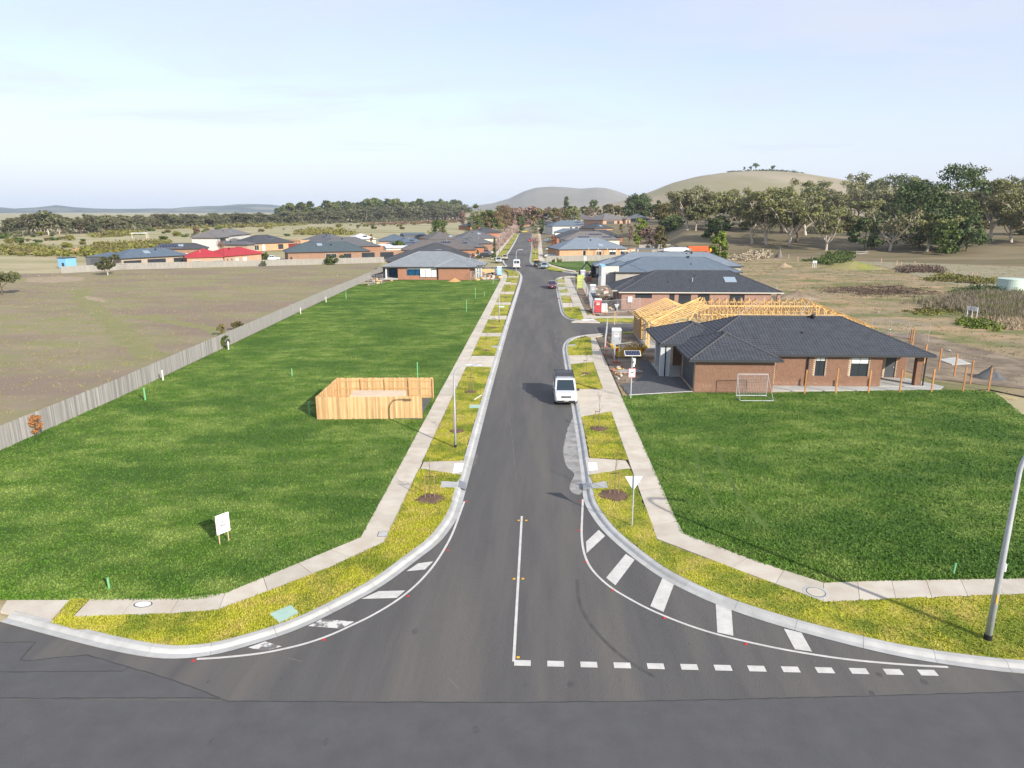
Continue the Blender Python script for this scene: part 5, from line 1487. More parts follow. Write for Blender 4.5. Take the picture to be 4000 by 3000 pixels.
CARS = dict(   # L, W, stations (y from the tail, z bottom, z shoulder, half width), cabin (tail base, tail roof, front roof, front base), belt, roof, wheels y, radius
    van=dict(L=5.1, W=1.92, st=[(0, .42, 1.02, .90), (.12, .3, 1.08, .955), (1.0, .26, 1.10, .96), (3.55, .26, 1.12, .96), (4.15, .27, 1.13, .955), (4.75, .28, 1.03, .94), (5.0, .32, .93, .89), (5.1, .40, .80, .78)],
             cab=(.03, .12, 3.25, 4.22), belt=1.05, roof=1.92, wh=(.98, 4.2), wr=.34),
    sedan=dict(L=4.75, W=1.78, st=[(0, .42, .78, .76), (.12, .28, .92, .85), (.9, .22, .95, .885), (3.2, .22, .94, .89), (4.1, .24, .86, .87), (4.6, .3, .76, .81), (4.75, .38, .66, .70)],
               cab=(.72, 1.35, 2.35, 3.15), belt=.92, roof=1.42, wh=(.95, 3.75), wr=.32),
    suv=dict(L=4.8, W=1.88, st=[(0, .5, .95, .82), (.1, .36, 1.08, .92), (.9, .32, 1.12, .94), (3.3, .32, 1.12, .94), (4.3, .34, 1.06, .92), (4.7, .42, .95, .86), (4.8, .5, .82, .76)],
             cab=(.08, .35, 2.55, 3.35), belt=1.08, roof=1.74, wh=(.95, 3.85), wr=.37),
    ute=dict(L=5.2, W=1.86, st=[(0, .55, 1.0, .86), (.1, .44, 1.08, .91), (1.6, .40, 1.10, .92), (3.75, .38, 1.12, .93), (4.7, .40, 1.08, .91), (5.08, .46, .98, .87), (5.2, .55, .86, .78)],
             cab=(1.62, 1.80, 3.05, 3.8), belt=1.08, roof=1.78, wh=(1.05, 4.2), wr=.38),
    highvan=dict(L=5.6, W=2.05, st=[(0, .46, 1.25, .98), (.08, .36, 1.30, 1.02), (1.0, .32, 1.3, 1.025), (4.2, .32, 1.3, 1.025), (4.9, .34, 1.2, .99), (5.4, .38, .95, .92), (5.6, .48, .7, .8)],
                 cab=(.02, .10, 4.1, 4.75), belt=1.25, roof=2.5, wh=(1.05, 4.6), wr=.35))

def car(label, kind, colour, loc, heading, cat='car', group=None, rack=False, emblem=False, name=None, tray=False):
    """heading: the compass turn of the nose from +y, counter-clockwise"""
    c = CARS[kind]; L, W = c['L'], c['W']; P_ = PAINT[colour]
    root = thing(name or {'van': 'parked_van', 'highvan': 'parked_van', 'ute': 'utility_pickup', 'suv': 'parked_car', 'sedan': 'parked_car'}[kind], label, cat, loc, heading, group)
    Y = lambda y: y - L / 2
    mb = MB(); rings = []
    for y, zb, zs, hw in c['st']:
        r = []
        for sx in (1, -1):
            pts = [(hw * .90, zb), (hw, zb + .16), (hw * 1.0, lerp(zb, zs, .62)), (hw * .955, zs - .03), (hw * .86, zs)]
            if sx < 0: pts = list(reversed(pts))
            r += [(sx * a, Y(y), z) for a, z in pts]
        rings.append(list(reversed(r)))
    loft(mb, list(reversed(rings)))
    b0, b1, f1, f0 = c['cab']; zb, zr = c['belt'] - .04, c['roof']
    hb, hr = W * .465, W * (.43 if 'van' in kind else .385)
    def ring(t, inset=0.0):
        z = lerp(zb, zr, t); h = lerp(hb, hr, t ** 1.3)
        return [(-h, Y(lerp(b0, b1, t)), z), (h, Y(lerp(b0, b1, t)), z), (h, Y(lerp(f0, f1, t)), z), (-h, Y(lerp(f0, f1, t)), z)]
    rr = [ring(0), ring(.5), ring(.93)]
    top = ring(1.0); cx = [(x * .93, y * .985 + .0, z) for x, y, z in top]
    loft(mb, rr + [cx])
    body = obj('body', mb, P_, root)
    bv = body.modifiers.new('soften', 'BEVEL'); bv.width = .05; bv.segments = 2; bv.limit_method = 'ANGLE'; bv.angle_limit = math.radians(25)
    # glass, a little proud of the cabin faces
    def pane(name, a, b, c_, d, push):
        n = (Vector(b) - Vector(a)).cross(Vector(d) - Vector(a)).normalized() * push
        q = [Vector(p) + n for p in (a, b, c_, d)]
        mb = MB(); back = [p - n * 1.6 for p in q]
        mb.add(q + back, [(0, 1, 2, 3), (0, 4, 5, 1), (1, 5, 6, 2), (2, 6, 7, 3), (3, 7, 4, 0)])
        return obj(name, mb, m_carglass, root)
    def pt(side, t, f):      # on the cabin: side 'f','b' -> f in -1..1 across; 'l','r' -> f 0..1 from tail to nose
        R = ring(t)
        if side == 'f': return tuple(lerp(R[3][i], R[2][i], f) for i in range(3))
        if side == 'b': return tuple(lerp(R[0][i], R[1][i], f) for i in range(3))
        if side == 'r': return tuple(lerp(R[1][i], R[2][i], f) for i in range(3))
        return tuple(lerp(R[0][i], R[3][i], f) for i in range(3))
    pane('windscreen', pt('f', .1, .93), pt('f', .1, .07), pt('f', .9, .10), pt('f', .9, .90), .03)
    pane('rear_window', pt('b', .3 if 'van' in kind else .15, .1), pt('b', .3 if 'van' in kind else .15, .9), pt('b', .86, .88), pt('b', .86, .12), .03)
    spans = {'van': ((.04, .30), (.33, .64), (.68, .93)), 'highvan': ((.80, .95),), 'ute': ((.10, .42), (.48, .9)), 'suv': ((.05, .28), (.32, .60), (.64, .92)), 'sedan': ((.10, .48), (.53, .90))}[kind]
    for s, e in spans:
        lo = .45 if kind == 'highvan' else .22
        pane('side_window', pt('r', lo, s), pt('r', lo, e), pt('r', .88, e - .02), pt('r', .88, s + .02), .025)
        pane('side_window', pt('l', lo, e), pt('l', lo, s), pt('l', .88, s + .02), pt('l', .88, e - .02), .025)
    # wheels
    rw = c['wr']
    tyre = MB().lathe((0, 0, 0), [(rw * .8, -.11), (rw, -.08), (rw, .08), (rw * .8, .11)], 18).mesh('tyre', m_tyre)
    rim = MB().lathe((0, 0, 0), [(rw * .62, -.118), (rw * .62, .118)], 14).mesh('rim', m_rim)
    for y in c['wh']:
        for sx in (-1, 1):
            wl_ = obj('wheel', tyre, None, root, (sx * (W / 2 - .11), Y(y), rw)); wl_.rotation_euler = (0, PI / 2, 0)
            obj('rim', rim, None, wl_)
    nose = c['st'][-1]; n2 = c['st'][-2]
    zf = nose[2]
    for sx in (-1, 1):
        hl = MB()
        x0, x1 = sx * n2[3] * .60, sx * n2[3] * .985
        yA, yB = Y(nose[0]) - .03, Y(n2[0]) - .06
        hl.add([(x0, yA + .01, zf - .10), (x0, yA - .04, zf + .06), (x1, yB + .02, zf + .12), (x1, yB + .06, zf - .08), (x0, yA - .2, zf - .1), (x0, yA - .2, zf + .06), (x1, yB - .1, zf + .12), (x1, yB - .1, zf - .08)],
               [(0, 1, 2, 3), (1, 5, 6, 2), (0, 3, 7, 4), (3, 2, 6, 7), (0, 4, 5, 1)])
        obj('headlight', hl, m_lamp, root)
        obj('tail_light', MB().box((sx * c['st'][1][3] * .93, Y(.03), c['st'][1][2] - .16), (.13, .12, .26 if kind != 'highvan' else .6)), m_tail, root)
        mr = MB().box((sx * (W / 2 + .10), Y(f0 - .25), c['belt'] + .12), (.20, .12, .18)).box((sx * (W / 2 - .02), Y(f0 - .25), c['belt'] + .06), (.12, .06, .06))
        obj('mirror', mr, P_ if kind in ('sedan', 'suv') else m_plast, root)
    gr = MB().box((0, Y(L) - .03, zf - .0), (nose[3] * 1.05, .10, .15))
    g = obj('grille', gr, m_plast, root)
    for k in (-1, 1): obj('grille_bar', MB().box((0, Y(L) + .02, zf + k * .035), (nose[3] * 1.0, .03, .022)), m_chrome, g)
    bp = MB().box((0, Y(L) - .04, nose[1] + .02), (W * .80, .16, .17)); obj('front_bumper', bp, m_plast if kind in ('van', 'ute', 'highvan') else P_, root)
    bp = MB().box((0, Y(0) + .03, c['st'][0][1] + .06), (W * .84, .16, .2)); obj('rear_bumper', bp, m_plast if kind in ('highvan', 'ute') else P_, root)
    for y, z in ((Y(L) + .05, nose[1] + .12), (Y(0) - .06, c['st'][0][1] + .30)):
        pl_ = obj('number_plate', MB().box((0, y, z), (.37, .02, .12)), m_plate, root)
        mbp = MB()
        for k in range(6): mbp.box((-.13 + k * .052 + (.02 if k > 2 else 0), y + (.012 if y > 0 else -.012), z), (.03, .006, .06))
        obj('plate_characters', mbp, m_plast, pl_)
    if emblem:
        e = MB()
        for sx in (-1, 1): e.bar((sx * .045 - .02, Y(L) + .045, zf - .05), (sx * .045 + .02, Y(L) + .045, zf + .05), .022)
        e.bar((-.06, Y(L) + .045, zf - .01), (.06, Y(L) + .045, zf + .012), .02)
        obj('emblem', e, m_chrome, g)
    if rack:
        rk = obj('roof_rack', MB().b2((-.80, Y(.35), zr + .10), (-.74, Y(2.75), zr + .15)).b2((.74, Y(.35), zr + .10), (.80, Y(2.75), zr + .15)), m_plast, root)
        for k in range(11):
            y = .38 + k * .235
            obj('rack_slat', MB().b2((-.74, Y(y), zr + .11), (.74, Y(y) + .055, zr + .14)), m_plast if k else m_plast, rk)
        for y in (.4, 1.2, 2.0, 2.7):
            for sx in (-1, 1): obj('rack_foot', MB().b2((sx * .77 - .05, Y(y) - .05, zr - .06), (sx * .77 + .05, Y(y) + .05, zr + .10)), m_plast, rk)
    if tray and kind == 'ute':
        obj('tray_liner', MB().b2((-.78, Y(.12), 1.0), (.78, Y(1.58), 1.11)), m_plast, root)
    return root

HD_ = PI     # nose towards the camera
car('white people mover van with black slatted roof rack parked at the right kerb', 'van', 'white', (2.36, 57.95, 0), HD_ + .02, 'van', rack=True, emblem=True)
car('maroon sedan parked at the kerb beside the fenced verges', 'sedan', 'maroon', ((2.90, 146.41)[0], (2.85, 143.96)[1] + 2.3, 0), HD_)
car('white high roofed van seen from behind at the left side street', 'highvan', 'white', ((-6.08, 193.11)[0], (-6.08, 193.11)[1] + 2.9, 0), .03, 'van')
car('silver blue pickup facing the camera at the side street corner', 'ute', 'silverblue', ((1.78, 193.41)[0], (1.78, 193.41)[1] + 2.6, 0), HD_ - .12, 'pickup', tray=True)
car('dark grey pickup loaded with boards behind the silver blue pickup', 'ute', 'darkgrey', ((-0.36, 200.44)[0], (-0.36, 200.44)[1] + 3.2, 0), HD_ - .05, 'pickup', tray=True)
car('white pickup with open road behind, parked on the left verge', 'ute', 'white', ((-12.35, 214.80)[0], (-12.35, 214.80)[1] + 2.6, 0), HD_ + .04, 'pickup')
car('cream and brown pickup parked behind the white one', 'ute', 'cream', ((-11.04, 228.34)[0], (-11.04, 228.34)[1] + 2.6, 0), HD_ + .02, 'pickup')
car('black sport utility car parked side on in a left driveway', 'suv', 'black', (*(-17.70, 239.35), .1), -PI / 2 + .1)
car('silver wagon with dark windows behind the black car', 'suv', 'silver', (*(-18.97, 259.16), .1), -PI / 2 + .1)
car('white car half hidden by the roof beside the black car', 'sedan', 'white', (*(-20.46, 241.90), .1), -PI / 2)
car('small red car driving away far down the street', 'sedan', 'red', (*(-4.42, 370.92), 0), 0)
car('pale silver sedan parked side on in front of the grey brown roofed house', 'sedan', 'silver', (*(5.23, 285.29), .1), PI / 2 - .1)
car('red car beside the bushes next to the orange brick house', 'sedan', 'red', (*(6.11, 260.11), .1), PI / 2 - .2)
car('white car behind the corner of the paling fence', 'sedan', 'white', (*(4.40, 242.84), .1), PI / 2)
car('pale blue car parked at an angle beside the orange tree', 'sedan', 'paleblue', (*(4.29, 368.18), .1), PI / 2 - .7)
car('yellow car in front of the orange brick house at the street end', 'sedan', 'yellow', (*(-10.83, 523.32), 0), -PI / 2)
car('dark car beside the yellow one at the street end', 'sedan', 'darkgrey', (*(-13.70, 517.15), 0), .2)
car('white tray truck parked by the paling fence right of the red roofed house', 'ute', 'white', (*(-85.44, 222.01), .1), -PI / 2 + .3, 'pickup', tray=True)
# load of boards, white machine and small trailer by the two pickups
bd = thing('board_load', 'pale boards lying on the dark grey pickup', 'boards', ((-0.36, 200.44)[0] - .3, (-0.36, 200.44)[1] + 3.4, 1.82), .0)
for k in range(4): obj('board', MB().box((-.45 + .3 * k, 0, .05), (.25, 4.2, .08)), m_pine, bd)
cs = thing('covered_boat', 'white covered boat on a trailer in a fenced yard', 'boat', (*(50.38, 261.67), .1), .02)
hull = MB(); rings = []
for y, hw, z0, z1 in ((-5, .5, 1.2, 1.5), (-4.2, 1.1, .8, 2.1), (-2, 1.3, .6, 2.5), (1, 1.3, .6, 2.6), (4, 1.25, .6, 2.5), (4.8, 1.1, .7, 2.2)):
    rings.append([(y, -hw * .5, z0), (y, -hw, z0 + .5), (y, -hw * .8, z1 - .3), (y, 0, z1), (y, hw * .8, z1 - .3), (y, hw, z0 + .5), (y, hw * .5, z0)])
loft(hull, rings); obj('cover', hull, PAINT['white'], cs)
obj('trailer_frame', MB().b2((-5, -.8, .45), (5.5, .8, .6)), m_plast, cs)
for x in (-1, 0.2):
    for y in (-1, 1): obj('wheel', MB().tube([(x, y - .1, .33), (x, y + .1, .33)], .33, 14), m_tyre, cs)
# orange container and the yellow loader beside it
ct = thing('shipping_container', 'orange shipping container standing in the right paddock', 'container', (*(60.86, 270.01), .05), .04)
m_or = mat('orange_steel', (.62, .13, .035), .6, (.5, .1, .03), 2)
cb_ = MB().b2((-4.2, -1.2, .12), (4.2, 1.2, 2.6)); obj('box', cb_, m_or, ct)
rib = MB().b2((-.09, -.03, .25), (.09, 0, 2.5)).mesh('rib', m_or)
for k in range(20): obj('rib', rib, None, ct, (-4.0 + k * .42, -1.2, 0))
obj('door_frame', MB().b2((-4.28, -1.22, .1), (-4.2, 1.22, 2.65)), mat('dark_orange_steel', (.4, .09, .03), .6), ct)
ld = thing('small_loader', 'orange and yellow loader partly behind the tall green shrub', 'loader', (*(62.88, 260.61), .05), .3)
obj('chassis', MB().b2((-1.6, -.8, .5), (1.6, .8, 1.3)), m_or, ld); obj('cab', MB().b2((-.3, -.7, 1.3), (1.2, .7, 2.4)), m_yel, ld)
obj('bucket', MB().b2((-2.4, -.9, .2), (-1.6, .9, .9)), m_yel, ld)
for x in (-1, 1):
    for y in (-.85, .85): obj('wheel', MB().tube([(x, y - .15, .5), (x, y + .15, .5)], .5, 14), m_tyre, ld)

# ================================================================== STREET FURNITURE
def bent_pole(h, arm, r0, r1, rise=.6, n=10):
    bd_ = .9 if h < 8 else 1.7
    pts = [(0, 0, 0), (0, 0, h * .5), (0, 0, h - bd_)]
    for k in range(1, n + 1):
        a = PI / 2 * k / n
        pts.append((arm * .55 * (1 - math.cos(a)), 0, h - bd_ + bd_ * math.sin(a)))
    pts.append((arm, 0, h + rise * .08))
    L = len(pts)
    return pts, [lerp(r0, r1, min(1, p[2] / h)) for p in pts]
def lamp(label, loc, h, arm, rz, r0=.075, r1=.045, sign=False, group=None):
    root = thing('street_lamp', label, 'street lamp', loc, rz, group)
    pts, rd = bent_pole(h, arm, r0, r1)
    obj('pole', MB().tube(pts, rd, 12), m_steel, root, smooth=True)
    obj('base_sleeve', MB().tube([(0, 0, -.05), (0, 0, .22)], r0 * 1.12, 12), m_black, root)
    hd = MB(); rings = []
    for x, hw, hh in ((0, .05, .04), (.12, .10, .06), (.45, .14, .07), (.65, .09, .05), (.70, .04, .03)):
        rings.append([(arm + x - .1, -hw, h - .0), (arm + x - .1, -hw * .7, h + hh), (arm + x - .1, hw * .7, h + hh), (arm + x - .1, hw, h), (arm + x - .1, hw * .6, h - .03), (arm + x - .1, -hw * .6, h - .03)])
    loft(hd, rings); lh = obj('lamp_head', hd, m_steel, root)
    obj('lens', MB().box((arm + .22, 0, h - .035), (.3, .18, .03)), m_lamp, lh)
    return root
lamp('street lamp with curved arm on the left verge beside the pine enclosure', (*(-5.53, 44.39), .14), 5.75, 1.25, 0, .085, .05)
bigl = lamp('large street lamp curving out of the picture at the right corner', (*(17.03, 23.56), .14), 8.35, 2.6, -.15, .125, .07)
obj('yellow_label', MB().box((.0, -.122, 1.75), (.05, .02, .38)), m_yel, bigl)
obj('access_box', MB().box((.13, 0, 3.0), (.05, .1, .3)), m_white, bigl)
l3 = lamp('street lamp carrying a green street name sign on the left verge', (*(-5.60, 99.27), .14), 5.6, 1.1, .1)
bl = obj('name_blade', MB().box((.45, 0, 2.2), (.9, .03, .2)), mat('pale_green_sign', (.42, .62, .50), .6), l3)
obj('green_end', MB().box((.82, 0, 2.2), (.14, .04, .19)), mat('green_sign', (.04, .28, .12), .6), bl)
lamp('street lamp on the corner behind the white high roofed van', (*(-5.54, 174.09), .14), 6.2, 1.2, .1, .09, .055)
lamp('street lamp among the bare trees far down the left side', (*(-14.58, 263.93), .14), 7.5, 1.6, .2)
lamp('farthest street lamp near the end of the left verge', (*(-14.48, 387.64), .14), 7.5, 1.6, .2)
# give way sign seen from behind
gs = thing('give_way_sign', 'blank white triangle back of a give way sign on the right verge', 'sign', (*(4.91, 32.78), .14), .06)
obj('pole', MB().tube([(0, 0, 0), (0, 0, 2.75)], .032, 10), m_steel, gs)
tp = obj('plate', MB().add([(-.45, .045, 2.68), (.45, .045, 2.68), (0, .045, 1.9), (-.45, .055, 2.68), (.45, .055, 2.68), (0, .055, 1.9)], [(0, 2, 1), (3, 4, 5), (0, 1, 4, 3), (1, 2, 5, 4), (2, 0, 3, 5)]), mat('sign_back', (.66, .67, .68), .45), gs)
for z in (2.1, 2.5): obj('bracket', MB().box((0, .03, z), (.09, .05, .04)), m_steel, gs)
g2 = thing('give_way_sign', 'small steel backed give way sign at the side road with the cone topped stake', 'sign', (*(11.29, 98.97), .14), .5)
obj('pole', MB().tube([(0, 0, 0), (0, 0, 2.7)], .03, 10), m_steel, g2)
obj('plate', MB().add([(-.42, .04, 2.7), (.42, .04, 2.7), (0, .04, 1.95), (-.42, .05, 2.7), (.42, .05, 2.7), (0, .05, 1.95)], [(0, 2, 1), (3, 4, 5), (0, 1, 4, 3), (1, 2, 5, 4), (2, 0, 3, 5)]), m_steel, g2)
sk = thing('stake', 'timber stake with a black cap beside the small give way sign', 'stake', (*(10.88, 97.58), .1))
obj('post', MB().box((0, 0, 1.0), (.09, .09, 2.0)), m_pine, sk); obj('cap', MB().box((0, 0, 2.15), (.2, .16, .34)), m_black, sk)

# lettering on signs
def text(name, body, size, m, parent, loc, rot, align='CENTER'):
    cu = bpy.data.curves.new(name, 'FONT'); cu.body = body; cu.size = size; cu.align_x = align; cu.align_y = 'CENTER'; cu.extrude = .002; cu.offset = size * .022
    cu.materials.append(m)
    o = bpy.data.objects.new(name, cu); COL.objects.link(o); o.parent = parent; o.location = loc; o.rotation_euler = rot
    return o
a, b = Vector((*(-15.30, 30.01), 0)), Vector((*(-15.02, 30.42), 0))
ls = thing('lot_sign', 'white Lot 2 393m2 sign board on two timber stakes', 'sign', ((a.x + b.x) / 2, (a.y + b.y) / 2, .12), math.atan2(b.y - a.y, b.x - a.x))
hw = (b - a).length / 2
pn = obj('panel', MB().box((0, -.04, 1.02), (.70, .03, .98)), mat('white_board', (.76, .76, .77), .5), ls)
for sx in (-1, 1):
    obj('stake', MB().box((sx * hw * .95, 0, .72), (.05, .03, 1.5)), mat('pale_stake', (.50, .36, .25), .9), ls)
m_ink = mat('dark_ink', (.05, .05, .055), .7)
text('lettering', 'Lot 2', .155, m_ink, pn, (0, -.058, 1.12), (PI / 2, 0, 0)); text('lettering', '393m\u00b2', .155, m_ink, pn, (0, -.058, .93), (PI / 2, 0, 0))
obj('header_line', MB().box((0, -.058, 1.385), (.52, .004, .022)).box((0, -.058, 1.345), (.46, .004, .012)), mat('grey_print', (.45, .45, .47), .7), pn)
obj('header_mark', MB().box((-.13, -.058, 1.43), (.06, .004, .03)), mat('green_print', (.12, .4, .12), .7), pn)
obj('footer_mark', MB().add([(-.27, -.058, .62), (-.21, -.058, .62), (-.21, -.058, .67)], [(0, 1, 2)]), mat('red_print', (.5, .03, .06), .7), pn)
obj('footer_line', MB().box((.04, -.058, .64), (.42, .004, .018)), MATS['grey_print'], pn)
# camera warning pole with its solar panel
cp_ = thing('camera_pole', 'steel pole with tilted solar panel and camera warning sign beside the gravel drive', 'camera pole', (*(8.04, 57.80), .12))
obj('pole', MB().tube([(0, 0, 0), (0, 0, 3.75)], .055, 12), m_steel, cp_)
sp = obj('solar_panel', MB().box((0, 0, 0), (1.35, .78, .04)), m_white, cp_, (0, -.05, 3.95)); sp.rotation_euler = (math.radians(22), 0, 0)
sc_ = MB()
for i in range(9):
    for j in range(4): sc_.box((-.56 + .14 * i, -.26 + .175 * j, .024), (.13, .165, .006))
obj('cells', sc_, m_solar, sp)
wsn = obj('warning_sign', MB().box((.02, -.08, 2.25), (.62, .02, .82)), m_white, cp_)
wb = MB()
for s_ in (-1, 1): wb.box((.02 + s_ * .29, -.095, 2.25), (.035, .01, .82))
wb.box((.02, -.095, 2.64), (.62, .01, .04)); wb.box((.02, -.095, 2.575), (.44, .008, .03)); wb.box((.02, -.095, 1.86), (.62, .01, .035))
obj('red_border', wb, MATS['red_print'], wsn)
cm = MB().bar((-.06, -.097, 2.26), (.18, -.097, 2.36), .012, .085).bar((-.15, -.097, 2.20), (-.02, -.097, 2.27), .012, .03).bar((.02, -.097, 2.24), (.05, -.097, 2.16), .012, .03).box((-.17, -.097, 2.15), (.09, .01, .04)).box((.16, -.097, 2.15), (.07, .01, .035)).box((.02, -.097, 1.97), (.44, .01, .04))
obj('camera_symbol', cm, m_ink, wsn)
obj('camera_box', MB().box((.16, -.02, 3.25), (.22, .2, .5)).box((.15, -.02, 2.9), (.14, .14, .22)), m_white, cp_)
obj('camera', MB().tube([(.1, -.25, 3.2), (.1, -.02, 3.25)], .05, 10), m_black, cp_)

# portable toilets
def toilet(label, colour, loc, rz, sign='red'):
    root = thing('portable_toilet', label, 'portable toilet', loc, rz, 'portable toilets on the building sites')
    mc = mat('toilet_' + colour, dict(grey=(.42, .45, .48), red=(.55, .02, .03), blue=(.32, .55, .75), grey2=(.36, .40, .44))[colour], .5)
    obj('cabin', MB().b2((-.54, -.54, .1), (.54, .54, 2.05)), mc, root)
    obj('skid', MB().b2((-.56, -.56, 0), (.56, .56, .1)), m_plast, root)
    obj('roof', MB().add([(-.58, -.58, 2.05), (.58, -.58, 2.05), (.58, .58, 2.05), (-.58, .58, 2.05), (-.5, -.5, 2.2), (.5, -.5, 2.2), (.5, .5, 2.2), (-.5, .5, 2.2)],
                         [(0, 1, 5, 4), (1, 2, 6, 5), (2, 3, 7, 6), (3, 0, 4, 7), (4, 5, 6, 7), (3, 2, 1, 0)]), m_white, root)
    dr = obj('door', MB().b2((-.42, -.575, .16), (.42, -.54, 1.98)), mc, root)
    for k in range(4): obj('door_rib', MB().b2((-.34 + .19 * k, -.59, .3), (-.27 + .19 * k, -.575, 1.1)), mc, dr)
    for sx in (-1, 1): obj('corner_post', MB().b2((sx * .5 - .05, -.585, .1), (sx * .5 + .05, -.49, 2.04)), mc, root)
    st = obj('sticker', MB().b2((-.24, -.595, 1.30), (.24, -.58, 1.66)), m_white, root)
    q = MB()
    for k in range(5): q.b2((-.18 + .075 * k, -.6, 1.48), (-.125 + .075 * k, -.595, 1.60))
    obj('sticker_print', q, m_red, st)
    obj('latch', MB().b2((.34, -.61, 1.0), (.40, -.575, 1.12)), m_plast, dr)
    return root
toilet('grey portable toilet with white roof beside the yellow skip bin', 'grey', (*(9.30, 81.17), .1), -.08)
toilet('red portable toilet with white sticker behind the mesh fence', 'red', (*(9.47, 109.43), .1), -.05)
toilet('grey portable toilet between the red one and the sign post', 'grey2', (*(10.29, 131.05), .1), -.05)
toilet('farthest grey portable toilet near the two workers', 'grey2', (*(10.39, 163.47), .1), 0)
toilet('light blue portable toilet in the rubble in front of the pale roofed house', 'blue', (*(-9.70, 173.93), .1), 0)
tk = thing('water_container', 'white cube shaped container beside the red portable toilet', 'container', (*(10.52, 110.33), .1), 0)
obj('tank', MB().b2((-.5, -.5, .1), (.5, .5, 1.3)), m_white, tk)
for k in range(4): obj('cage_bar', MB().b2((-.46 + .29 * k, -.53, .1), (-.43 + .29 * k, -.5, 1.3)), m_steel, tk)
obj('pallet', MB().b2((-.55, -.55, 0), (.55, .55, .1)), m_pine, tk)

# skip bin full of rubbish
sb = thing('skip_bin', 'yellow skip bin heaped with building rubbish behind mesh fence', 'skip bin', (*(9.98, 75.41), .1), .03)
m_skip = mat('yellow_skip', (.62, .40, .02), .6, (.5, .28, .02), 1.6, bump=.1, bscale=20)
a_ = [(-1.35, -.8, .12), (1.35, -.8, .12), (1.35, .8, .12), (-1.35, .8, .12)]; b_ = [(-1.85, -.9, 1.25), (1.85, -.9, 1.25), (1.85, .9, 1.25), (-1.85, .9, 1.25)]
inn = [(x * .96, y * .94, z - .02) for x, y, z in b_]; ini = [(x * .97, y * .95, .2) for x, y, z in a_]
obj('bin', MB().add(a_ + b_ + inn + ini, [(3, 2, 1, 0), (0, 1, 5, 4), (1, 2, 6, 5), (2, 3, 7, 6), (3, 0, 4, 7), (4, 5, 9, 8), (5, 6, 10, 9), (6, 7, 11, 10), (7, 4, 8, 11), (8, 9, 13, 12), (9, 10, 14, 13), (10, 11, 15, 14), (11, 8, 12, 15), (12, 13, 14, 15)]), m_skip, sb)
rm = MB().b2((-1.9, -.97, 1.18), (1.9, -.9, 1.28)).b2((-1.9, .9, 1.18), (1.9, .97, 1.28)).b2((-1.95, -.9, 1.18), (-1.85, .9, 1.28)).b2((1.85, -.9, 1.18), (1.95, .9, 1.28))
obj('rim', rm, m_skip, sb)
for x in (-.9, 0, .9): obj('side_rib', MB().bar((x * .8, -.83, .14), (x, -.94, 1.2), .09, .06), m_skip, sb)
for x in (-1.45, 1.45): obj('lug', MB().box((x, -.95, .95), (.14, .08, .3)), m_red, sb)
rs = random.Random(5); cols = [m_black, m_white, mat('cardboard', (.36, .25, .15), .9), mat('grey_plastic', (.30, .33, .36), .6), m_pine]
for k in range(34):
    x, y = rs.uniform(-1.55, 1.55), rs.uniform(-.7, .7); s_ = rs.uniform(.18, .5)
    mb = MB(); n_ = rs.randint(5, 8)
    pts = [(x + s_ * rs.uniform(-1, 1) * .7, y + s_ * rs.uniform(-1, 1) * .5, 1.15 + rs.uniform(-.1, .28)) for _ in range(4)]
    c0 = (x, y, 1.05)
    mb.add(pts + [c0], [(0, 1, 2), (0, 2, 3), (0, 1, 4), (1, 2, 4), (2, 3, 4), (3, 0, 4)])
    o = obj('rubbish', mb, cols[rs.choice((0, 0, 1, 1, 2, 3, 3, 4))], None)
    o.location = (*(9.98, 75.41), .12); o.rotation_euler = (0, 0, .03)
    tag(o, 'crumpled scrap of building rubbish heaped in the yellow skip bin', 'rubbish', 'rubbish in the skip bin')

# temporary mesh fences
def make_panel():
    root = thing('mesh_fence_panel', 'galvanised temporary mesh fence panel standing round a building site', 'mesh fence', (0, 0, 0), 0, 'temporary mesh fence panels')
    fr = MB()
    for x in (-1.15, 1.15): fr.tube([(x, 0, 0), (x, 0, 2.05)], .022, 6)
    for z in (.12, 2.05): fr.tube([(-1.15, 0, z), (1.15, 0, z)], .02, 6)
    obj('frame', fr, m_steel, root)
    wm = MB()
    for k in range(1, 16): wm.bar((-1.15 + 2.3 * k / 16, 0, .12), (-1.15 + 2.3 * k / 16, 0, 2.05), .007)
    for k in range(1, 9): wm.bar((-1.15, .005, .12 + 1.93 * k / 9), (1.15, .005, .12 + 1.93 * k / 9), .007)
    obj('wire_mesh', wm, m_steel, root)
    obj('foot_block', MB().b2((-1.24, -.22, 0), (-1.06, .22, .12)), mat('orange_foot', (.50, .12, .06), .8), root)
    return root
proto = make_panel(); first_panel = [True]
def panels(a, b, n=None, gaps=(), label=None):
    out = []
    L = math.hypot(b[0] - a[0], b[1] - a[1]); n = n or max(1, int(round(L / 2.35)))
    rz = math.atan2(b[1] - a[1], b[0] - a[0])
    for i in range(n):
        if i in gaps: continue
        t = (i + .5) / n
        p = (lerp(a[0], b[0], t), lerp(a[1], b[1], t), .12)
        if first_panel[0]:
            proto.location = p; proto.rotation_euler = (0, 0, rz); first_panel[0] = False; o = proto
        else:
            o = dup(proto, p, rz + rnd.uniform(-.03, .03))
        out.append(o)
    return out
def run(lab, *segs):
    for sg in segs:
        for o in panels(sg[0], sg[1], sg[2] if len(sg) > 2 else None): o['label'] = lab; o['group'] = 'mesh fence: ' + lab[11:]
run('mesh fence panel beside the grey portable toilet at the side road', ((7.46, 76.01), (9.18, 90.74)))
run('mesh fence panel standing around the yellow skip bin', ((8.21, 72.03), (8.41, 77.19)), ((8.20, 71.90), (10.99, 73.55)))
run('mesh fence panel along the footpath past the red portable toilet', ((8.63, 107.45), (8.96, 122.36)), ((9.03, 125.98), (9.47, 155.76)))
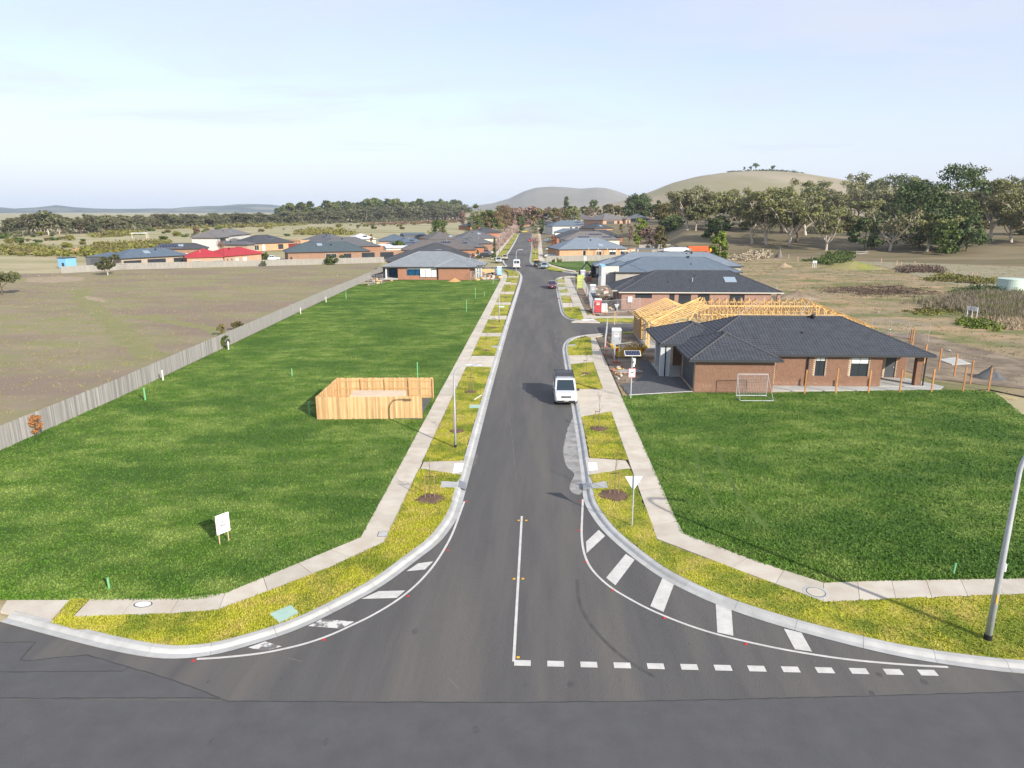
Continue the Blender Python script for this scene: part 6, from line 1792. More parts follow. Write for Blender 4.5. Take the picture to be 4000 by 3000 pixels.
run('mesh fence panel along the side road before the pink brown brick house', ((8.59, 106.91), (16.45, 111.71)))
run('mesh fence panel standing across the right verge near the maroon sedan', ((3.67, 126.90), (7.37, 130.54), 2), ((3.92, 140.28), (7.60, 143.71), 2))
run('mesh fence panel before the bare yard of the grey brick house', ((12.16, 145.34), (15.41, 155.98), 2))
run('mesh fence panel on bare ground right of the timber frame', ((43.97, 92.05), (48.08, 85.60)))
run('mesh fence panel at the left side of the pale roofed brick house', ((-36.64, 147.54), (-34.07, 152.44)))
run('mesh fence panel at the rubble side of the pale roofed brick house', ((-15.97, 158.84), (-13.13, 167.68), 2), ((-13.33, 170.34), (-9.56, 176.07), 2))
run('mesh fence panel at the far end of the pink brown brick house', ((45.77, 135.27), (40.98, 120.14), 2))
gl = dup(proto, (*(8.75, 68.42), .2), .25, 'mesh fence panel lying flat on the dirt beside the gravel drive', 'fallen mesh fence panel'); gl.rotation_euler = (math.radians(84), 0, .25)
g3 = thing('braced_mesh_panel', 'mesh panel with ground frame standing in front of the brown brick wall', 'mesh panel', (*(18.57, 58.70), .12), .02)
fr = MB()
for x in (-1.3, 1.3): fr.tube([(x, 0, 0), (x, 0, 2.0)], .028, 8); fr.tube([(x, 0, 1.9), (x * 1.08, -1.5, .05)], .015, 6); fr.tube([(x, 0, .05), (x * 1.08, -1.5, .05)], .02, 6)
fr.tube([(-1.3, 0, 2.0), (1.3, 0, 2.0)], .03, 8); fr.tube([(-1.3, 0, .1), (1.3, 0, .1)], .03, 8); fr.tube([(-1.4, -1.5, .05), (1.4, -1.5, .05)], .025, 8)
obj('frame', fr, m_steel, g3)
wm = MB()
for k in range(1, 18): wm.bar((-1.3 + 2.6 * k / 18, 0, .1), (-1.3 + 2.6 * k / 18, 0, 2.0), .008)
for k in range(1, 14): wm.bar((-1.3, .005, .1 + 1.9 * k / 14), (1.3, .005, .1 + 1.9 * k / 14), .008)
obj('wire_mesh', wm, m_steel, g3)

# timber posts waiting for a fence round the new house
pm = MB().box((0, 0, 1.1), (.125, .09, 2.2)).mesh('timber_post', m_post)
pp = [(23.60, 59.93), (26.41, 60.21), (29.35, 60.41), (32.20, 60.69), (35.12, 60.98), (37.98, 61.18), (40.61, 61.82), (40.39, 64.19), (40.64, 67.18), (40.81, 70.21), (40.86, 73.01), (44.01, 82.16), (44.15, 81.85)]
for k, p in enumerate(pp):
    o = obj('timber_post', pm, None, None, (p[0], p[1], .05), rnd.uniform(-.2, .2))
    o.scale = (1, 1, rnd.uniform(.95, 1.08))
    tag(o, ['orange brown timber post at the edge of the lawn in front of the new house', 'orange brown timber post on bare ground behind the corner of the lawn'][k > 6], 'post', ['fence posts along the lawn edge', 'fence posts behind the new house'][k > 6])

# pits, lids and grates
def lid(name, label, q, m, cat, z=.155, ring=None, kind=None):
    o = obj(name, MB().prism(q, z - .1, z), m)
    LIDS.append(list(q))
    return tag(o, label, cat)
m_greenlid = mat('pale_green_lid', (.40, .56, .46), .8, (.34, .48, .40), 2.0)
lid('pit_lid', 'pale green service pit lid near the left kerb bend', [(-10.63, 24.21), (-9.98, 24.87), (-9.44, 24.28), (-10.00, 23.58)], m_greenlid, 'pit lid')
lid('pit_lid', 'small pale green service lid beside the left street lamp', [(-5.54, 54.11), (-5.57, 55.10), (-4.72, 55.13), (-4.70, 54.14)], m_greenlid, 'pit lid')
lid('pit_lid', 'concrete drain lid with grate on the left verge', [(-5.59, 37.41), (-5.64, 38.38), (-4.59, 38.26), (-4.54, 37.41)], m_kerb, 'pit lid')
lid('pit_lid', 'concrete drain lid with grate on the right verge', [(3.22, 37.59), (3.22, 38.32), (4.15, 38.75), (4.17, 37.74)], m_kerb, 'pit lid')
lid('pit_lid', 'pale drain lid on the right verge beyond the side road corner', [(3.55, 80.79), (4.51, 81.31), (4.53, 82.28), (3.65, 81.92)], m_kerb, 'pit lid')
lid('pit_lid', 'long drain lid on the left verge with the second staked sapling', [(-5.45, 79.82), (-4.52, 79.86), (-4.55, 80.97), (-5.47, 80.93)], m_kerb, 'pit lid')
for k, (y0, x) in enumerate(((1226, 2214), (1172, 2192), (1123, 2185), (1092, 2180))):
    pass
for q, lab in (([(-4.53, 37.57), (-4.59, 38.59), (-4.15, 38.25), (-4.13, 37.28)], 'black drain grate in the left gutter'), ([(2.72, 37.58), (2.72, 38.35), (3.14, 38.52), (3.19, 37.71)], 'black drain grate in the right gutter')):
    gt_ = thing('drain_grate', lab, 'drain grate', (q[0][0], q[0][1], .13))
    loc = [(p[0] - q[0][0], p[1] - q[0][1]) for p in q]
    obj('frame', MB().prism(loc, -.1, 0.0), mat('grate_iron', (.16, .165, .17), .7), gt_)
    for k in range(7):
        t = (k + .5) / 7
        p1 = (lerp(loc[0][0], loc[3][0], t), lerp(loc[0][1], loc[3][1], t), .015); p2 = (lerp(loc[1][0], loc[2][0], t), lerp(loc[1][1], loc[2][1], t), .015)
        obj('grate_bar', MB().bar(p1, p2, .03), m_steel, gt_)
mh = thing('manhole', 'round manhole cover set in the right footpath', 'manhole', (*(11.86, 26.69), .132))
obj('rim', MB().lathe((0, 0, 0), [(.52, -.05), (.52, .006), (.50, .008)], 28), MATS['slab_concrete'], mh)
obj('cover', MB().lathe((0, 0, 0), [(.36, -.05), (.36, .012)], 28), m_conc, mh)
obj('joint', MB().lathe((0, 0, 0), [(.39, -.05), (.39, .010)], 28), m_black, mh)
mh = thing('manhole', 'oval white inspection cover in the left footpath', 'manhole', (*(-16.08, 24.71), .132)); mh.scale = (1, .6, 1)
obj('cover', MB().lathe((0, 0, 0), [(.33, -.05), (.33, .012)], 24), m_white, mh); obj('rim', MB().lathe((0, 0, 0), [(.38, -.05), (.38, .006)], 24), m_black, mh)
sq = thing('service_cover', 'square steel rimmed service cover in the left footpath', 'service cover', (*(-7.62, 31.39), .132), .1)
obj('rim', MB().box((0, 0, -.02), (.54, .54, .05)), m_black, sq); obj('cover', MB().box((0, 0, -.015), (.48, .48, .055)), m_kerb, sq)
wbd = obj('white_batten', MB().bar(Vector((*(-5.35, 56.63), .17)), Vector((*(-4.86, 58.16), .17)), .09, .04), m_white); tag(wbd, 'white batten lying on the turf near the left sapling', 'batten')
pk = obj('timber_batten', MB().bar(Vector((*(4.24, 65.70), .17)), Vector((*(4.68, 66.47), .17)), .1, .04), MATS['pale_stake']); tag(pk, 'pale batten lying beside the sapling next to the white van', 'batten')
pk = obj('timber_plank', MB().bar(Vector((*(40.25, 59.69), .1)), Vector((*(41.13, 58.79), .1)), .14, .06), m_pine); tag(pk, 'pine plank lying on bare ground beyond the lawn corner', 'plank')

# stakes and upright pipes in the grass
m_gpipe = mat('green_marker', (.16, .42, .20), .7); m_wpipe = mat('white_pipe', (.70, .72, .70), .6)
for lst, m, nm, lab, g_ in (
        ([((-11.35, 108.93), .05, 2.0), ((-11.45, 125.96), .05, 2.0), ((-11.47, 63.95), .05, 1.7), ((-18.01, 51.89), .07, 1.1), ((-33.36, 55.57), .07, 1.1), ((-18.19, 25.84), .045, .55), ((-9.87, 151.72), .06, 1.0), ((-35.06, 125.06), .06, 1.4), ((-10.11, 129.88), .05, .9), ((-23.92, 64.74), .05, .8), ((18.62, 28.56), .045, .5)], m_gpipe, 'marker_stake',
         'slim green marker stake standing in a lawn', 'green marker stakes in the lawns'),
        ([((-35.61, 62.63), .07, 1.0), ((-35.89, 77.60), .07, 1.0), ((-37.00, 106.01), .06, 1.0), ((-37.19, 119.92), .06, 1.0), ((5.41, 218.40), .12, 1.4), ((53.15, 224.67), .15, 1.4), ((11.11, 77.29), .1, .7)], m_wpipe, 'pipe_riser',
         'white pipe riser standing up from the ground', 'white pipe risers')):
    for p, r_, h in lst:
        o = obj(nm, MB().tube([(0, 0, 0), (rnd.uniform(-.03, .03), 0, h)], r_, 8), m, None, (p[0], p[1], .1))
        tag(o, lab, 'stake' if 'stake' in nm else 'pipe', g_)

# water tank, sign boards, heaps, stump
wt = thing('water_tank', 'large pale green round water tank at the right edge of the paddock', 'water tank', (*(95.34, 143.72), .0))
R_T = 2.52
H_T = 2.52
m_tank = mat('tank_green', (.50, .60, .52), .6, (.45, .55, .48), 1.0)
obj('lower_shell', MB().lathe((0, 0, 0), [(R_T * .985, 0), (R_T, H_T * .42)], 40), m_tank, wt, smooth=False)
obj('joint_ring', MB().lathe((0, 0, 0), [(R_T * 1.01, H_T * .42), (R_T * 1.01, H_T * .455)], 40), m_tank, wt)
obj('upper_shell', MB().lathe((0, 0, 0), [(R_T * .985, H_T * .455), (R_T * .985, H_T * .93), (R_T, H_T * .95), (R_T * .98, H_T)], 40), m_tank, wt)
obj('lid', MB().lathe((0, 0, 0), [(R_T * .96, H_T * .98), (R_T * .5, H_T * 1.03), (.3, H_T * 1.05)], 40), m_tank, wt)
def disc_board(label, a, b):
    L = math.hypot(b[0] - a[0], b[1] - a[1])
    root = thing('notice_board', label, 'sign', ((a[0] + b[0]) / 2, (a[1] + b[1]) / 2, .05), math.atan2(b[1] - a[1], b[0] - a[0]))
    for x in (-L / 2, 0, L / 2): obj('post', MB().box((x, .03, .9), (.1, .06, 1.8)), m_wpipe, root)
    bd_ = obj('board', MB().box((0, -.03, 1.62), (L * 1.02, .04, .62)), m_ink, root)
    for x in (-L * .27, 0, L * .27): obj('white_panel', MB().tube([(x, -.052, 1.62), (x, -.066, 1.62)], .34, 8), m_white, bd_)
    for x in (-L * .48, L * .48): obj('end_panel', MB().box((x, -.06, 1.6), (.26, .03, .66)), m_white, bd_)
    for x in (-L * .27, 0, L * .27): obj('mark', MB().bar((x - .13, -.07, 1.58), (x + .13, -.07, 1.66), .07, .012), MATS['grey_print'], bd_)
disc_board('white and black notice board on three posts in front of the dark scrub', (64.28, 105.59), (64.81, 104.11))
disc_board('smaller white notice board on posts beside the green mound', (77.69, 201.20), (78.63, 201.24))
def heap(name, label, p, r_, h, m, cat='heap', stretch=1.0, seed=1, z=.05):
    mb = MB(); r = random.Random(seed); n = 22; k = 6
    ph = [r.uniform(0, 6.28) for _ in range(4)]
    for i in range(k + 1):
        t = i / k
        for j in range(n):
            a = 2 * PI * j / n
            e = 1 + .16 * math.sin(2 * a + ph[0]) + .10 * math.sin(3 * a + ph[1]) + .07 * math.sin(7 * a + ph[2]) + r.uniform(-.05, .05)
            mb.v.append((r_ * (1 - t) * e * stretch, r_ * (1 - t) * e, 0)); x, y, _ = mb.v[-1]
            mb.v[-1] = (x * math.cos(a), y * math.sin(a), h * (t ** 1.15) * (1 + r.uniform(-.06, .06)) - .05)
    for i in range(k):
        for j in range(n):
            mb.f.append((i * n + j, i * n + (j + 1) % n, (i + 1) * n + (j + 1) % n, (i + 1) * n + j))
    mb.f.append(tuple(k * n + j for j in range(n)))
    o = obj(name, mb, m, None, (p[0], p[1], z), smooth=True)
    return tag(o, label, cat)
heap('gravel_heap', 'grey gravel heap behind the lawn corner posts', (43.82, 66.77), 1.50, 1.25, m_gravel, 'heap')
heap('sand_heap', 'orange sand heap against the red brown brick house', (-19.05, 157.55), 1.64, .95, mat('orange_sand', (.55, .31, .13), .95, (.45, .24, .1), 3), 'heap')
heap('earth_heap', 'bare brown earth heap beyond the timber frame', (47.64, 129.32), 3.26, 1.6, m_dirt, 'heap', 1.2, 3)
heap('earth_heap', 'small tan earth heap left of the green mound', (70.20, 202.75), 1.88, 1.3, mat('tan_earth', (.34, .26, .17), .95, (.27, .2, .13), 1), 'heap', 1.3, 4)
heap('earth_heap', 'low dark earth heap near the pale concrete sheet', (48.71, 90.30), 2.11, .5, m_dirt, 'heap', 1.5, 5)
heap('orange_mound', 'bare orange earth mound in the scrub of the far left field', (-177.99, 266.00), 3.86, 2.2, mat('orange_earth', (.50, .29, .17), .95, (.42, .25, .15), .5), 'mound', 1.5, 6)
heap('green_mound', 'bright green grassy mound beside the dark scrub', (87.06, 197.12), 4.76, 2.3, mat('mound_grass', (.15, .20, .035), .95, (.24, .21, .07), .35, var2=(.27, .22, .13), scale2=.12, bump=1.0, bscale=6), 'mound', 1.9, 7)
heap('wood_heap', 'heap of dead branches under the gum trees', (81.03, 362.78), 4, 1.5, mat('dead_wood', (.15, .11, .08), .95, (.22, .17, .12), 1.5, bump=1, bscale=5), 'heap', 1.5, 8)
rt = heap('tree_stump', 'big grey tree stump standing at the paddock edge', (81.81, 241.59), 1.12, 3.6, mat('grey_wood', (.22, .19, .165), .95, (.16, .135, .115), 1.5, stretch=(3, 3, .5)), 'stump', 1, 9)
rt.scale = (1, 1, 1)
cp2 = obj('concrete_sheet', MB().prism([(43.41, 74.91), (45.92, 76.21), (45.66, 72.94), (43.37, 72.35)], 0, .12), m_slabc, None, (0, 0, .05)); tag(cp2, 'pale concrete sheet lying on bare ground behind the posts', 'concrete slab')
obj('path_slab', MB().prism([(43.68, 77.80), (44.73, 79.14), (44.33, 77.97), (43.37, 76.80)], 0, .1), m_white, None, (0, 0, .05)); tag(bpy.data.objects['path_slab'], 'small white block lying on the bare ground', 'block')
gt2 = thing('paddock_gate', 'open wire gate in the fence at the head of the grazed paddock', 'gate', (*(114.10, 252.29), .05))
gw = 3.91
for x in (-gw / 2, gw / 2): obj('post', MB().box((x, 0, 1.0), (.2, .2, 2.0)), m_rail, gt2)
for z in (.3, 1.0, 1.7): obj('rail', MB().box((0, 0, z), (gw, .06, .08)), m_steel, gt2)
obj('brace', MB().bar((-gw / 2, 0, .3), (gw / 2, 0, 1.7), .07), m_steel, gt2)
pm2 = MB().box((0, 0, .7), (.14, .14, 1.5)).mesh('fence_post', MATS['pale_stake'])
for p in ((105.14, 218.93), (105.75, 210.77), (104.12, 204.96), (108.93, 207.02), (104.82, 189.48), (102.45, 176.07), (103.76, 170.78), (103.75, 168.86), (164.51, 270.68), (76.63, 244.03), (84.04, 239.09), (82.74, 226.93)):
    o = obj('fence_post', pm2, None, None, (p[0], p[1], .05)); tag(o, 'pale timber post of the wire paddock fence', 'post', 'wire fence posts round the right paddock')
for lab, p, top in (('power pole with crossarms behind the gum trees', (134.57, 326.92), 9.5), ('second power pole, right of the first, behind the gum trees', (200.32, 472.34), 9)):
    pw = thing('power_pole', lab, 'power pole', (p[0], p[1], hz(*p)))
    obj('pole', MB().tube([(0, 0, 0), (0, 0, top)], [.16, .11], 8), mat('grey_pole', (.33, .30, .27), .9), pw)
    for z in (top - .3, top - 1.4): obj('crossarm', MB().box((0, 0, z), (2.6, .12, .14)), MATS['grey_pole'], pw)
    for k in range(4): obj('insulator', MB().tube([(-1.1 + .73 * k, 0, top - .25), (-1.1 + .73 * k, 0, top + .05)], .05, 6), m_white, pw)
# scraps of pale litter on the bare ground
rl = random.Random(8)
lm = MB().add([(-.3, -.2, .02), (.3, -.15, .12), (.25, .25, .03), (-.2, .2, .16)], [(0, 1, 2), (0, 2, 3)]).mesh('litter', m_white)
for p in ((77.15, 199.39), (78.63, 195.94), (60.38, 141.49), (62.77, 139.79), (63.25, 142.51), (75.14, 141.59), (54.00, 111.40), (60.21, 109.95), (62.63, 96.88), (61.54, 96.62), (59.76, 89.97), (47.29, 79.83), (46.97, 129.68), (47.74, 94.21), (77.24, 233.84), (-127.40, 169.49), (-123.38, 167.55), (-142.45, 188.47), (-153.37, 205.01), (-128.69, 390.27), (-49.65, 171.03), (-91.62, 168.07), (-94.77, 137.48)):
    o = obj('litter', lm, None, None, (p[0], p[1], .1), rl.uniform(0, 6), None); o.scale = (rl.uniform(.4, 1.0),) * 3
    tag(o, 'scrap of white litter on rough ground', 'litter', 'scraps of white litter')
# rubble and stacked material round the two building sites
rb = random.Random(4)
m_rub = [mat('broken_brick', (.36, .17, .11), .95), m_slabc, mat('pale_rubble', (.52, .46, .38), .95), m_pine, m_dirt]
def rubble(lab, grp, quad, n, s0, s1):
    for k in range(n):
        u, v = rb.random(), rb.random()
        x = lerp(lerp(quad[0][0], quad[1][0], u), lerp(quad[3][0], quad[2][0], u), v); y = lerp(lerp(quad[0][1], quad[1][1], u), lerp(quad[3][1], quad[2][1], u), v)
        s_ = rb.uniform(s0, s1); mb = MB().box((0, 0, s_ * .25), (s_ * rb.uniform(.7, 2.2), s_ * rb.uniform(.5, 1.1), s_ * rb.uniform(.3, .8)))
        o = obj('rubble_piece', mb, rb.choice(m_rub), None, (x, y, .12), rb.uniform(0, 3)); tag(o, lab, 'rubble', grp)
rubble('piece of building rubble scattered before the pale roofed brick house', 'rubble before the pale roofed house', [(-15.38, 158.86), (-8.91, 163.98), (-10.61, 189.20), (-16.35, 175.82)], 70, .25, .9)
rubble('piece of brick rubble on the dirt between the pale roofed house and the long fence', 'rubble beside the pale roofed house', [(-36.94, 150.16), (-32.73, 157.03), (-37.78, 169.42), (-40.14, 166.00)], 25, .2, .6)
rubble('piece of building rubble on the dirt beside the portable toilets', 'rubble beside the portable toilets', [(9.78, 108.32), (12.29, 111.26), (15.08, 147.95), (11.97, 142.92)], 40, .2, .6)
rubble('piece of rubble on the dirt beside the gravel drive', 'rubble beside the gravel drive', [(7.54, 62.85), (8.75, 63.89), (8.80, 70.56), (8.00, 70.53)], 22, .08, .3)
for nm, lab, p, s_, m in (('brick_pallet', 'pallet of bricks on the building site by the workers', (11.50, 158.70), (1.2, 1.2, 1.0), m_rub[0]), ('material_stack', 'tan timber stack inside the left building site', (-13.11, 180.38), (3.2, 1.2, .9), m_pine)):
    t_ = thing(nm, lab, 'pallet', (p[0], p[1], .1), .1)
    for i in range(4):
        for j in range(3):
            obj('pack', MB().box((-s_[0] / 2 + s_[0] * (i + .5) / 4, 0, .12 + s_[2] * (j + .5) / 3), (s_[0] / 4 - .02, s_[1], s_[2] / 3 - .02)), m, t_)
    obj('pallet', MB().box((0, 0, .06), (s_[0], s_[1], .12)), m_rail, t_)
sbn = thing('safety_barrier', 'tall yellow green safety netting strip beside the far portable toilet', 'barrier', (*(8.71, 143.75), .1))
for x in (-.6, .6): obj('post', MB().box((x, 0, 1.5), (.1, .1, 3.0)), mat('lime_post', (.55, .62, .08), .7), sbn)
for k in range(5): obj('rail', MB().box((0, 0, .4 + .6 * k), (1.2, .06, .1)), MATS['lime_post'], sbn)
obj('net', MB().box((0, .05, 1.4), (1.15, .02, 2.6)), mat('lime_net', (.42, .46, .2), .8), sbn)
stn = thing('site_sign', 'grey white notice sign on a post behind the far portable toilet', 'sign', (*(12.53, 192.59), .1))
obj('pole', MB().tube([(0, 0, 0), (0, 0, 3.0)], .05, 8), m_steel, stn); obj('panel', MB().box((.25, -.06, 2.9), (.8, .04, 1.3)), m_render, stn)
# small excavator at work by the porch wall
ex = thing('small_excavator', 'small black armed excavator working beside the tall rendered porch', 'excavator', (*(13.75, 171.36), .1), .2)
obj('track', MB().b2((-1.1, -1.3, 0), (-.7, 1.3, .6)), m_plast, ex); obj('track', MB().b2((.7, -1.3, 0), (1.1, 1.3, .6)), m_plast, ex)
obj('cab', MB().b2((-.9, -1.2, .6), (.9, 1.1, 1.4)).b2((-.8, -.6, 1.4), (.3, .8, 2.6)), m_plast, ex)
obj('boom', MB().bar((.2, 1.0, 1.2), (-1.3, 2.6, 3.4), .3).bar((-1.3, 2.6, 3.4), (-2.6, 3.4, 1.2), .24), m_plast, ex)
obj('bucket', MB().b2((-3.0, 3.0, .5), (-2.2, 3.8, 1.2)), m_plast, ex)

# ================================================================== PEOPLE AND ANIMALS (one skinned body each)
def skinned(name, verts, edges, rad, m, parent=None, loc=(0, 0, 0), rz=0, root=0, levels=2):
    me = bpy.data.meshes.new(name); me.from_pydata(verts, edges, []); me.materials.append(m)
    o = bpy.data.objects.new(name, me); COL.objects.link(o); o.location = loc; o.rotation_euler = (0, 0, rz)
    if parent: o.parent = parent
    sk_ = o.modifiers.new('skin', 'SKIN'); sk_.use_smooth_shade = True
    for i, r_ in enumerate(rad):
        s_ = me.skin_vertices[0].data[i]; s_.radius = (r_, r_) if not isinstance(r_, tuple) else r_; s_.use_root = (i == root)
    o.modifiers.new('smooth', 'SUBSURF').levels = levels; o.modifiers['smooth'].render_levels = levels
    return o
m_skin = mat('skin', (.48, .30, .22), .7); m_hivis = mat('hi_vis_green', (.35, .75, .04), .7); m_navy = mat('navy_cloth', (.025, .035, .07), .9); m_greysh = mat('grey_shirt', (.40, .42, .40), .9)
def person(label, loc, rz, shirt, bend=.15, arm=.5):
    root = thing('person', label, 'person', loc, rz)
    V = [(0, 0, .95), (0, -.02, 1.15), (0, -bend * .3, 1.38), (0, -bend * .4, 1.50), (0, -bend * .5, 1.62), (0, -bend * .55, 1.74),
         (-.10, 0, .90), (-.12, -.03, .50), (-.13, .03, .09), (-.13, -.13, .04), (.10, 0, .90), (.13, .02, .50), (.14, .06, .09), (.14, -.10, .04),
         (-.20, -bend * .3, 1.42), (-.26, -.10, 1.16), (-.22, -.10 - arm * .5, 1.05), (.20, -bend * .3, 1.42), (.27, -.06, 1.15), (.25, -.06 - arm * .4, 1.0)]
    E_ = [(0, 1), (1, 2), (2, 3), (3, 4), (4, 5), (0, 6), (6, 7), (7, 8), (8, 9), (0, 10), (10, 11), (11, 12), (12, 13), (2, 14), (14, 15), (15, 16), (2, 17), (17, 18), (18, 19)]
    r_ = [.15, .14, .155, .065, .095, .085, .10, .07, .045, .045, .10, .07, .045, .045, .065, .048, .036, .065, .048, .036]
    skinned('body', V, E_, r_, m_skin, root)
    skinned('shirt', [V[0], V[1], V[2], V[14], (-.245, -.08, 1.24), V[17], (.255, -.05, 1.23)], [(0, 1), (1, 2), (2, 3), (3, 4), (2, 5), (5, 6)], [.165, .16, .175, .085, .066, .085, .066], shirt, root)
    skinned('trousers', [(0, 0, .96), V[6], V[7], (V[8][0], V[8][1], .12), V[10], V[11], (V[12][0], V[12][1], .12)], [(0, 1), (1, 2), (2, 3), (0, 4), (4, 5), (5, 6)], [.165, .12, .09, .065, .12, .09, .065], m_navy, root)
    hx, hy, hz_ = V[5]
    obj('hat', MB().lathe((hx, hy, hz_ - .02), [(.15, 0), (.12, .02), (.10, .10), (.04, .13)], 14), m_white, root)
    return root
person('person in hi-vis green shirt and dark trousers working beside the rendered porch', (*(14.17, 168.05), .12), -.5, m_hivis, .3, .6)
person('person in grey shirt bending forward beside the far portable toilet', (*(11.92, 164.77), .12), 1.2, m_greysh, .5, .7)
m_coat = mat('dark_horse_coat', (.035, .025, .02), .7)
def horse(label, p, rz):
    root = thing('horse', label, 'horse', (p[0], p[1], -.05), rz)
    V = [(0, -.55, 1.25), (0, 0, 1.2), (0, .5, 1.28), (0, .95, 1.05), (0, 1.25, .62), (0, 1.45, .3), (.17, .5, .8), (.17, .46, .42), (.17, .5, .05), (-.17, .5, .8), (-.17, .55, .42), (-.17, .5, .05),
         (.17, -.6, .9), (.17, -.78, .5), (.17, -.68, .05), (-.17, -.6, .9), (-.17, -.72, .5), (-.17, -.62, .05), (0, -.82, 1.2), (0, -.95, .7)]
    E_ = [(0, 1), (1, 2), (2, 3), (3, 4), (4, 5), (2, 6), (6, 7), (7, 8), (2, 9), (9, 10), (10, 11), (0, 12), (12, 13), (13, 14), (0, 15), (15, 16), (16, 17), (0, 18), (18, 19)]
    r_ = [.30, .32, .29, .16, .13, .08, .12, .07, .06, .12, .07, .06, .15, .08, .06, .15, .08, .06, .06, .05]
    skinned('body', V, E_, r_, m_coat, root, root=1, levels=1)
    for s_ in (-1, 1): obj('ear', MB().add([(s_ * .05, 1.1, .78), (s_ * .1, 1.14, .78), (s_ * .08, 1.05, .9), (s_ * .07, 1.18, .80)], [(0, 1, 2), (1, 3, 2), (3, 0, 2), (0, 3, 1)]), m_coat, root)
    return root
horse('dark horse grazing in the dry field, nearer the two storey house', (-209.09, 573.82), PI / 2)
horse('dark horse grazing in the dry field, nearer the treeline bushes', (-207.37, 632.45), PI / 2 + .5)

# ================================================================== TREES AND PLANTS
def leafmat(name, a, b, c=None, sc=.5, ov=.18):
    m = mat('leaf_' + name, a, .7, b, sc, .5, var2=c, scale2=.12, lo=.42, hi=.6, spec=.25, objvar=ov, detail=3)
    return m
L_EUC = leafmat('gum', (.135, .15, .05), (.225, .23, .08), (.17, .16, .075), .35)
L_EUC2 = leafmat('gum_grey', (.145, .15, .075), (.23, .22, .115), (.18, .165, .085), .35)
L_DARK = leafmat('cypress', (.052, .082, .028), (.105, .135, .045), None, .4)
L_MID = leafmat('mid_green', (.055, .085, .022), (.11, .15, .03), None, .6)
L_BRIGHT = leafmat('bright_green', (.11, .16, .02), (.20, .25, .04), None, .8)
L_TREELINE = leafmat('treeline_gum', (.085, .098, .044), (.145, .148, .068), (.115, .10, .06), .08, .28)
L_PINE = leafmat('treeline_pine', (.060, .085, .032), (.15, .16, .04), None, .06, .28)
L_AUT = leafmat('autumn_brown', (.20, .13, .065), (.14, .10, .055), None, .5, .25)
L_OLIVE = leafmat('olive_autumn', (.17, .145, .045), (.115, .105, .04), None, .5, .2)
L_RUST = leafmat('rust_orange', (.38, .12, .03), (.27, .085, .025), None, .8)
L_PINK = leafmat('pink_twig', (.24, .15, .12), (.20, .135, .105), None, .8)
L_GORSE = leafmat('gorse', (.135, .145, .028), (.215, .205, .045), (.14, .11, .05), .25, .1)
L_WEED = leafmat('dry_weed', (.27, .22, .16), (.15, .13, .085), (.16, .16, .07), .5, .1)
L_DWEED = leafmat('dark_weed', (.10, .072, .055), (.15, .105, .075), None, .5, .1)
B_PALE = mat('gum_bark', (.64, .58, .50), .85, (.42, .34, .27), .9, stretch=(1, 1, .35))
B_BROWN = mat('brown_bark', (.17, .125, .09), .95, (.11, .08, .06), 1.2, stretch=(1, 1, .35))
B_TWIG = mat('bare_twig', (.42, .31, .27), .9, (.34, .25, .22), 1.0)

def cloud(centres, radii, n, size, rs, squash=.65, shell=.55, droop=0.0):
    """leaf-sized quads filling ellipsoids; more of them near the outside"""
    C = np.asarray(centres, float); K = len(C)
    n = np.broadcast_to(np.asarray(n), (K,)).astype(int)
    idx = np.repeat(np.arange(K), n); T = len(idx)
    d = rs.normal(size=(T, 3)); d /= np.linalg.norm(d, axis=1)[:, None]
    r = rs.uniform(0, 1, T) ** shell
    R = np.asarray(radii, float)
    R = R[idx] if R.ndim else np.full(T, float(R))
    P = C[idx] + d * (R * r)[:, None] * np.array([1, 1, squash])
    a = rs.normal(size=(T, 3)); a /= np.linalg.norm(a, axis=1)[:, None]
    a[:, 2] -= droop; a /= np.linalg.norm(a, axis=1)[:, None]
    # lean the faces outwards so that the sun models the clump
    nrm = d + rs.normal(size=(T, 3)) * .7; nrm[:, 2] += .25
    b = np.cross(nrm, a); b /= np.linalg.norm(b, axis=1)[:, None] + 1e-9
    s = size * rs.uniform(.55, 1.35, T)
    u = a * s[:, None] * .75; v = b * s[:, None] * .42
    V = np.stack([P - u - v * .3, P - v, P + u - v * .2, P + v], 1).reshape(-1, 3)
    F = np.arange(T * 4).reshape(T, 4)
    return V, F

def limb(p, d, L, n, rs, bend=.25, up=.1):
    pts = [Vector(p)]; d = Vector(d).normalized()
    for i in range(n):
        d = (d + Vector((rs.uniform(-bend, bend), rs.uniform(-bend, bend), rs.uniform(-bend, bend) * .6 + up))).normalized()
        pts.append(pts[-1] + d * (L / n))
    return pts, d

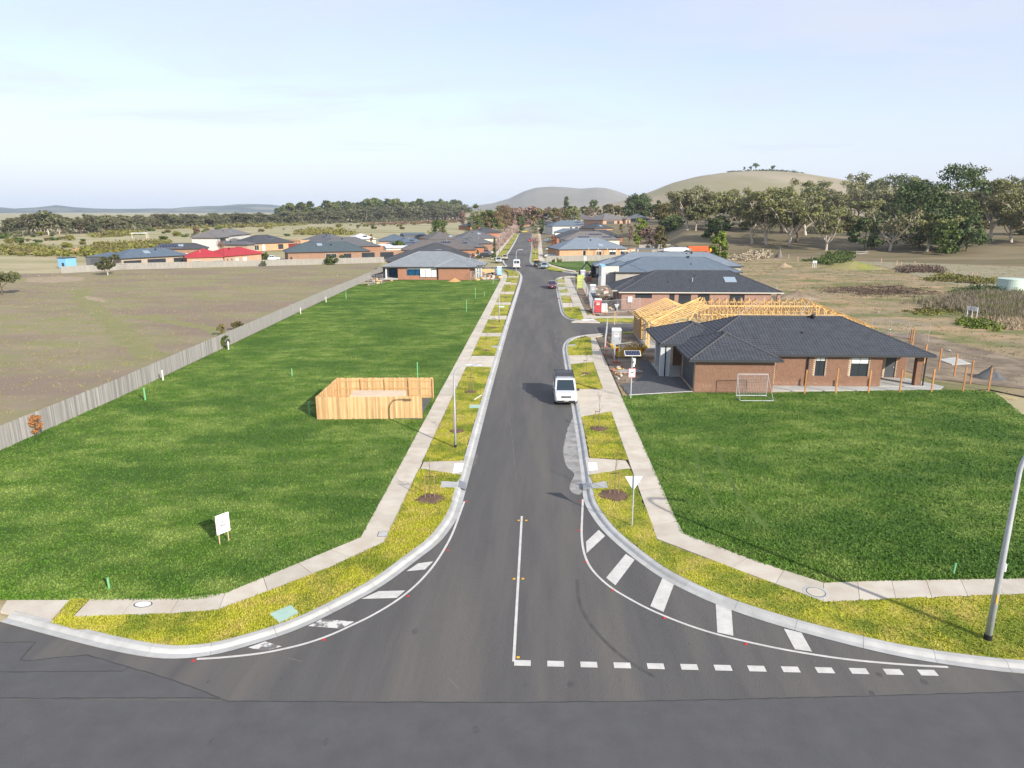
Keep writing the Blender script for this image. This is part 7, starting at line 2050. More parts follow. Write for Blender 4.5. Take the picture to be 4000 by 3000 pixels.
def gum(seed, H, W, fork=.34, leaf=.55, nleaf=85, lm=None, bm=None, limbs=5, lean=.06, subs=4, csize=.095, name='gum_tree', label='', group=None, cat='tree', loc=(0, 0, 0)):
    rs = np.random.RandomState(seed)
    root = thing(name, label, cat, loc, 0, group)
    tb = MB(); cents = []; rad = []
    r0 = H * .022
    tr, d = limb((0, 0, -.2), (rs.uniform(-lean, lean) * 4, rs.uniform(-lean, lean) * 4, 1), H * fork, 5, rs, .12, .12)
    tb.tube(tr, [lerp(r0 * 1.25, r0 * .85, i / 5) for i in range(6)], 8)
    for k in range(limbs):
        a = 2 * PI * (k + rs.uniform(-.3, .3)) / limbs
        spread = rs.uniform(.35, 1.0)
        L = (H * (1 - fork)) * rs.uniform(.62, .98)
        dd = Vector((math.cos(a) * spread * W / H * 1.3, math.sin(a) * spread * W / H * 1.3, 1.0))
        start = tr[-1] if k < 3 else tr[rs.randint(3, 6)]
        pts, dl = limb(start, dd, L * (1.15 if spread > .8 else 1), 6, rs, .22, .07)
        tb.tube(pts, [lerp(r0 * .62, r0 * .14, i / 6) for i in range(7)], 6)
        cents.append(pts[-1]); rad.append(H * csize * rs.uniform(.8, 1.25))
        for j in range(subs):
            q = pts[rs.randint(2, 6)]
            aa = rs.uniform(0, 2 * PI)
            sp, ds = limb(q, (math.cos(aa), math.sin(aa), rs.uniform(.1, .9)), H * rs.uniform(.13, .24), 3, rs, .3, .05)
            tb.tube(sp, [r0 * .26, r0 * .18, r0 * .12, r0 * .06], 4, cap=False)
            cents.append(sp[-1]); rad.append(H * csize * rs.uniform(.7, 1.3))
    V, F = cloud([tuple(c) for c in cents], rad, nleaf, leaf, rs, .62, .5, .3)
    obj('trunk', tb, bm or B_PALE, root)
    obj('crown', np_mesh('crown', V, F, lm or L_EUC), None, root)
    return root

def dome_tree(seed, H, W, base=.08, leaf=.6, nleaf=75, n=46, lm=None, shape='dome', name='cypress_tree', label='', group=None, cat='tree', loc=(0, 0, 0), csize=.14, bm=None):
    rs = np.random.RandomState(seed)
    root = thing(name, label, cat, loc, 0, group)
    cents, rad = [], []
    for k in range(n):
        t = rs.uniform(0, 1) ** .8
        z = lerp(H * base, H * .94, t)
        if shape == 'dome': prof = math.sqrt(max(.02, 1 - (max(0, t - .25) / .78) ** 2)) * (.72 + .28 * min(1, t / .25))
        elif shape == 'cone': prof = max(.06, 1 - t) ** .8
        elif shape == 'column': prof = .9 if t < .7 else max(.15, (1 - t) / .3)
        else: prof = math.sqrt(max(.03, 1 - (2 * t - 1) ** 2))
        a = rs.uniform(0, 2 * PI); rr = W / 2 * prof * rs.uniform(.45, .95)
        cents.append((rr * math.cos(a), rr * math.sin(a), z)); rad.append(max(W * csize, .2) * rs.uniform(.7, 1.3))
    V, F = cloud(cents, rad, nleaf, leaf, rs, .7, .5)
    tb = MB().tube([(0, 0, -.2), (0, 0, H * .35), (rs.uniform(-.3, .3), 0, H * .75)], [max(.05, H * .022), H * .018 + .02, .04], 7)
    for k in range(5):
        a = rs.uniform(0, 6.28); z = H * rs.uniform(.2, .6)
        tb.tube([(0, 0, z), (W * .2 * math.cos(a), W * .2 * math.sin(a), z + H * .1), (W * .38 * math.cos(a), W * .38 * math.sin(a), z + H * .16)], [H * .01 + .02, H * .007 + .01, .02], 4)
    obj('trunk', tb, bm or B_BROWN, root)
    obj('crown', np_mesh('crown', V, F, lm or L_DARK), None, root)
    return root

def bare_tree(seed, H, W, label='', loc=(0, 0, 0), m=None, name='bare_tree', group=None, dense=1.0, fork=.2):
    rs = np.random.RandomState(seed)
    root = thing(name, label, 'tree', loc, 0, group)
    tb = MB(); tb.tube([(0, 0, -.1), (0, 0, H * fork), (0, 0, H * .5)], [H * .018, H * .014, H * .008], 7)
    cr = MB()
    for k in range(int(20 * dense)):
        z = H * rs.uniform(fork, .55); a = rs.uniform(0, 6.28)
        L = H * rs.uniform(.35, .6) * (1 - (z / H - fork) * .5)
        pts, d = limb((0, 0, z), (math.cos(a) * W / H * 1.1, math.sin(a) * W / H * 1.1, rs.uniform(.8, 1.5)), L, 4, rs, .18, .06)
        cr.tube(pts, [H * .007, H * .005, H * .0035, H * .0025, .006], 4, cap=False)
        for j in range(9):
            q = pts[rs.randint(1, 5)]
            p2, _ = limb(q, (rs.uniform(-1, 1), rs.uniform(-1, 1), rs.uniform(.2, 1.2)), H * rs.uniform(.10, .2), 2, rs, .3, .1)
            cr.tube(p2, [H * .005, H * .004, H * .0028], 3, cap=False)
            for _ in range(3):
                p3, _d = limb(p2[rs.randint(0, 3)], (rs.uniform(-1, 1), rs.uniform(-1, 1), rs.uniform(0, 1.2)), H * rs.uniform(.05, .10), 1, rs, .3, .1)
                cr.tube(p3, [H * .0042, H * .0024], 3, cap=False)
    obj('trunk', tb, m or B_TWIG, root); obj('crown', cr, m or B_TWIG, root)
    return root

def spot(px, d):
    a = math.radians(brg(px)); x, y = d * math.sin(a), d * math.cos(a)
    return x, y, hz(x, y)

def far_h(px, d, top):
    """how tall a tree has to be there to reach that height on the horizon line"""
    return 15.8 + (822 - top) / 2700 * d - spot(px, d)[2]

# ---- gum grove on the right: each placed and shaped by itself
GROVE_T = [  # bearing mark, distance, top mark, crown width, kind, label
    (2668, 352, 708, 17, 'g', 'tall white trunked gum at the left end of the grove with open crown'),
    (2701, 348, 778, 10, 'g', 'slender pale trunked gum right of the tall leaning one'),
    (2782, 352, 726, 16, 'g', 'gum with forked white trunk behind the dark pine shrub'),
    (2832, 372, 733, 15, 'g', 'gum in the second row behind the forked white trunk'),
    (2870, 362, 720, 17, 'g', 'gum with straight pale trunk in the middle of the grove'),
    (2920, 302, 736, 14, 'g', 'gum at the grove front with bare lower trunk'),
    (2977, 300, 705, 19, 'g', 'gum with leaning brown trunk at the grove front'),
    (3030, 345, 694, 18, 'g', 'high crowned gum behind the big grey stump'),
    (3064, 296, 720, 19, 'g', 'thick trunked gum beside the big grey stump'),
    (3089, 308, 735, 16, 'g', 'dark trunked gum just behind the thick trunked one'),
    (3122, 335, 712, 18, 'g', 'spreading gum at the right end of the thick grove'),
    (3206, 284, 785, 10, 'g2', 'slim crooked gum with white branches standing by itself'),
    (3451, 288, 762, 20, 'g2', 'wide pale gum with many bare white branches before the dark cypresses'),
    (3592, 290, 800, 12, 'g', 'gum with twisted pale trunk in front of the dark cypresses'),
    (3833, 330, 684, 9, 'g', 'tall thin gum with a small tufted crown above the dark cypresses'),
    (3912, 322, 742, 20, 'g', 'broad gum with curved brown trunk at the right'),
    (3972, 312, 718, 17, 'g', 'gum with white upper limbs at the right edge'),
    (3790, 350, 775, 20, 'g', 'shaded brown crowned gum between the dark cypress and the broad gum'),
    (2735, 380, 760, 14, 'g', 'gum in the shadowed second row near the left end'),
    (2925, 385, 728, 16, 'g', 'gum deep in the grove behind the bare lower trunk'),
    (4060, 320, 730, 18, 'g', 'gum half outside the right edge of the picture'),
]
for k, (px, d, top, W, kd, lab) in enumerate(GROVE_T):
    x, y, z = spot(px, d); H = far_h(px, d, top)
    t = gum(100 + k, H * .93, W * 1.35, .22 if kd == 'g' else .20, .60, 130 if kd == 'g' else 70, L_EUC if k % 3 else L_EUC2, B_PALE if k not in (7, 9, 17) else B_BROWN, 6, .07, 5, .105, 'gum_tree', lab, 'gum trees of the right grove', 'tree', (x, y, z))
UNDER = [dome_tree(150 + k, 6, 8, .03, .6, 70, 26, (L_DARK, L_EUC, L_OLIVE)[k], 'round', 'grove_bush', 'bush under the gum trees of the right grove', 'bushes under the gum trees', 'bush', csize=.16) for k in range(3)]
ur = random.Random(12); uu = [True] * 3
for k in range(46):
    px = ur.uniform(2560, 4050); d = ur.uniform(345, 470); x, y, z = spot(px, d); j = ur.randrange(3)
    if uu[j]: o = UNDER[j]; uu[j] = False; o.location = (x, y, z)
    else: o = dup(UNDER[j], (x, y, z), ur.uniform(0, 6))
    s_ = ur.uniform(.5, 1.35); o.scale = (s_ * 1.2, s_, s_ * ur.uniform(.6, 1.1))
BACK = [gum(170 + k, 20, 17, .22, .75, 95, L_EUC if k else L_EUC2, B_BROWN, 6, .06, 4, .12, 'gum_tree', 'gum tree in the shaded back rows of the right grove', 'gum trees in the back rows of the grove') for k in range(3)]
uu = [True] * 3
for k in range(44):
    px = 2600 + (4080 - 2600) * (k + ur.uniform(-.5, .5)) / 44; d = ur.uniform(395, 540); x, y, z = spot(px, d); j = ur.randrange(3)
    H = max(10, far_h(px, d, ur.uniform(735, 785)))
    if uu[j]: o = BACK[j]; uu[j] = False; o.location = (x, y, z)
    else: o = dup(BACK[j], (x, y, z), ur.uniform(0, 6))
    o.scale = (H / 20 * 1.1, H / 20 * 1.1, H / 20)
for k, (px, d, top, W, shp, lm, lab) in enumerate((
        (3560, 296, 718, 27, 'dome', L_DARK, 'huge dark cypress at the left of the cypress clump'), (3672, 300, 664, 24, 'dome', L_DARK, 'tallest dark cypress with a flat topped crown'),
        (3745, 292, 832, 13, 'dome', L_DARK, 'low dark cypress right of the tallest one'), (3352, 288, 846, 12.5, 'dome', L_DARK, 'round dark green tree standing alone left of the wide pale gum'),
        (3655, 284, 850, 11, 'dome', L_MID, 'bright green cypress skirt at the foot of the dark clump'), (3510, 330, 730, 18, 'dome', L_DARK, 'dark cypress behind the wide pale gum'),
        (2479, 560, 758, 24, 'dome', L_DARK, 'broad dark cypress behind the houses'), (2764, 322, 872, 8, 'cone', L_DARK, 'dark pine shrub in front of the forked gum'),
        (2596, 380, 850, 14, 'dome', L_DARK, 'dark evergreen left of the tall leaning gum'), (2592, 470, 798, 18, 'dome', L_OLIVE, 'yellow green tree behind the dark evergreen'),
        (2552, 640, 783, 12, 'cone', L_DARK, 'small dark pointed conifer beside the broad cypress'), (2206, 800, 768, 12, 'cone', L_DARK, 'tall narrow conifer standing above the autumn trees'),
        (2310, 760, 780, 11, 'dome', L_MID, 'round green tree right of the narrow conifer'))):
    x, y, z = spot(px, d); H = far_h(px, d, top)
    dome_tree(200 + k, H * .97, W, .06, .65 if d < 450 else 1.0, 90, 60 if W > 15 else 36, lm, shp, 'evergreen_tree', lab, None, 'tree', (x, y, z), .13)
# skyline trees on and before the big hill
for k, (px, d, top, W, lab) in enumerate(((3300, 620, 688, 17, 'flat topped pine on the rise behind the power poles'), (3345, 640, 715, 14, 'dark pine beside the flat topped one'), (3390, 680, 712, 14, 'round crowned tree on the rise'),
        (3440, 620, 700, 18, 'umbrella shaped pine on the skyline behind the pale gum'), (3500, 700, 700, 10, 'small umbrella pine on the skyline'), (3130, 560, 712, 12, 'skyline gum behind the right end of the grove'),
        (3180, 640, 722, 16, 'tree below the hill behind the grove'), (3240, 560, 752, 20, 'brown crowned tree before the power poles'), (3850, 720, 715, 20, 'skyline trees right of the tall cypress'), (3905, 760, 716, 16, 'flat crowned skyline tree right of the tufted gum'),
        (3960, 700, 735, 18, 'low skyline tree at the right edge'), (3400, 480, 780, 15, 'tree half hidden behind the pale gum'), (3180, 470, 800, 14, 'bushy tree behind the slim crooked gum'), (2715, 520, 760, 13, 'gum behind the left end of the grove'))):
    x, y, z = spot(px, d); H = max(8, far_h(px, d, top))
    gum(300 + k, H * .95, W, .36, 1.0, 60, L_PINE if k % 2 else L_EUC, B_BROWN, 5, .04, 3, .13, 'skyline_tree', lab, 'skyline trees on the right', 'tree', (x, y, z))
for k, (px, top, W) in enumerate(((2912, 657, 11), (2868, 672, 4), (2893, 670, 4), (2976, 668, 15), (2936, 680, 4))):
    x, y, z = spot(px, 1500); H = max(6, far_h(px, 1500, top))
    gum(340 + k, H, W, .45, 1.8, 26 if k in (0, 3) else 5, L_DARK, B_BROWN, 4, .05, 2, .12, 'hilltop_tree', ['wind bent tree on the hilltop, tallest of the hilltop trees', 'bare leftmost hilltop snag', 'bare snag left of the tallest hilltop tree', 'low spreading tree right of the tallest hilltop tree', 'short bare hilltop snag between the two crowned trees'][k], 'trees on the hilltop', 'tree', (x, y, z))
def scrub(name, pts, n, size, m, seed, h=.8, clump=1.6, ny=30, zoff=0.0):
    """ground cover nobody could count: leaf-sized faces in low uneven mounds over an area"""
    rs = np.random.RandomState(seed); P = np.array(pts); lo, hi = P.min(0), P.max(0)
    Q = np.column_stack([rs.uniform(lo[0], hi[0], n * 4), rs.uniform(lo[1], hi[1], n * 4)]); Q = Q[inside(Q, pts)][:n]
    Q = Q + rs.normal(size=Q.shape) * clump * (1.1 if zoff == 0 else 0)
    C = np.column_stack([Q, np.array([hz(*q) if name != 'field_scrub' else 0.0 for q in Q]) + h * .4 + zoff])
    V, F = cloud(C, clump * rs.uniform(.4, 1.4, len(C)), ny, size, rs, h / clump, .6)
    return tag(obj(name, np_mesh(name, V, F, m)), kind='stuff')
scrub('hilltop_scrub', [(spot(a, dd)[0], spot(a, dd)[1]) for a, dd in ((2815, 1490), (3060, 1490), (3060, 1525), (2815, 1525))], 130, 2.6, L_DARK, 1, 4, 6, 14)

# ---- the long treeline beyond the dry field: gums in front, pines behind
protoG = [gum(400 + k, 20, 14, .16, 1.15, 46, L_TREELINE, B_PALE if k % 2 else B_BROWN, 6, .05, 4, .125, 'treeline_gum', 'grey green gum in the long treeline beyond the dry field', 'gums of the long treeline') for k in range(5)]
protoP = [dome_tree(420 + k, 26, 15, .15, 1.3, 42, 30, L_PINE, 'dome', 'treeline_pine', 'dark pine rising behind the gums of the long treeline', 'pines behind the long treeline') for k in range(3)]
BASE = [(-340.56, 384.80), (-335.80, 428.29), (-336.34, 451.20), (-326.33, 487.97), (-339.00, 565.07), (-336.20, 650.73), (-321.07, 794.32), (-278.22, 893.18), (-236.80, 995.59), (-193.95, 1152.36), (-137.77, 1251.45)]
TOPS = [(-260, 850), (60, 862), (110, 846), (230, 826), (330, 848), (420, 834), (520, 842), (700, 838), (1000, 836), (1250, 826), (1600, 806), (1810, 800)]
TOPP = [(600, 826), (700, 812), (900, 806), (1100, 803), (1300, 794), (1450, 784), (1600, 781), (1800, 790)]
rt_ = random.Random(77)
def line_trees(protos, n, back, tops, t0, t1, jit, wscale):
    used = [False] * len(protos)
    pts = resample(BASE, n=n)
    for i, (x, y) in enumerate(pts):
        if not (t0 <= i / n <= t1): continue
        d = math.hypot(x, y) + back + rt_.uniform(-jit, jit); a = math.atan2(x, y) + rt_.uniform(-.004, .004)
        x, y = d * math.sin(a), d * math.cos(a)
        px = 2000 + 2700 * math.tan(a + math.radians(2.161))
        H = (15.8 + (822 - interp(tops, px) - rt_.uniform(-9, 16)) / 2700 * d)
        k = rt_.randrange(len(protos)); h0 = 20 if protos is protoG else 26
        s_ = max(5.0, H) / h0
        if not used[k]:
            used[k] = True; o = protos[k]; o.location = (x, y, -.1); o.rotation_euler = (0, 0, rt_.uniform(0, 6.28))
        else:
            o = dup(protos[k], (x, y, -.1), rt_.uniform(0, 6.28))
        ws = s_ ** .6 * wscale * rt_.uniform(.85, 1.2) * (d / 620) ** .5 * 1.15
        o.scale = (ws, ws, s_)
line_trees(protoG, 170, 0, TOPS, 0, 1, 14, 1.0)
line_trees(protoG, 125, 45, TOPS, .05, 1, 16, 1.05)
line_trees(protoP, 150, 95, TOPP, .50, 1, 16, 1.0)
scrub('field_scrub', [(-323.32, 375.06), (-323.13, 411.98), (-319.24, 477.27), (-318.57, 530.79), (-317.52, 614.36), (-304.74, 753.73), (-262.46, 842.40), (-180.08, 1069.77), (-193.95, 1152.36), (-283.90, 911.49), (-326.91, 808.83), (-341.22, 660.51), (-330.00, 493.50), (-347.29, 403.14)], 520, 1.5, L_TREELINE, 5, 4.2, 4.2, 26)

# ---- gorse and bushes in the dry field
def strip_px(c): return c
scrub('field_scrub', [(-255.74, 283.00), (-234.56, 298.02), (-213.10, 290.54), (-169.66, 250.45), (-165.81, 241.90), (-196.79, 249.42), (-208.10, 229.58)], 330, .75, L_GORSE, 6, 1.6, 2.2, 40)
scrub('field_scrub', [(-168.25, 250.50), (-193.95, 306.07), (-192.40, 327.45), (-189.13, 349.07), (-183.62, 343.65), (-175.73, 306.76), (-158.15, 268.48), (-150.15, 248.22), (-160.35, 244.94)], 330, .75, L_GORSE, 7, 1.7, 2.2, 40)
scrub('field_scrub', [(-277.22, 426.18), (-304.63, 488.79), (-305.08, 524.79), (-270.01, 468.64), (-260.47, 422.57), (-262.88, 406.32)], 120, 1.0, L_GORSE, 8, 1.6, 2.6, 30)
scrub('field_scrub', [(-313.95, 566.01), (-308.23, 623.59), (-274.09, 683.88), (-253.86, 768.91), (-272.67, 826.16), (-309.99, 766.79), (-341.96, 692.23), (-349.85, 631.15)], 200, 1.3, L_GORSE, 9, 2.0, 3.2, 26)
scrub('field_scrub', [(-167.89, 477.68), (-180.38, 571.05), (-151.85, 537.08), (-122.79, 464.13), (-124.38, 445.16), (-144.83, 463.30), (-160.10, 462.72)], 110, 1.2, L_GORSE, 10, 2.4, 3.0, 30)
scrub('field_scrub', [(-206.35, 828.66), (-164.41, 976.40), (-132.12, 1125.60), (-99.56, 1126.83), (-90.49, 1024.03), (-140.03, 831.16), (-177.56, 745.70)], 200, 1.4, leafmat('brown_scrub', (.17, .105, .065), (.12, .085, .05), None, .3), 11, 1.8, 3.2, 26)
bprot = [dome_tree(500 + k, 1.7, 3.2, .05, .42, 60, 12, L_GORSE if k else L_MID, 'round', 'field_bush', 'low green bush dotted over the dry field', 'bushes dotted over the dry field', 'bush', csize=.2) for k in range(2)]
bs = random.Random(9); first = [True, True]
for p in ((-260.81, 338.52), (-260.46, 344.13), (-268.78, 361.71), (-254.88, 350.11), (-263.05, 368.29), (-263.83, 374.85), (-310.02, 422.18), (-317.65, 439.58), (-255.04, 375.19), (-241.81, 365.88), (-266.11, 385.09), (-307.68, 435.40), (-292.59, 384.09), (-309.27, 398.11), (-216.71, 326.94), (-236.04, 313.93), (-218.12, 296.70), (-204.27, 297.22), (-320.45, 527.28), (-320.37, 540.70), (-306.18, 548.19), (-266.12, 492.70), (-272.59, 510.13), (-239.73, 499.46), (-216.73, 425.70), (-217.42, 438.80), (-266.54, 579.36), (-252.23, 529.85), (-274.39, 620.85), (-279.91, 658.56), (-160.47, 445.51),
          (-240.21, 622.14), (-193.96, 682.51), (-183.79, 716.46), (-173.16, 705.32), (-172.22, 728.82), (-165.60, 643.36), (-139.79, 706.58), (-139.95, 796.04), (-162.96, 741.49), (-112.80, 769.30), (-342.35, 443.30), (-198.01, 310.69), (-228.74, 438.38), (-211.31, 531.40), (-209.57, 387.22), (-146.80, 625.66), (-118.40, 609.33), (-204.84, 765.83)):
    k = bs.randrange(2)
    if first[k]:
        o = bprot[k]; first[k] = False; o.location = (p[0], p[1], 0)
    else: o = dup(bprot[k], (p[0], p[1], 0), bs.uniform(0, 6))
    s_ = bs.uniform(.7, 1.7); o.scale = (s_ * bs.uniform(1, 1.6), s_, s_)
dome_tree(520, 4.6, 5.0, .1, .5, 80, 20, L_AUT, 'round', 'rusty_bush', 'rusty brown bush standing in the dry field left of the two storey house', None, 'bush', (*(-240.51, 488.04), 0), .2)
# ---- right hand scrub
scrub('dark_scrub', [(58.29, 142.33), (67.09, 150.93), (76.38, 151.28), (78.23, 140.81), (72.34, 137.11), (64.01, 135.95)], 150, .20, L_DWEED, 21, .16, 2.4, 70)
def tall_grass(name, pts, n, h, wd, m, seed, tuft=14, z=.06):
    rs = np.random.RandomState(seed); P = np.array(pts); lo, hi = P.min(0), P.max(0)
    Q = np.column_stack([rs.uniform(lo[0], hi[0], n * 4), rs.uniform(lo[1], hi[1], n * 4)]); Q = Q[inside(Q, pts)][:n]; Q = Q + rs.normal(size=Q.shape) * (2.2 if n > 400 else .5)
    hh = np.repeat(h * rs.uniform(.35, 1.3, len(Q)), tuft); B = np.repeat(Q, tuft, 0) + rs.normal(size=(len(Q) * tuft, 2)) * .28
    a = rs.uniform(0, 2 * PI, len(B)); s = np.column_stack([np.cos(a), np.sin(a)]) * wd; d = rs.normal(size=(len(B), 2)) * .35 * hh[:, None]
    V = np.zeros((len(B), 3, 3)); V[:, 0, :2] = B - s; V[:, 1, :2] = B + s; V[:, 2, :2] = B + d; V[:, :2, 2] = z; V[:, 2, 2] = z + hh * rs.uniform(.6, 1.1, len(B))
    return tag(obj(name, np_mesh(name, V.reshape(-1, 3), np.arange(len(B) * 3).reshape(-1, 3), m)), kind='stuff')
tall_grass('dry_tall_grass', [(68.06, 121.16), (77.26, 130.44), (85.22, 136.75), (97.06, 135.14), (75.67, 101.87), (69.61, 106.56), (68.27, 113.38)], 2600, 1.15, .07, L_WEED, 22)
tall_grass('dry_tall_grass', [(70.77, 106.61), (78.29, 108.20), (69.10, 95.02), (67.10, 98.13)], 700, .8, .06, leafmat('straw', (.42, .34, .22), (.32, .25, .16), None, .5), 32)
tall_grass('rough_grass', [(46, 62), (60, 40), (90, 40), (130, 110), (190, 150), (190, 235), (60, 225), (46, 170)], 9000, .16, .05, leafmat('rough_green', (.15, .16, .05), (.29, .22, .11), (.24, .175, .09), .06), 33, 9)
tall_grass('rough_grass', [(-40, 40), (-40, 190), (-120, 175), (-180, 120), (-100, 40)], 8000, .13, .05, leafmat('paddock_tuft', (.23, .22, .09), (.31, .26, .15), (.25, .19, .12), .06), 34, 8, .05)
scrub('dark_scrub', [(85.86, 141.10), (96.40, 150.01), (94.42, 146.03), (90.44, 141.27), (82.75, 136.66)], 70, .3, L_DARK, 23, .9, 1.6, 80)
scrub('dry_scrub', [(93.31, 166.59), (101.73, 177.43), (101.99, 164.48), (97.15, 157.39), (93.45, 160.63)], 110, .3, L_GORSE, 24, .7, 1.7, 80)
scrub('dry_scrub', [(95.52, 187.55), (105.22, 201.34), (111.27, 203.38), (105.36, 191.11), (97.27, 184.54)], 90, .3, L_DWEED, 25, .8, 1.8, 80)
scrub('dark_scrub', [(82.97, 215.99), (95.38, 242.10), (108.14, 260.80), (111.47, 253.60), (96.80, 225.18), (85.58, 211.00)], 90, .4, L_MID, 26, .8, 1.5, 60)
scrub('dry_scrub', [(65.97, 238.41), (81.50, 264.39), (79.26, 245.47), (65.10, 226.26)], 70, .5, leafmat('pale_weed', (.42, .35, .25), (.30, .25, .17), None, .5), 27, .9, 1.6, 40)
scrub('green_weed', [(60.95, 100.15), (64.97, 105.11), (65.04, 101.00), (61.11, 95.76), (59.66, 96.77)], 60, .3, L_BRIGHT, 28, .4, 1.0, 40)
scrub('green_weed', [(60.04, 113.06), (64.98, 116.25), (65.39, 113.27), (59.92, 108.30)], 60, .3, L_GORSE, 29, .3, 1.1, 40)

# ---- trees among and behind the houses
for k, (px, d, top, W, shp, lm, lab) in enumerate((
        (1854, 470, 795, 13, 'dome', L_MID, 'big dark green tree behind the small orange brick house'), (1722, 360, 852, 10.5, 'dome', L_MID, 'round bushy green tree at the near edge of the dry field'),
        (1972, 520, 801, 13, 'dome', L_AUT, 'large brown autumn tree at the end of the street'), (1957, 430, 864, 4.5, 'round', L_BRIGHT, 'bright green conical bush near the end of the street'),
        (2086, 470, 862, 4.2, 'round', L_MID, 'clipped green bush beside the cream garage'), (1812, 640, 820, 8, 'dome', L_PINK, 'pinkish bare crowned tree left of the big dark green tree'),
        (2158, 305, 914, 2.8, 'round', L_RUST, 'small round rust orange tree in a front yard'), (2492, 330, 850, 8.2, 'dome', L_BRIGHT, 'rounded leafy green tree beside the pink bare shrubs'),
        (2516, 318, 877, 7.4, 'round', L_PINK, 'large pink red bare shrub behind the stepped fences'), (2449, 345, 860, 3.8, 'round', L_PINK, 'small pink bare tree before the arched porch house'),
        (2569, 300, 876, 6, 'dome', L_OLIVE, 'yellow topped green shrub between the pink shrub and the grove'), (2796, 226, 893, 6.0, 'dome', L_BRIGHT, 'tall bright green shrub beside the orange container'),
        (2418, 360, 868, 3.5, 'round', L_OLIVE, 'yellow flowering shrub before the arched porch house'), (1040, 232, 968, 1.3, 'column', L_DARK, 'leftmost of three slim dark cypresses by the red roofed house'),
        (1047, 232, 970, 1.3, 'column', L_DARK, 'middle of three slim dark cypresses by the red roofed house'), (1054, 232, 968, 1.4, 'column', L_DARK, 'rightmost of three slim dark cypresses by the red roofed house'),
        (1564, 262, 935, 5.0, 'dome', L_MID, 'bushy green tree among the roofs beside the solar panelled house'), (1344, 225, 985, 2.0, 'round', L_DARK, 'small dark shrub against the green grey roofed house'),
        (1868, 235, 968, 1.6, 'cone', L_DARK, 'small dark conifer beside the driveway cars'), (1933, 250, 920, 1.3, 'cone', L_DARK, 'narrow dark conifer before the cream walled house'), (1931, 232, 958, 2.0, 'cone', L_MID, 'green cone shrub before the brown brick house'), (1012, 238, 963, 3.4, 'round', L_BRIGHT, 'bright green shrub beside the red roofed house'),
        (1462, 290, 905, 2.4, 'cone', L_RUST, 'slim orange conifer right of the white roofed house'), (2030, 520, 842, 7, 'dome', L_DARK, 'dark hedge tree behind the orange brick house'), (2112, 500, 853, 5, 'round', L_DARK, 'dark hedge right of the cream garage'),
        (2175, 222, 1000, 3.2, 'round', L_GORSE, 'yellow green bush behind the fence corner car'), (2770, 224, 960, 2.5, 'round', L_DWEED, 'brown dead bush against the orange container'), (2820, 212, 1020, 1.8, 'round', L_BRIGHT, 'small lime shrub in rough grass left of the white pipe'))):
    if d < 320 and px < 2000 or d < 240:
        pass
    x, y, z = spot(px, d); z = 0 if px < 2000 else z; H = 15.8 + (822 - top) / 2700 * d - z
    dome_tree(600 + k, max(1.0, H), W, .04 if shp != 'dome' else .12, .30 if W < 5 else .55, 70, 16 if W < 5 else 30, lm, shp, 'garden_tree' if W > 4 else 'garden_shrub', lab, None, 'tree' if W > 4 else 'shrub', (x, y, z), .17)
at_ = random.Random(31); kinds = [L_AUT, L_OLIVE, L_AUT, L_MID, L_OLIVE, L_EUC, L_PINK]
aprot = [dome_tree(700 + k, 12, 11, .12, .85, 46, 26, kinds[k], 'dome', 'autumn_tree', '', 'trees behind the far houses') for k in range(len(kinds))]
ALAB = ['brown autumn tree behind the far houses', 'olive yellow tree behind the far houses', 'rusty brown tree behind the far houses', 'mid green tree behind the far houses', 'yellow olive crowned tree behind the far houses', 'grey green gum behind the far houses', 'pink grey bare tree behind the far houses']
ausd = [False] * len(kinds)
for i in range(74):
    px = 1890 + 730 * (i + at_.uniform(-.4, .4)) / 74
    d = at_.choice((560, 620, 680, 740, 800, 860)); top = at_.uniform(803, 824) - (8 if px > 2350 else 0)
    x, y, z = spot(px, d); H = max(5, 15.8 + (822 - top) / 2700 * d - z)
    k = at_.randrange(len(kinds))
    if not ausd[k]: o = aprot[k]; ausd[k] = True; o.location = (x, y, z - .3)
    else: o = dup(aprot[k], (x, y, z - .3), at_.uniform(0, 6))
    o['label'] = ALAB[k]; s_ = H / 12; o.scale = (s_ * at_.uniform(.8, 1.2), s_ * at_.uniform(.8, 1.2), s_)
for k in range(len(kinds)):
    if not ausd[k]: aprot[k]['label'] = ALAB[k]; aprot[k].location = (*spot(2150 + 20 * k, 700)[:2], spot(2150 + 20 * k, 700)[2])
# bare street trees
for k, (px, py, H, W, lab) in enumerate(((2092, 1000, 7.2, 3.8, 'large leafless street tree on the right verge beyond the side street'), (1936, 996, 5.5, 3.4, 'leafless street tree nearest the parked white pickup'), (1950, 985, 6.0, 3.6, 'second leafless street tree on the left verge'),
        (1963, 975, 6.2, 3.6, 'third leafless street tree on the left verge'), (1976, 962, 6.4, 3.8, 'fourth leafless street tree on the left verge'), (1990, 946, 6.6, 4.0, 'fifth leafless street tree on the left verge'), (2002, 932, 6.8, 4.0, 'farthest leafless street tree on the left verge'),
        (2012, 921, 7.5, 4.6, 'leafless tree in front of the orange brick house at the street end'))):
    p = [(-1.03, 249.36), (-15.56, 254.63), (-15.23, 272.14), (-14.86, 290.23), (-14.76, 317.61), (-14.85, 359.16), (-15.00, 405.44), (-15.05, 450.99)][k]
    bare_tree(800 + k, H, W, lab, (p[0], p[1], .05), None, 'bare_street_tree', 'leafless street trees', 2.6)
bare_tree(820, 4.5, 3.5, 'pinkish leafless tree before the maroon garage', (*(-93.04, 269.20), .05), MATS['leaf_pink_twig'], 'bare_tree')
bare_tree(821, 5.0, 5.0, 'pinkish leafless tree behind the red roof', (*(-119.15, 259.98), .05), MATS['leaf_pink_twig'], 'bare_tree')
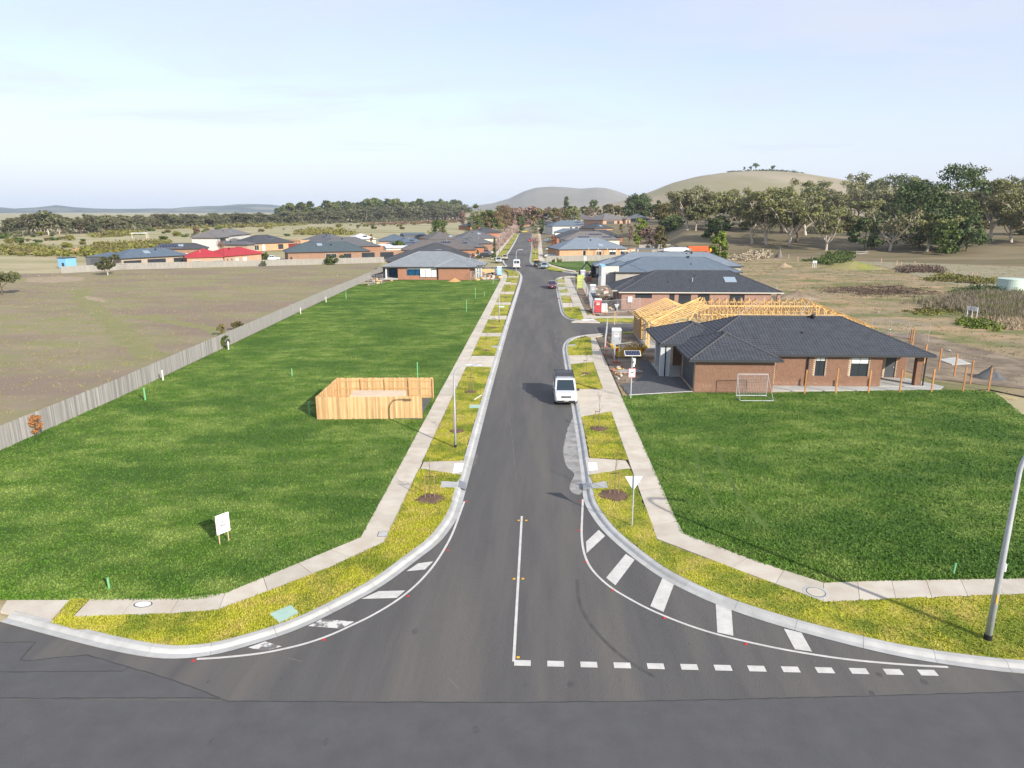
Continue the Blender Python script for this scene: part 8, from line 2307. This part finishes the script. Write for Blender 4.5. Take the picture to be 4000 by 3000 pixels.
# paddock trees and shrubs on the left
gum(830, 5.31, 6.57, .18, .30, 150, leafmat('olive_gum', (.075, .085, .038), (.12, .125, .055), None, .8), B_PALE, 6, .08, 4, .15, 'paddock_tree', 'small olive gum tree standing before the grey fence in the left paddock', None, 'tree', (*(-108.01, 170.93), .05))
gum(831, 5.62, 5.55, .30, .28, 150, MATS['leaf_olive_gum'], B_BROWN, 5, .05, 4, .15, 'paddock_tree', 'small tree cut by the left edge of the picture', None, 'tree', (*(-102.64, 128.83), .05))
dome_tree(832, 2.6, 3.72, .03, .30, 70, 16, L_MID, 'round', 'fence_shrub', 'round green shrub at the foot of the grey fence', None, 'shrub', (*(-61.72, 207.45), .05), .2)
for k, (p, H, W, lm, lab) in enumerate((((-35.88, 46.00), 1.55, .95, leafmat('rust_shrub', (.36, .17, .06), (.26, .12, .05), None, 2), 'rusty orange shrub growing against the grey paling fence'), ((-36.63, 78.65), 1.5, 1.0, L_MID, 'dark green shrub against the grey paling fence with a white pipe'),
        ((-40.69, 86.55), 1.5, 1.2, L_OLIVE, 'olive shrub peeping over the far side of the paling fence'), ((-40.64, 90.88), 1.5, 1.6, L_OLIVE, 'low olive shrub on the far side of the paling fence'), ((-79.62, 199.91), 1.6, 1.8, L_DARK, 'dark shrub before the three slim cypresses'))):
    dome_tree(840 + k, H, W, .12, .13, 60, 14, lm, 'round', 'fence_shrub', lab, None, 'shrub', (p[0], p[1], .1), .2)

# ---- saplings with stakes and mulch on the verges
m_mulch = mat('bark_mulch', (.20, .125, .085), .95, (.11, .07, .05), 9, bump=1, bscale=30)
m_stem = mat('sapling_stem', (.20, .135, .095), .9)
m_stake = mat('hardwood_stake', (.26, .16, .10), .9)
def sapling(label, p, h=2.6, mulch=.75, stakes=1, seed=1):
    rs = np.random.RandomState(seed)
    root = thing('sapling', label, 'sapling', (p[0], p[1], .14), rs.uniform(0, .4), 'young street trees on the verges')
    tb = MB(); tb.tube([(0, 0, 0), (.02, .01, h * .55), (.05, 0, h)], [.022, .015, .006], 6)
    for k in range(9):
        z = h * rs.uniform(.5, .95); a = rs.uniform(0, 6.28)
        tb.tube([(.03, 0, z), (.03 + .16 * math.cos(a), .16 * math.sin(a), z + .22), (.03 + .26 * math.cos(a), .26 * math.sin(a), z + .5)], [.008, .006, .003], 4, cap=False)
    obj('stem', tb, m_stem, root)
    for k in range(stakes):
        obj('stake', MB().box(((.26 if k else -.26), .05, .7), (.045, .045, 1.4)), m_stake, root)
        obj('tie', MB().bar(((.26 if k else -.26), .05, 1.3), (.02, .0, 1.32), .02, .04), m_black, root)
    if mulch:
        mb = MB(); n = 20
        ring0 = [(mulch * (1 + rs.uniform(-.16, .16)) * math.cos(2 * PI * k / n), mulch * (1 + rs.uniform(-.16, .16)) * math.sin(2 * PI * k / n), .005) for k in range(n)]
        mb.v += ring0 + [(x * .6, y * .6, .07 + rs.uniform(-.015, .02)) for x, y, z in ring0] + [(0, 0, .09)]
        for k in range(n):
            j = (k + 1) % n; mb.f += [(k, j, n + j, n + k), (n + k, n + j, 2 * n)]
        obj('mulch', mb, m_mulch, root)
        ch = MB()
        for k in range(70):
            a = rs.uniform(0, 6.28); r_ = mulch * math.sqrt(rs.uniform(0, 1)) * 1.05; c = Vector((r_ * math.cos(a), r_ * math.sin(a), .09 - .07 * r_ / mulch))
            d_ = Vector((rs.uniform(-1, 1), rs.uniform(-1, 1), rs.uniform(-.2, .5))).normalized() * .06
            ch.bar(c - d_, c + d_, .03, .012)
        tag(obj('bark_chips', ch, m_mulch, root), kind='stuff')
    return root
for k, (p, h, mu, st, lab) in enumerate((
        ((-5.94, 35.77), 2.3, .80, 2, 'staked sapling in a mulch ring nearest the left corner'), ((-5.86, 48.03), 2.2, .52, 1, 'thin sapling behind the left street lamp'), ((-5.93, 59.26), 2.3, .52, 2, 'twin staked sapling between the lamp and the driveway'),
        ((-5.93, 78.12), 2.4, .35, 1, 'sapling on the left verge with the long drain lid'), ((-6.01, 93.86), 2.2, .45, 2, 'sapling beside the lamp with the green name sign'), ((-5.97, 111.16), 2.2, .35, 1, 'sapling behind the green street name sign'),
        ((-5.94, 127.30), 2.2, .35, 1, 'sapling on the sixth left verge from the corner'), ((-5.99, 144.66), 2.2, .3, 1, 'sapling on the seventh left verge from the corner'), ((-5.94, 162.23), 2.2, .3, 1, 'sapling on the eighth left verge from the corner'),
        ((4.43, 36.70), 2.6, .85, 2, 'staked sapling in a mulch ring by the give way sign'), ((4.56, 48.97), 2.6, .62, 1, 'dark staked sapling in mulch before the crossover behind the white van'), ((4.83, 66.81), 2.6, .45, 1, 'sapling beside the white van with a batten at its foot'),
        ((5.30, 112.18), 2.5, .3, 1, 'sapling on the verge north of the side road corner'), ((5.39, 131.68), 2.4, 0, 1, 'sapling inside the fenced right verge'), ((5.54, 149.65), 2.3, 0, 1, 'sapling on the verge beside the maroon sedan'), ((6.21, 162.08), 2.2, 0, 1, 'sapling on the corner verge beyond the maroon sedan'))):
    sapling(lab, p, h, mu, st, 900 + k)

# ---- the blades themselves, kept off the lids and mulch
blades('lawn_grass', LOT_L, 200000, 0.07, 0.045, m_lawnblade, 1, 162)
blades('lawn_grass', LOT_R, 130000, 0.07, 0.045, m_lawnblade, 2, 62)
for k, v in enumerate(VERGES[:16]):
    P = np.array(v); A = (P.max(0) - P.min(0)).prod()
    yc = P[:, 1].mean()
    blades('verge_grass', v, int(min(52000, A * 260 * min(1, (40 / yc) ** 1.4))), 0.055, 0.03, m_vergeblade, 20 + k)
# ================================================================== AIR
hzm = bpy.data.materials.new('haze_air'); hzm.use_nodes = True
t_ = hzm.node_tree; t_.nodes.clear()
vo = t_.nodes.new('ShaderNodeOutputMaterial'); pv = t_.nodes.new('ShaderNodeVolumePrincipled')
pv.inputs['Color'].default_value = (.74, .87, 1.0, 1); pv.inputs['Density'].default_value = HAZE; pv.inputs['Anisotropy'].default_value = 0.0
t_.links.new(pv.outputs[0], vo.inputs['Volume'])
tag(obj('haze', MB().b2((-9100, -450, -6), (9100, 9700, 165)), hzm), kind='stuff')

# lettering as plain meshes
dg = bpy.context.evaluated_depsgraph_get()
for o in [o for o in S.objects if o.type == 'FONT']:
    me = bpy.data.meshes.new_from_object(o.evaluated_get(dg))
    n = obj('lettering_mesh', me, None, o.parent, o.location); n.rotation_euler = o.rotation_euler
    old = o.data; bpy.data.objects.remove(o); n.name = 'lettering'
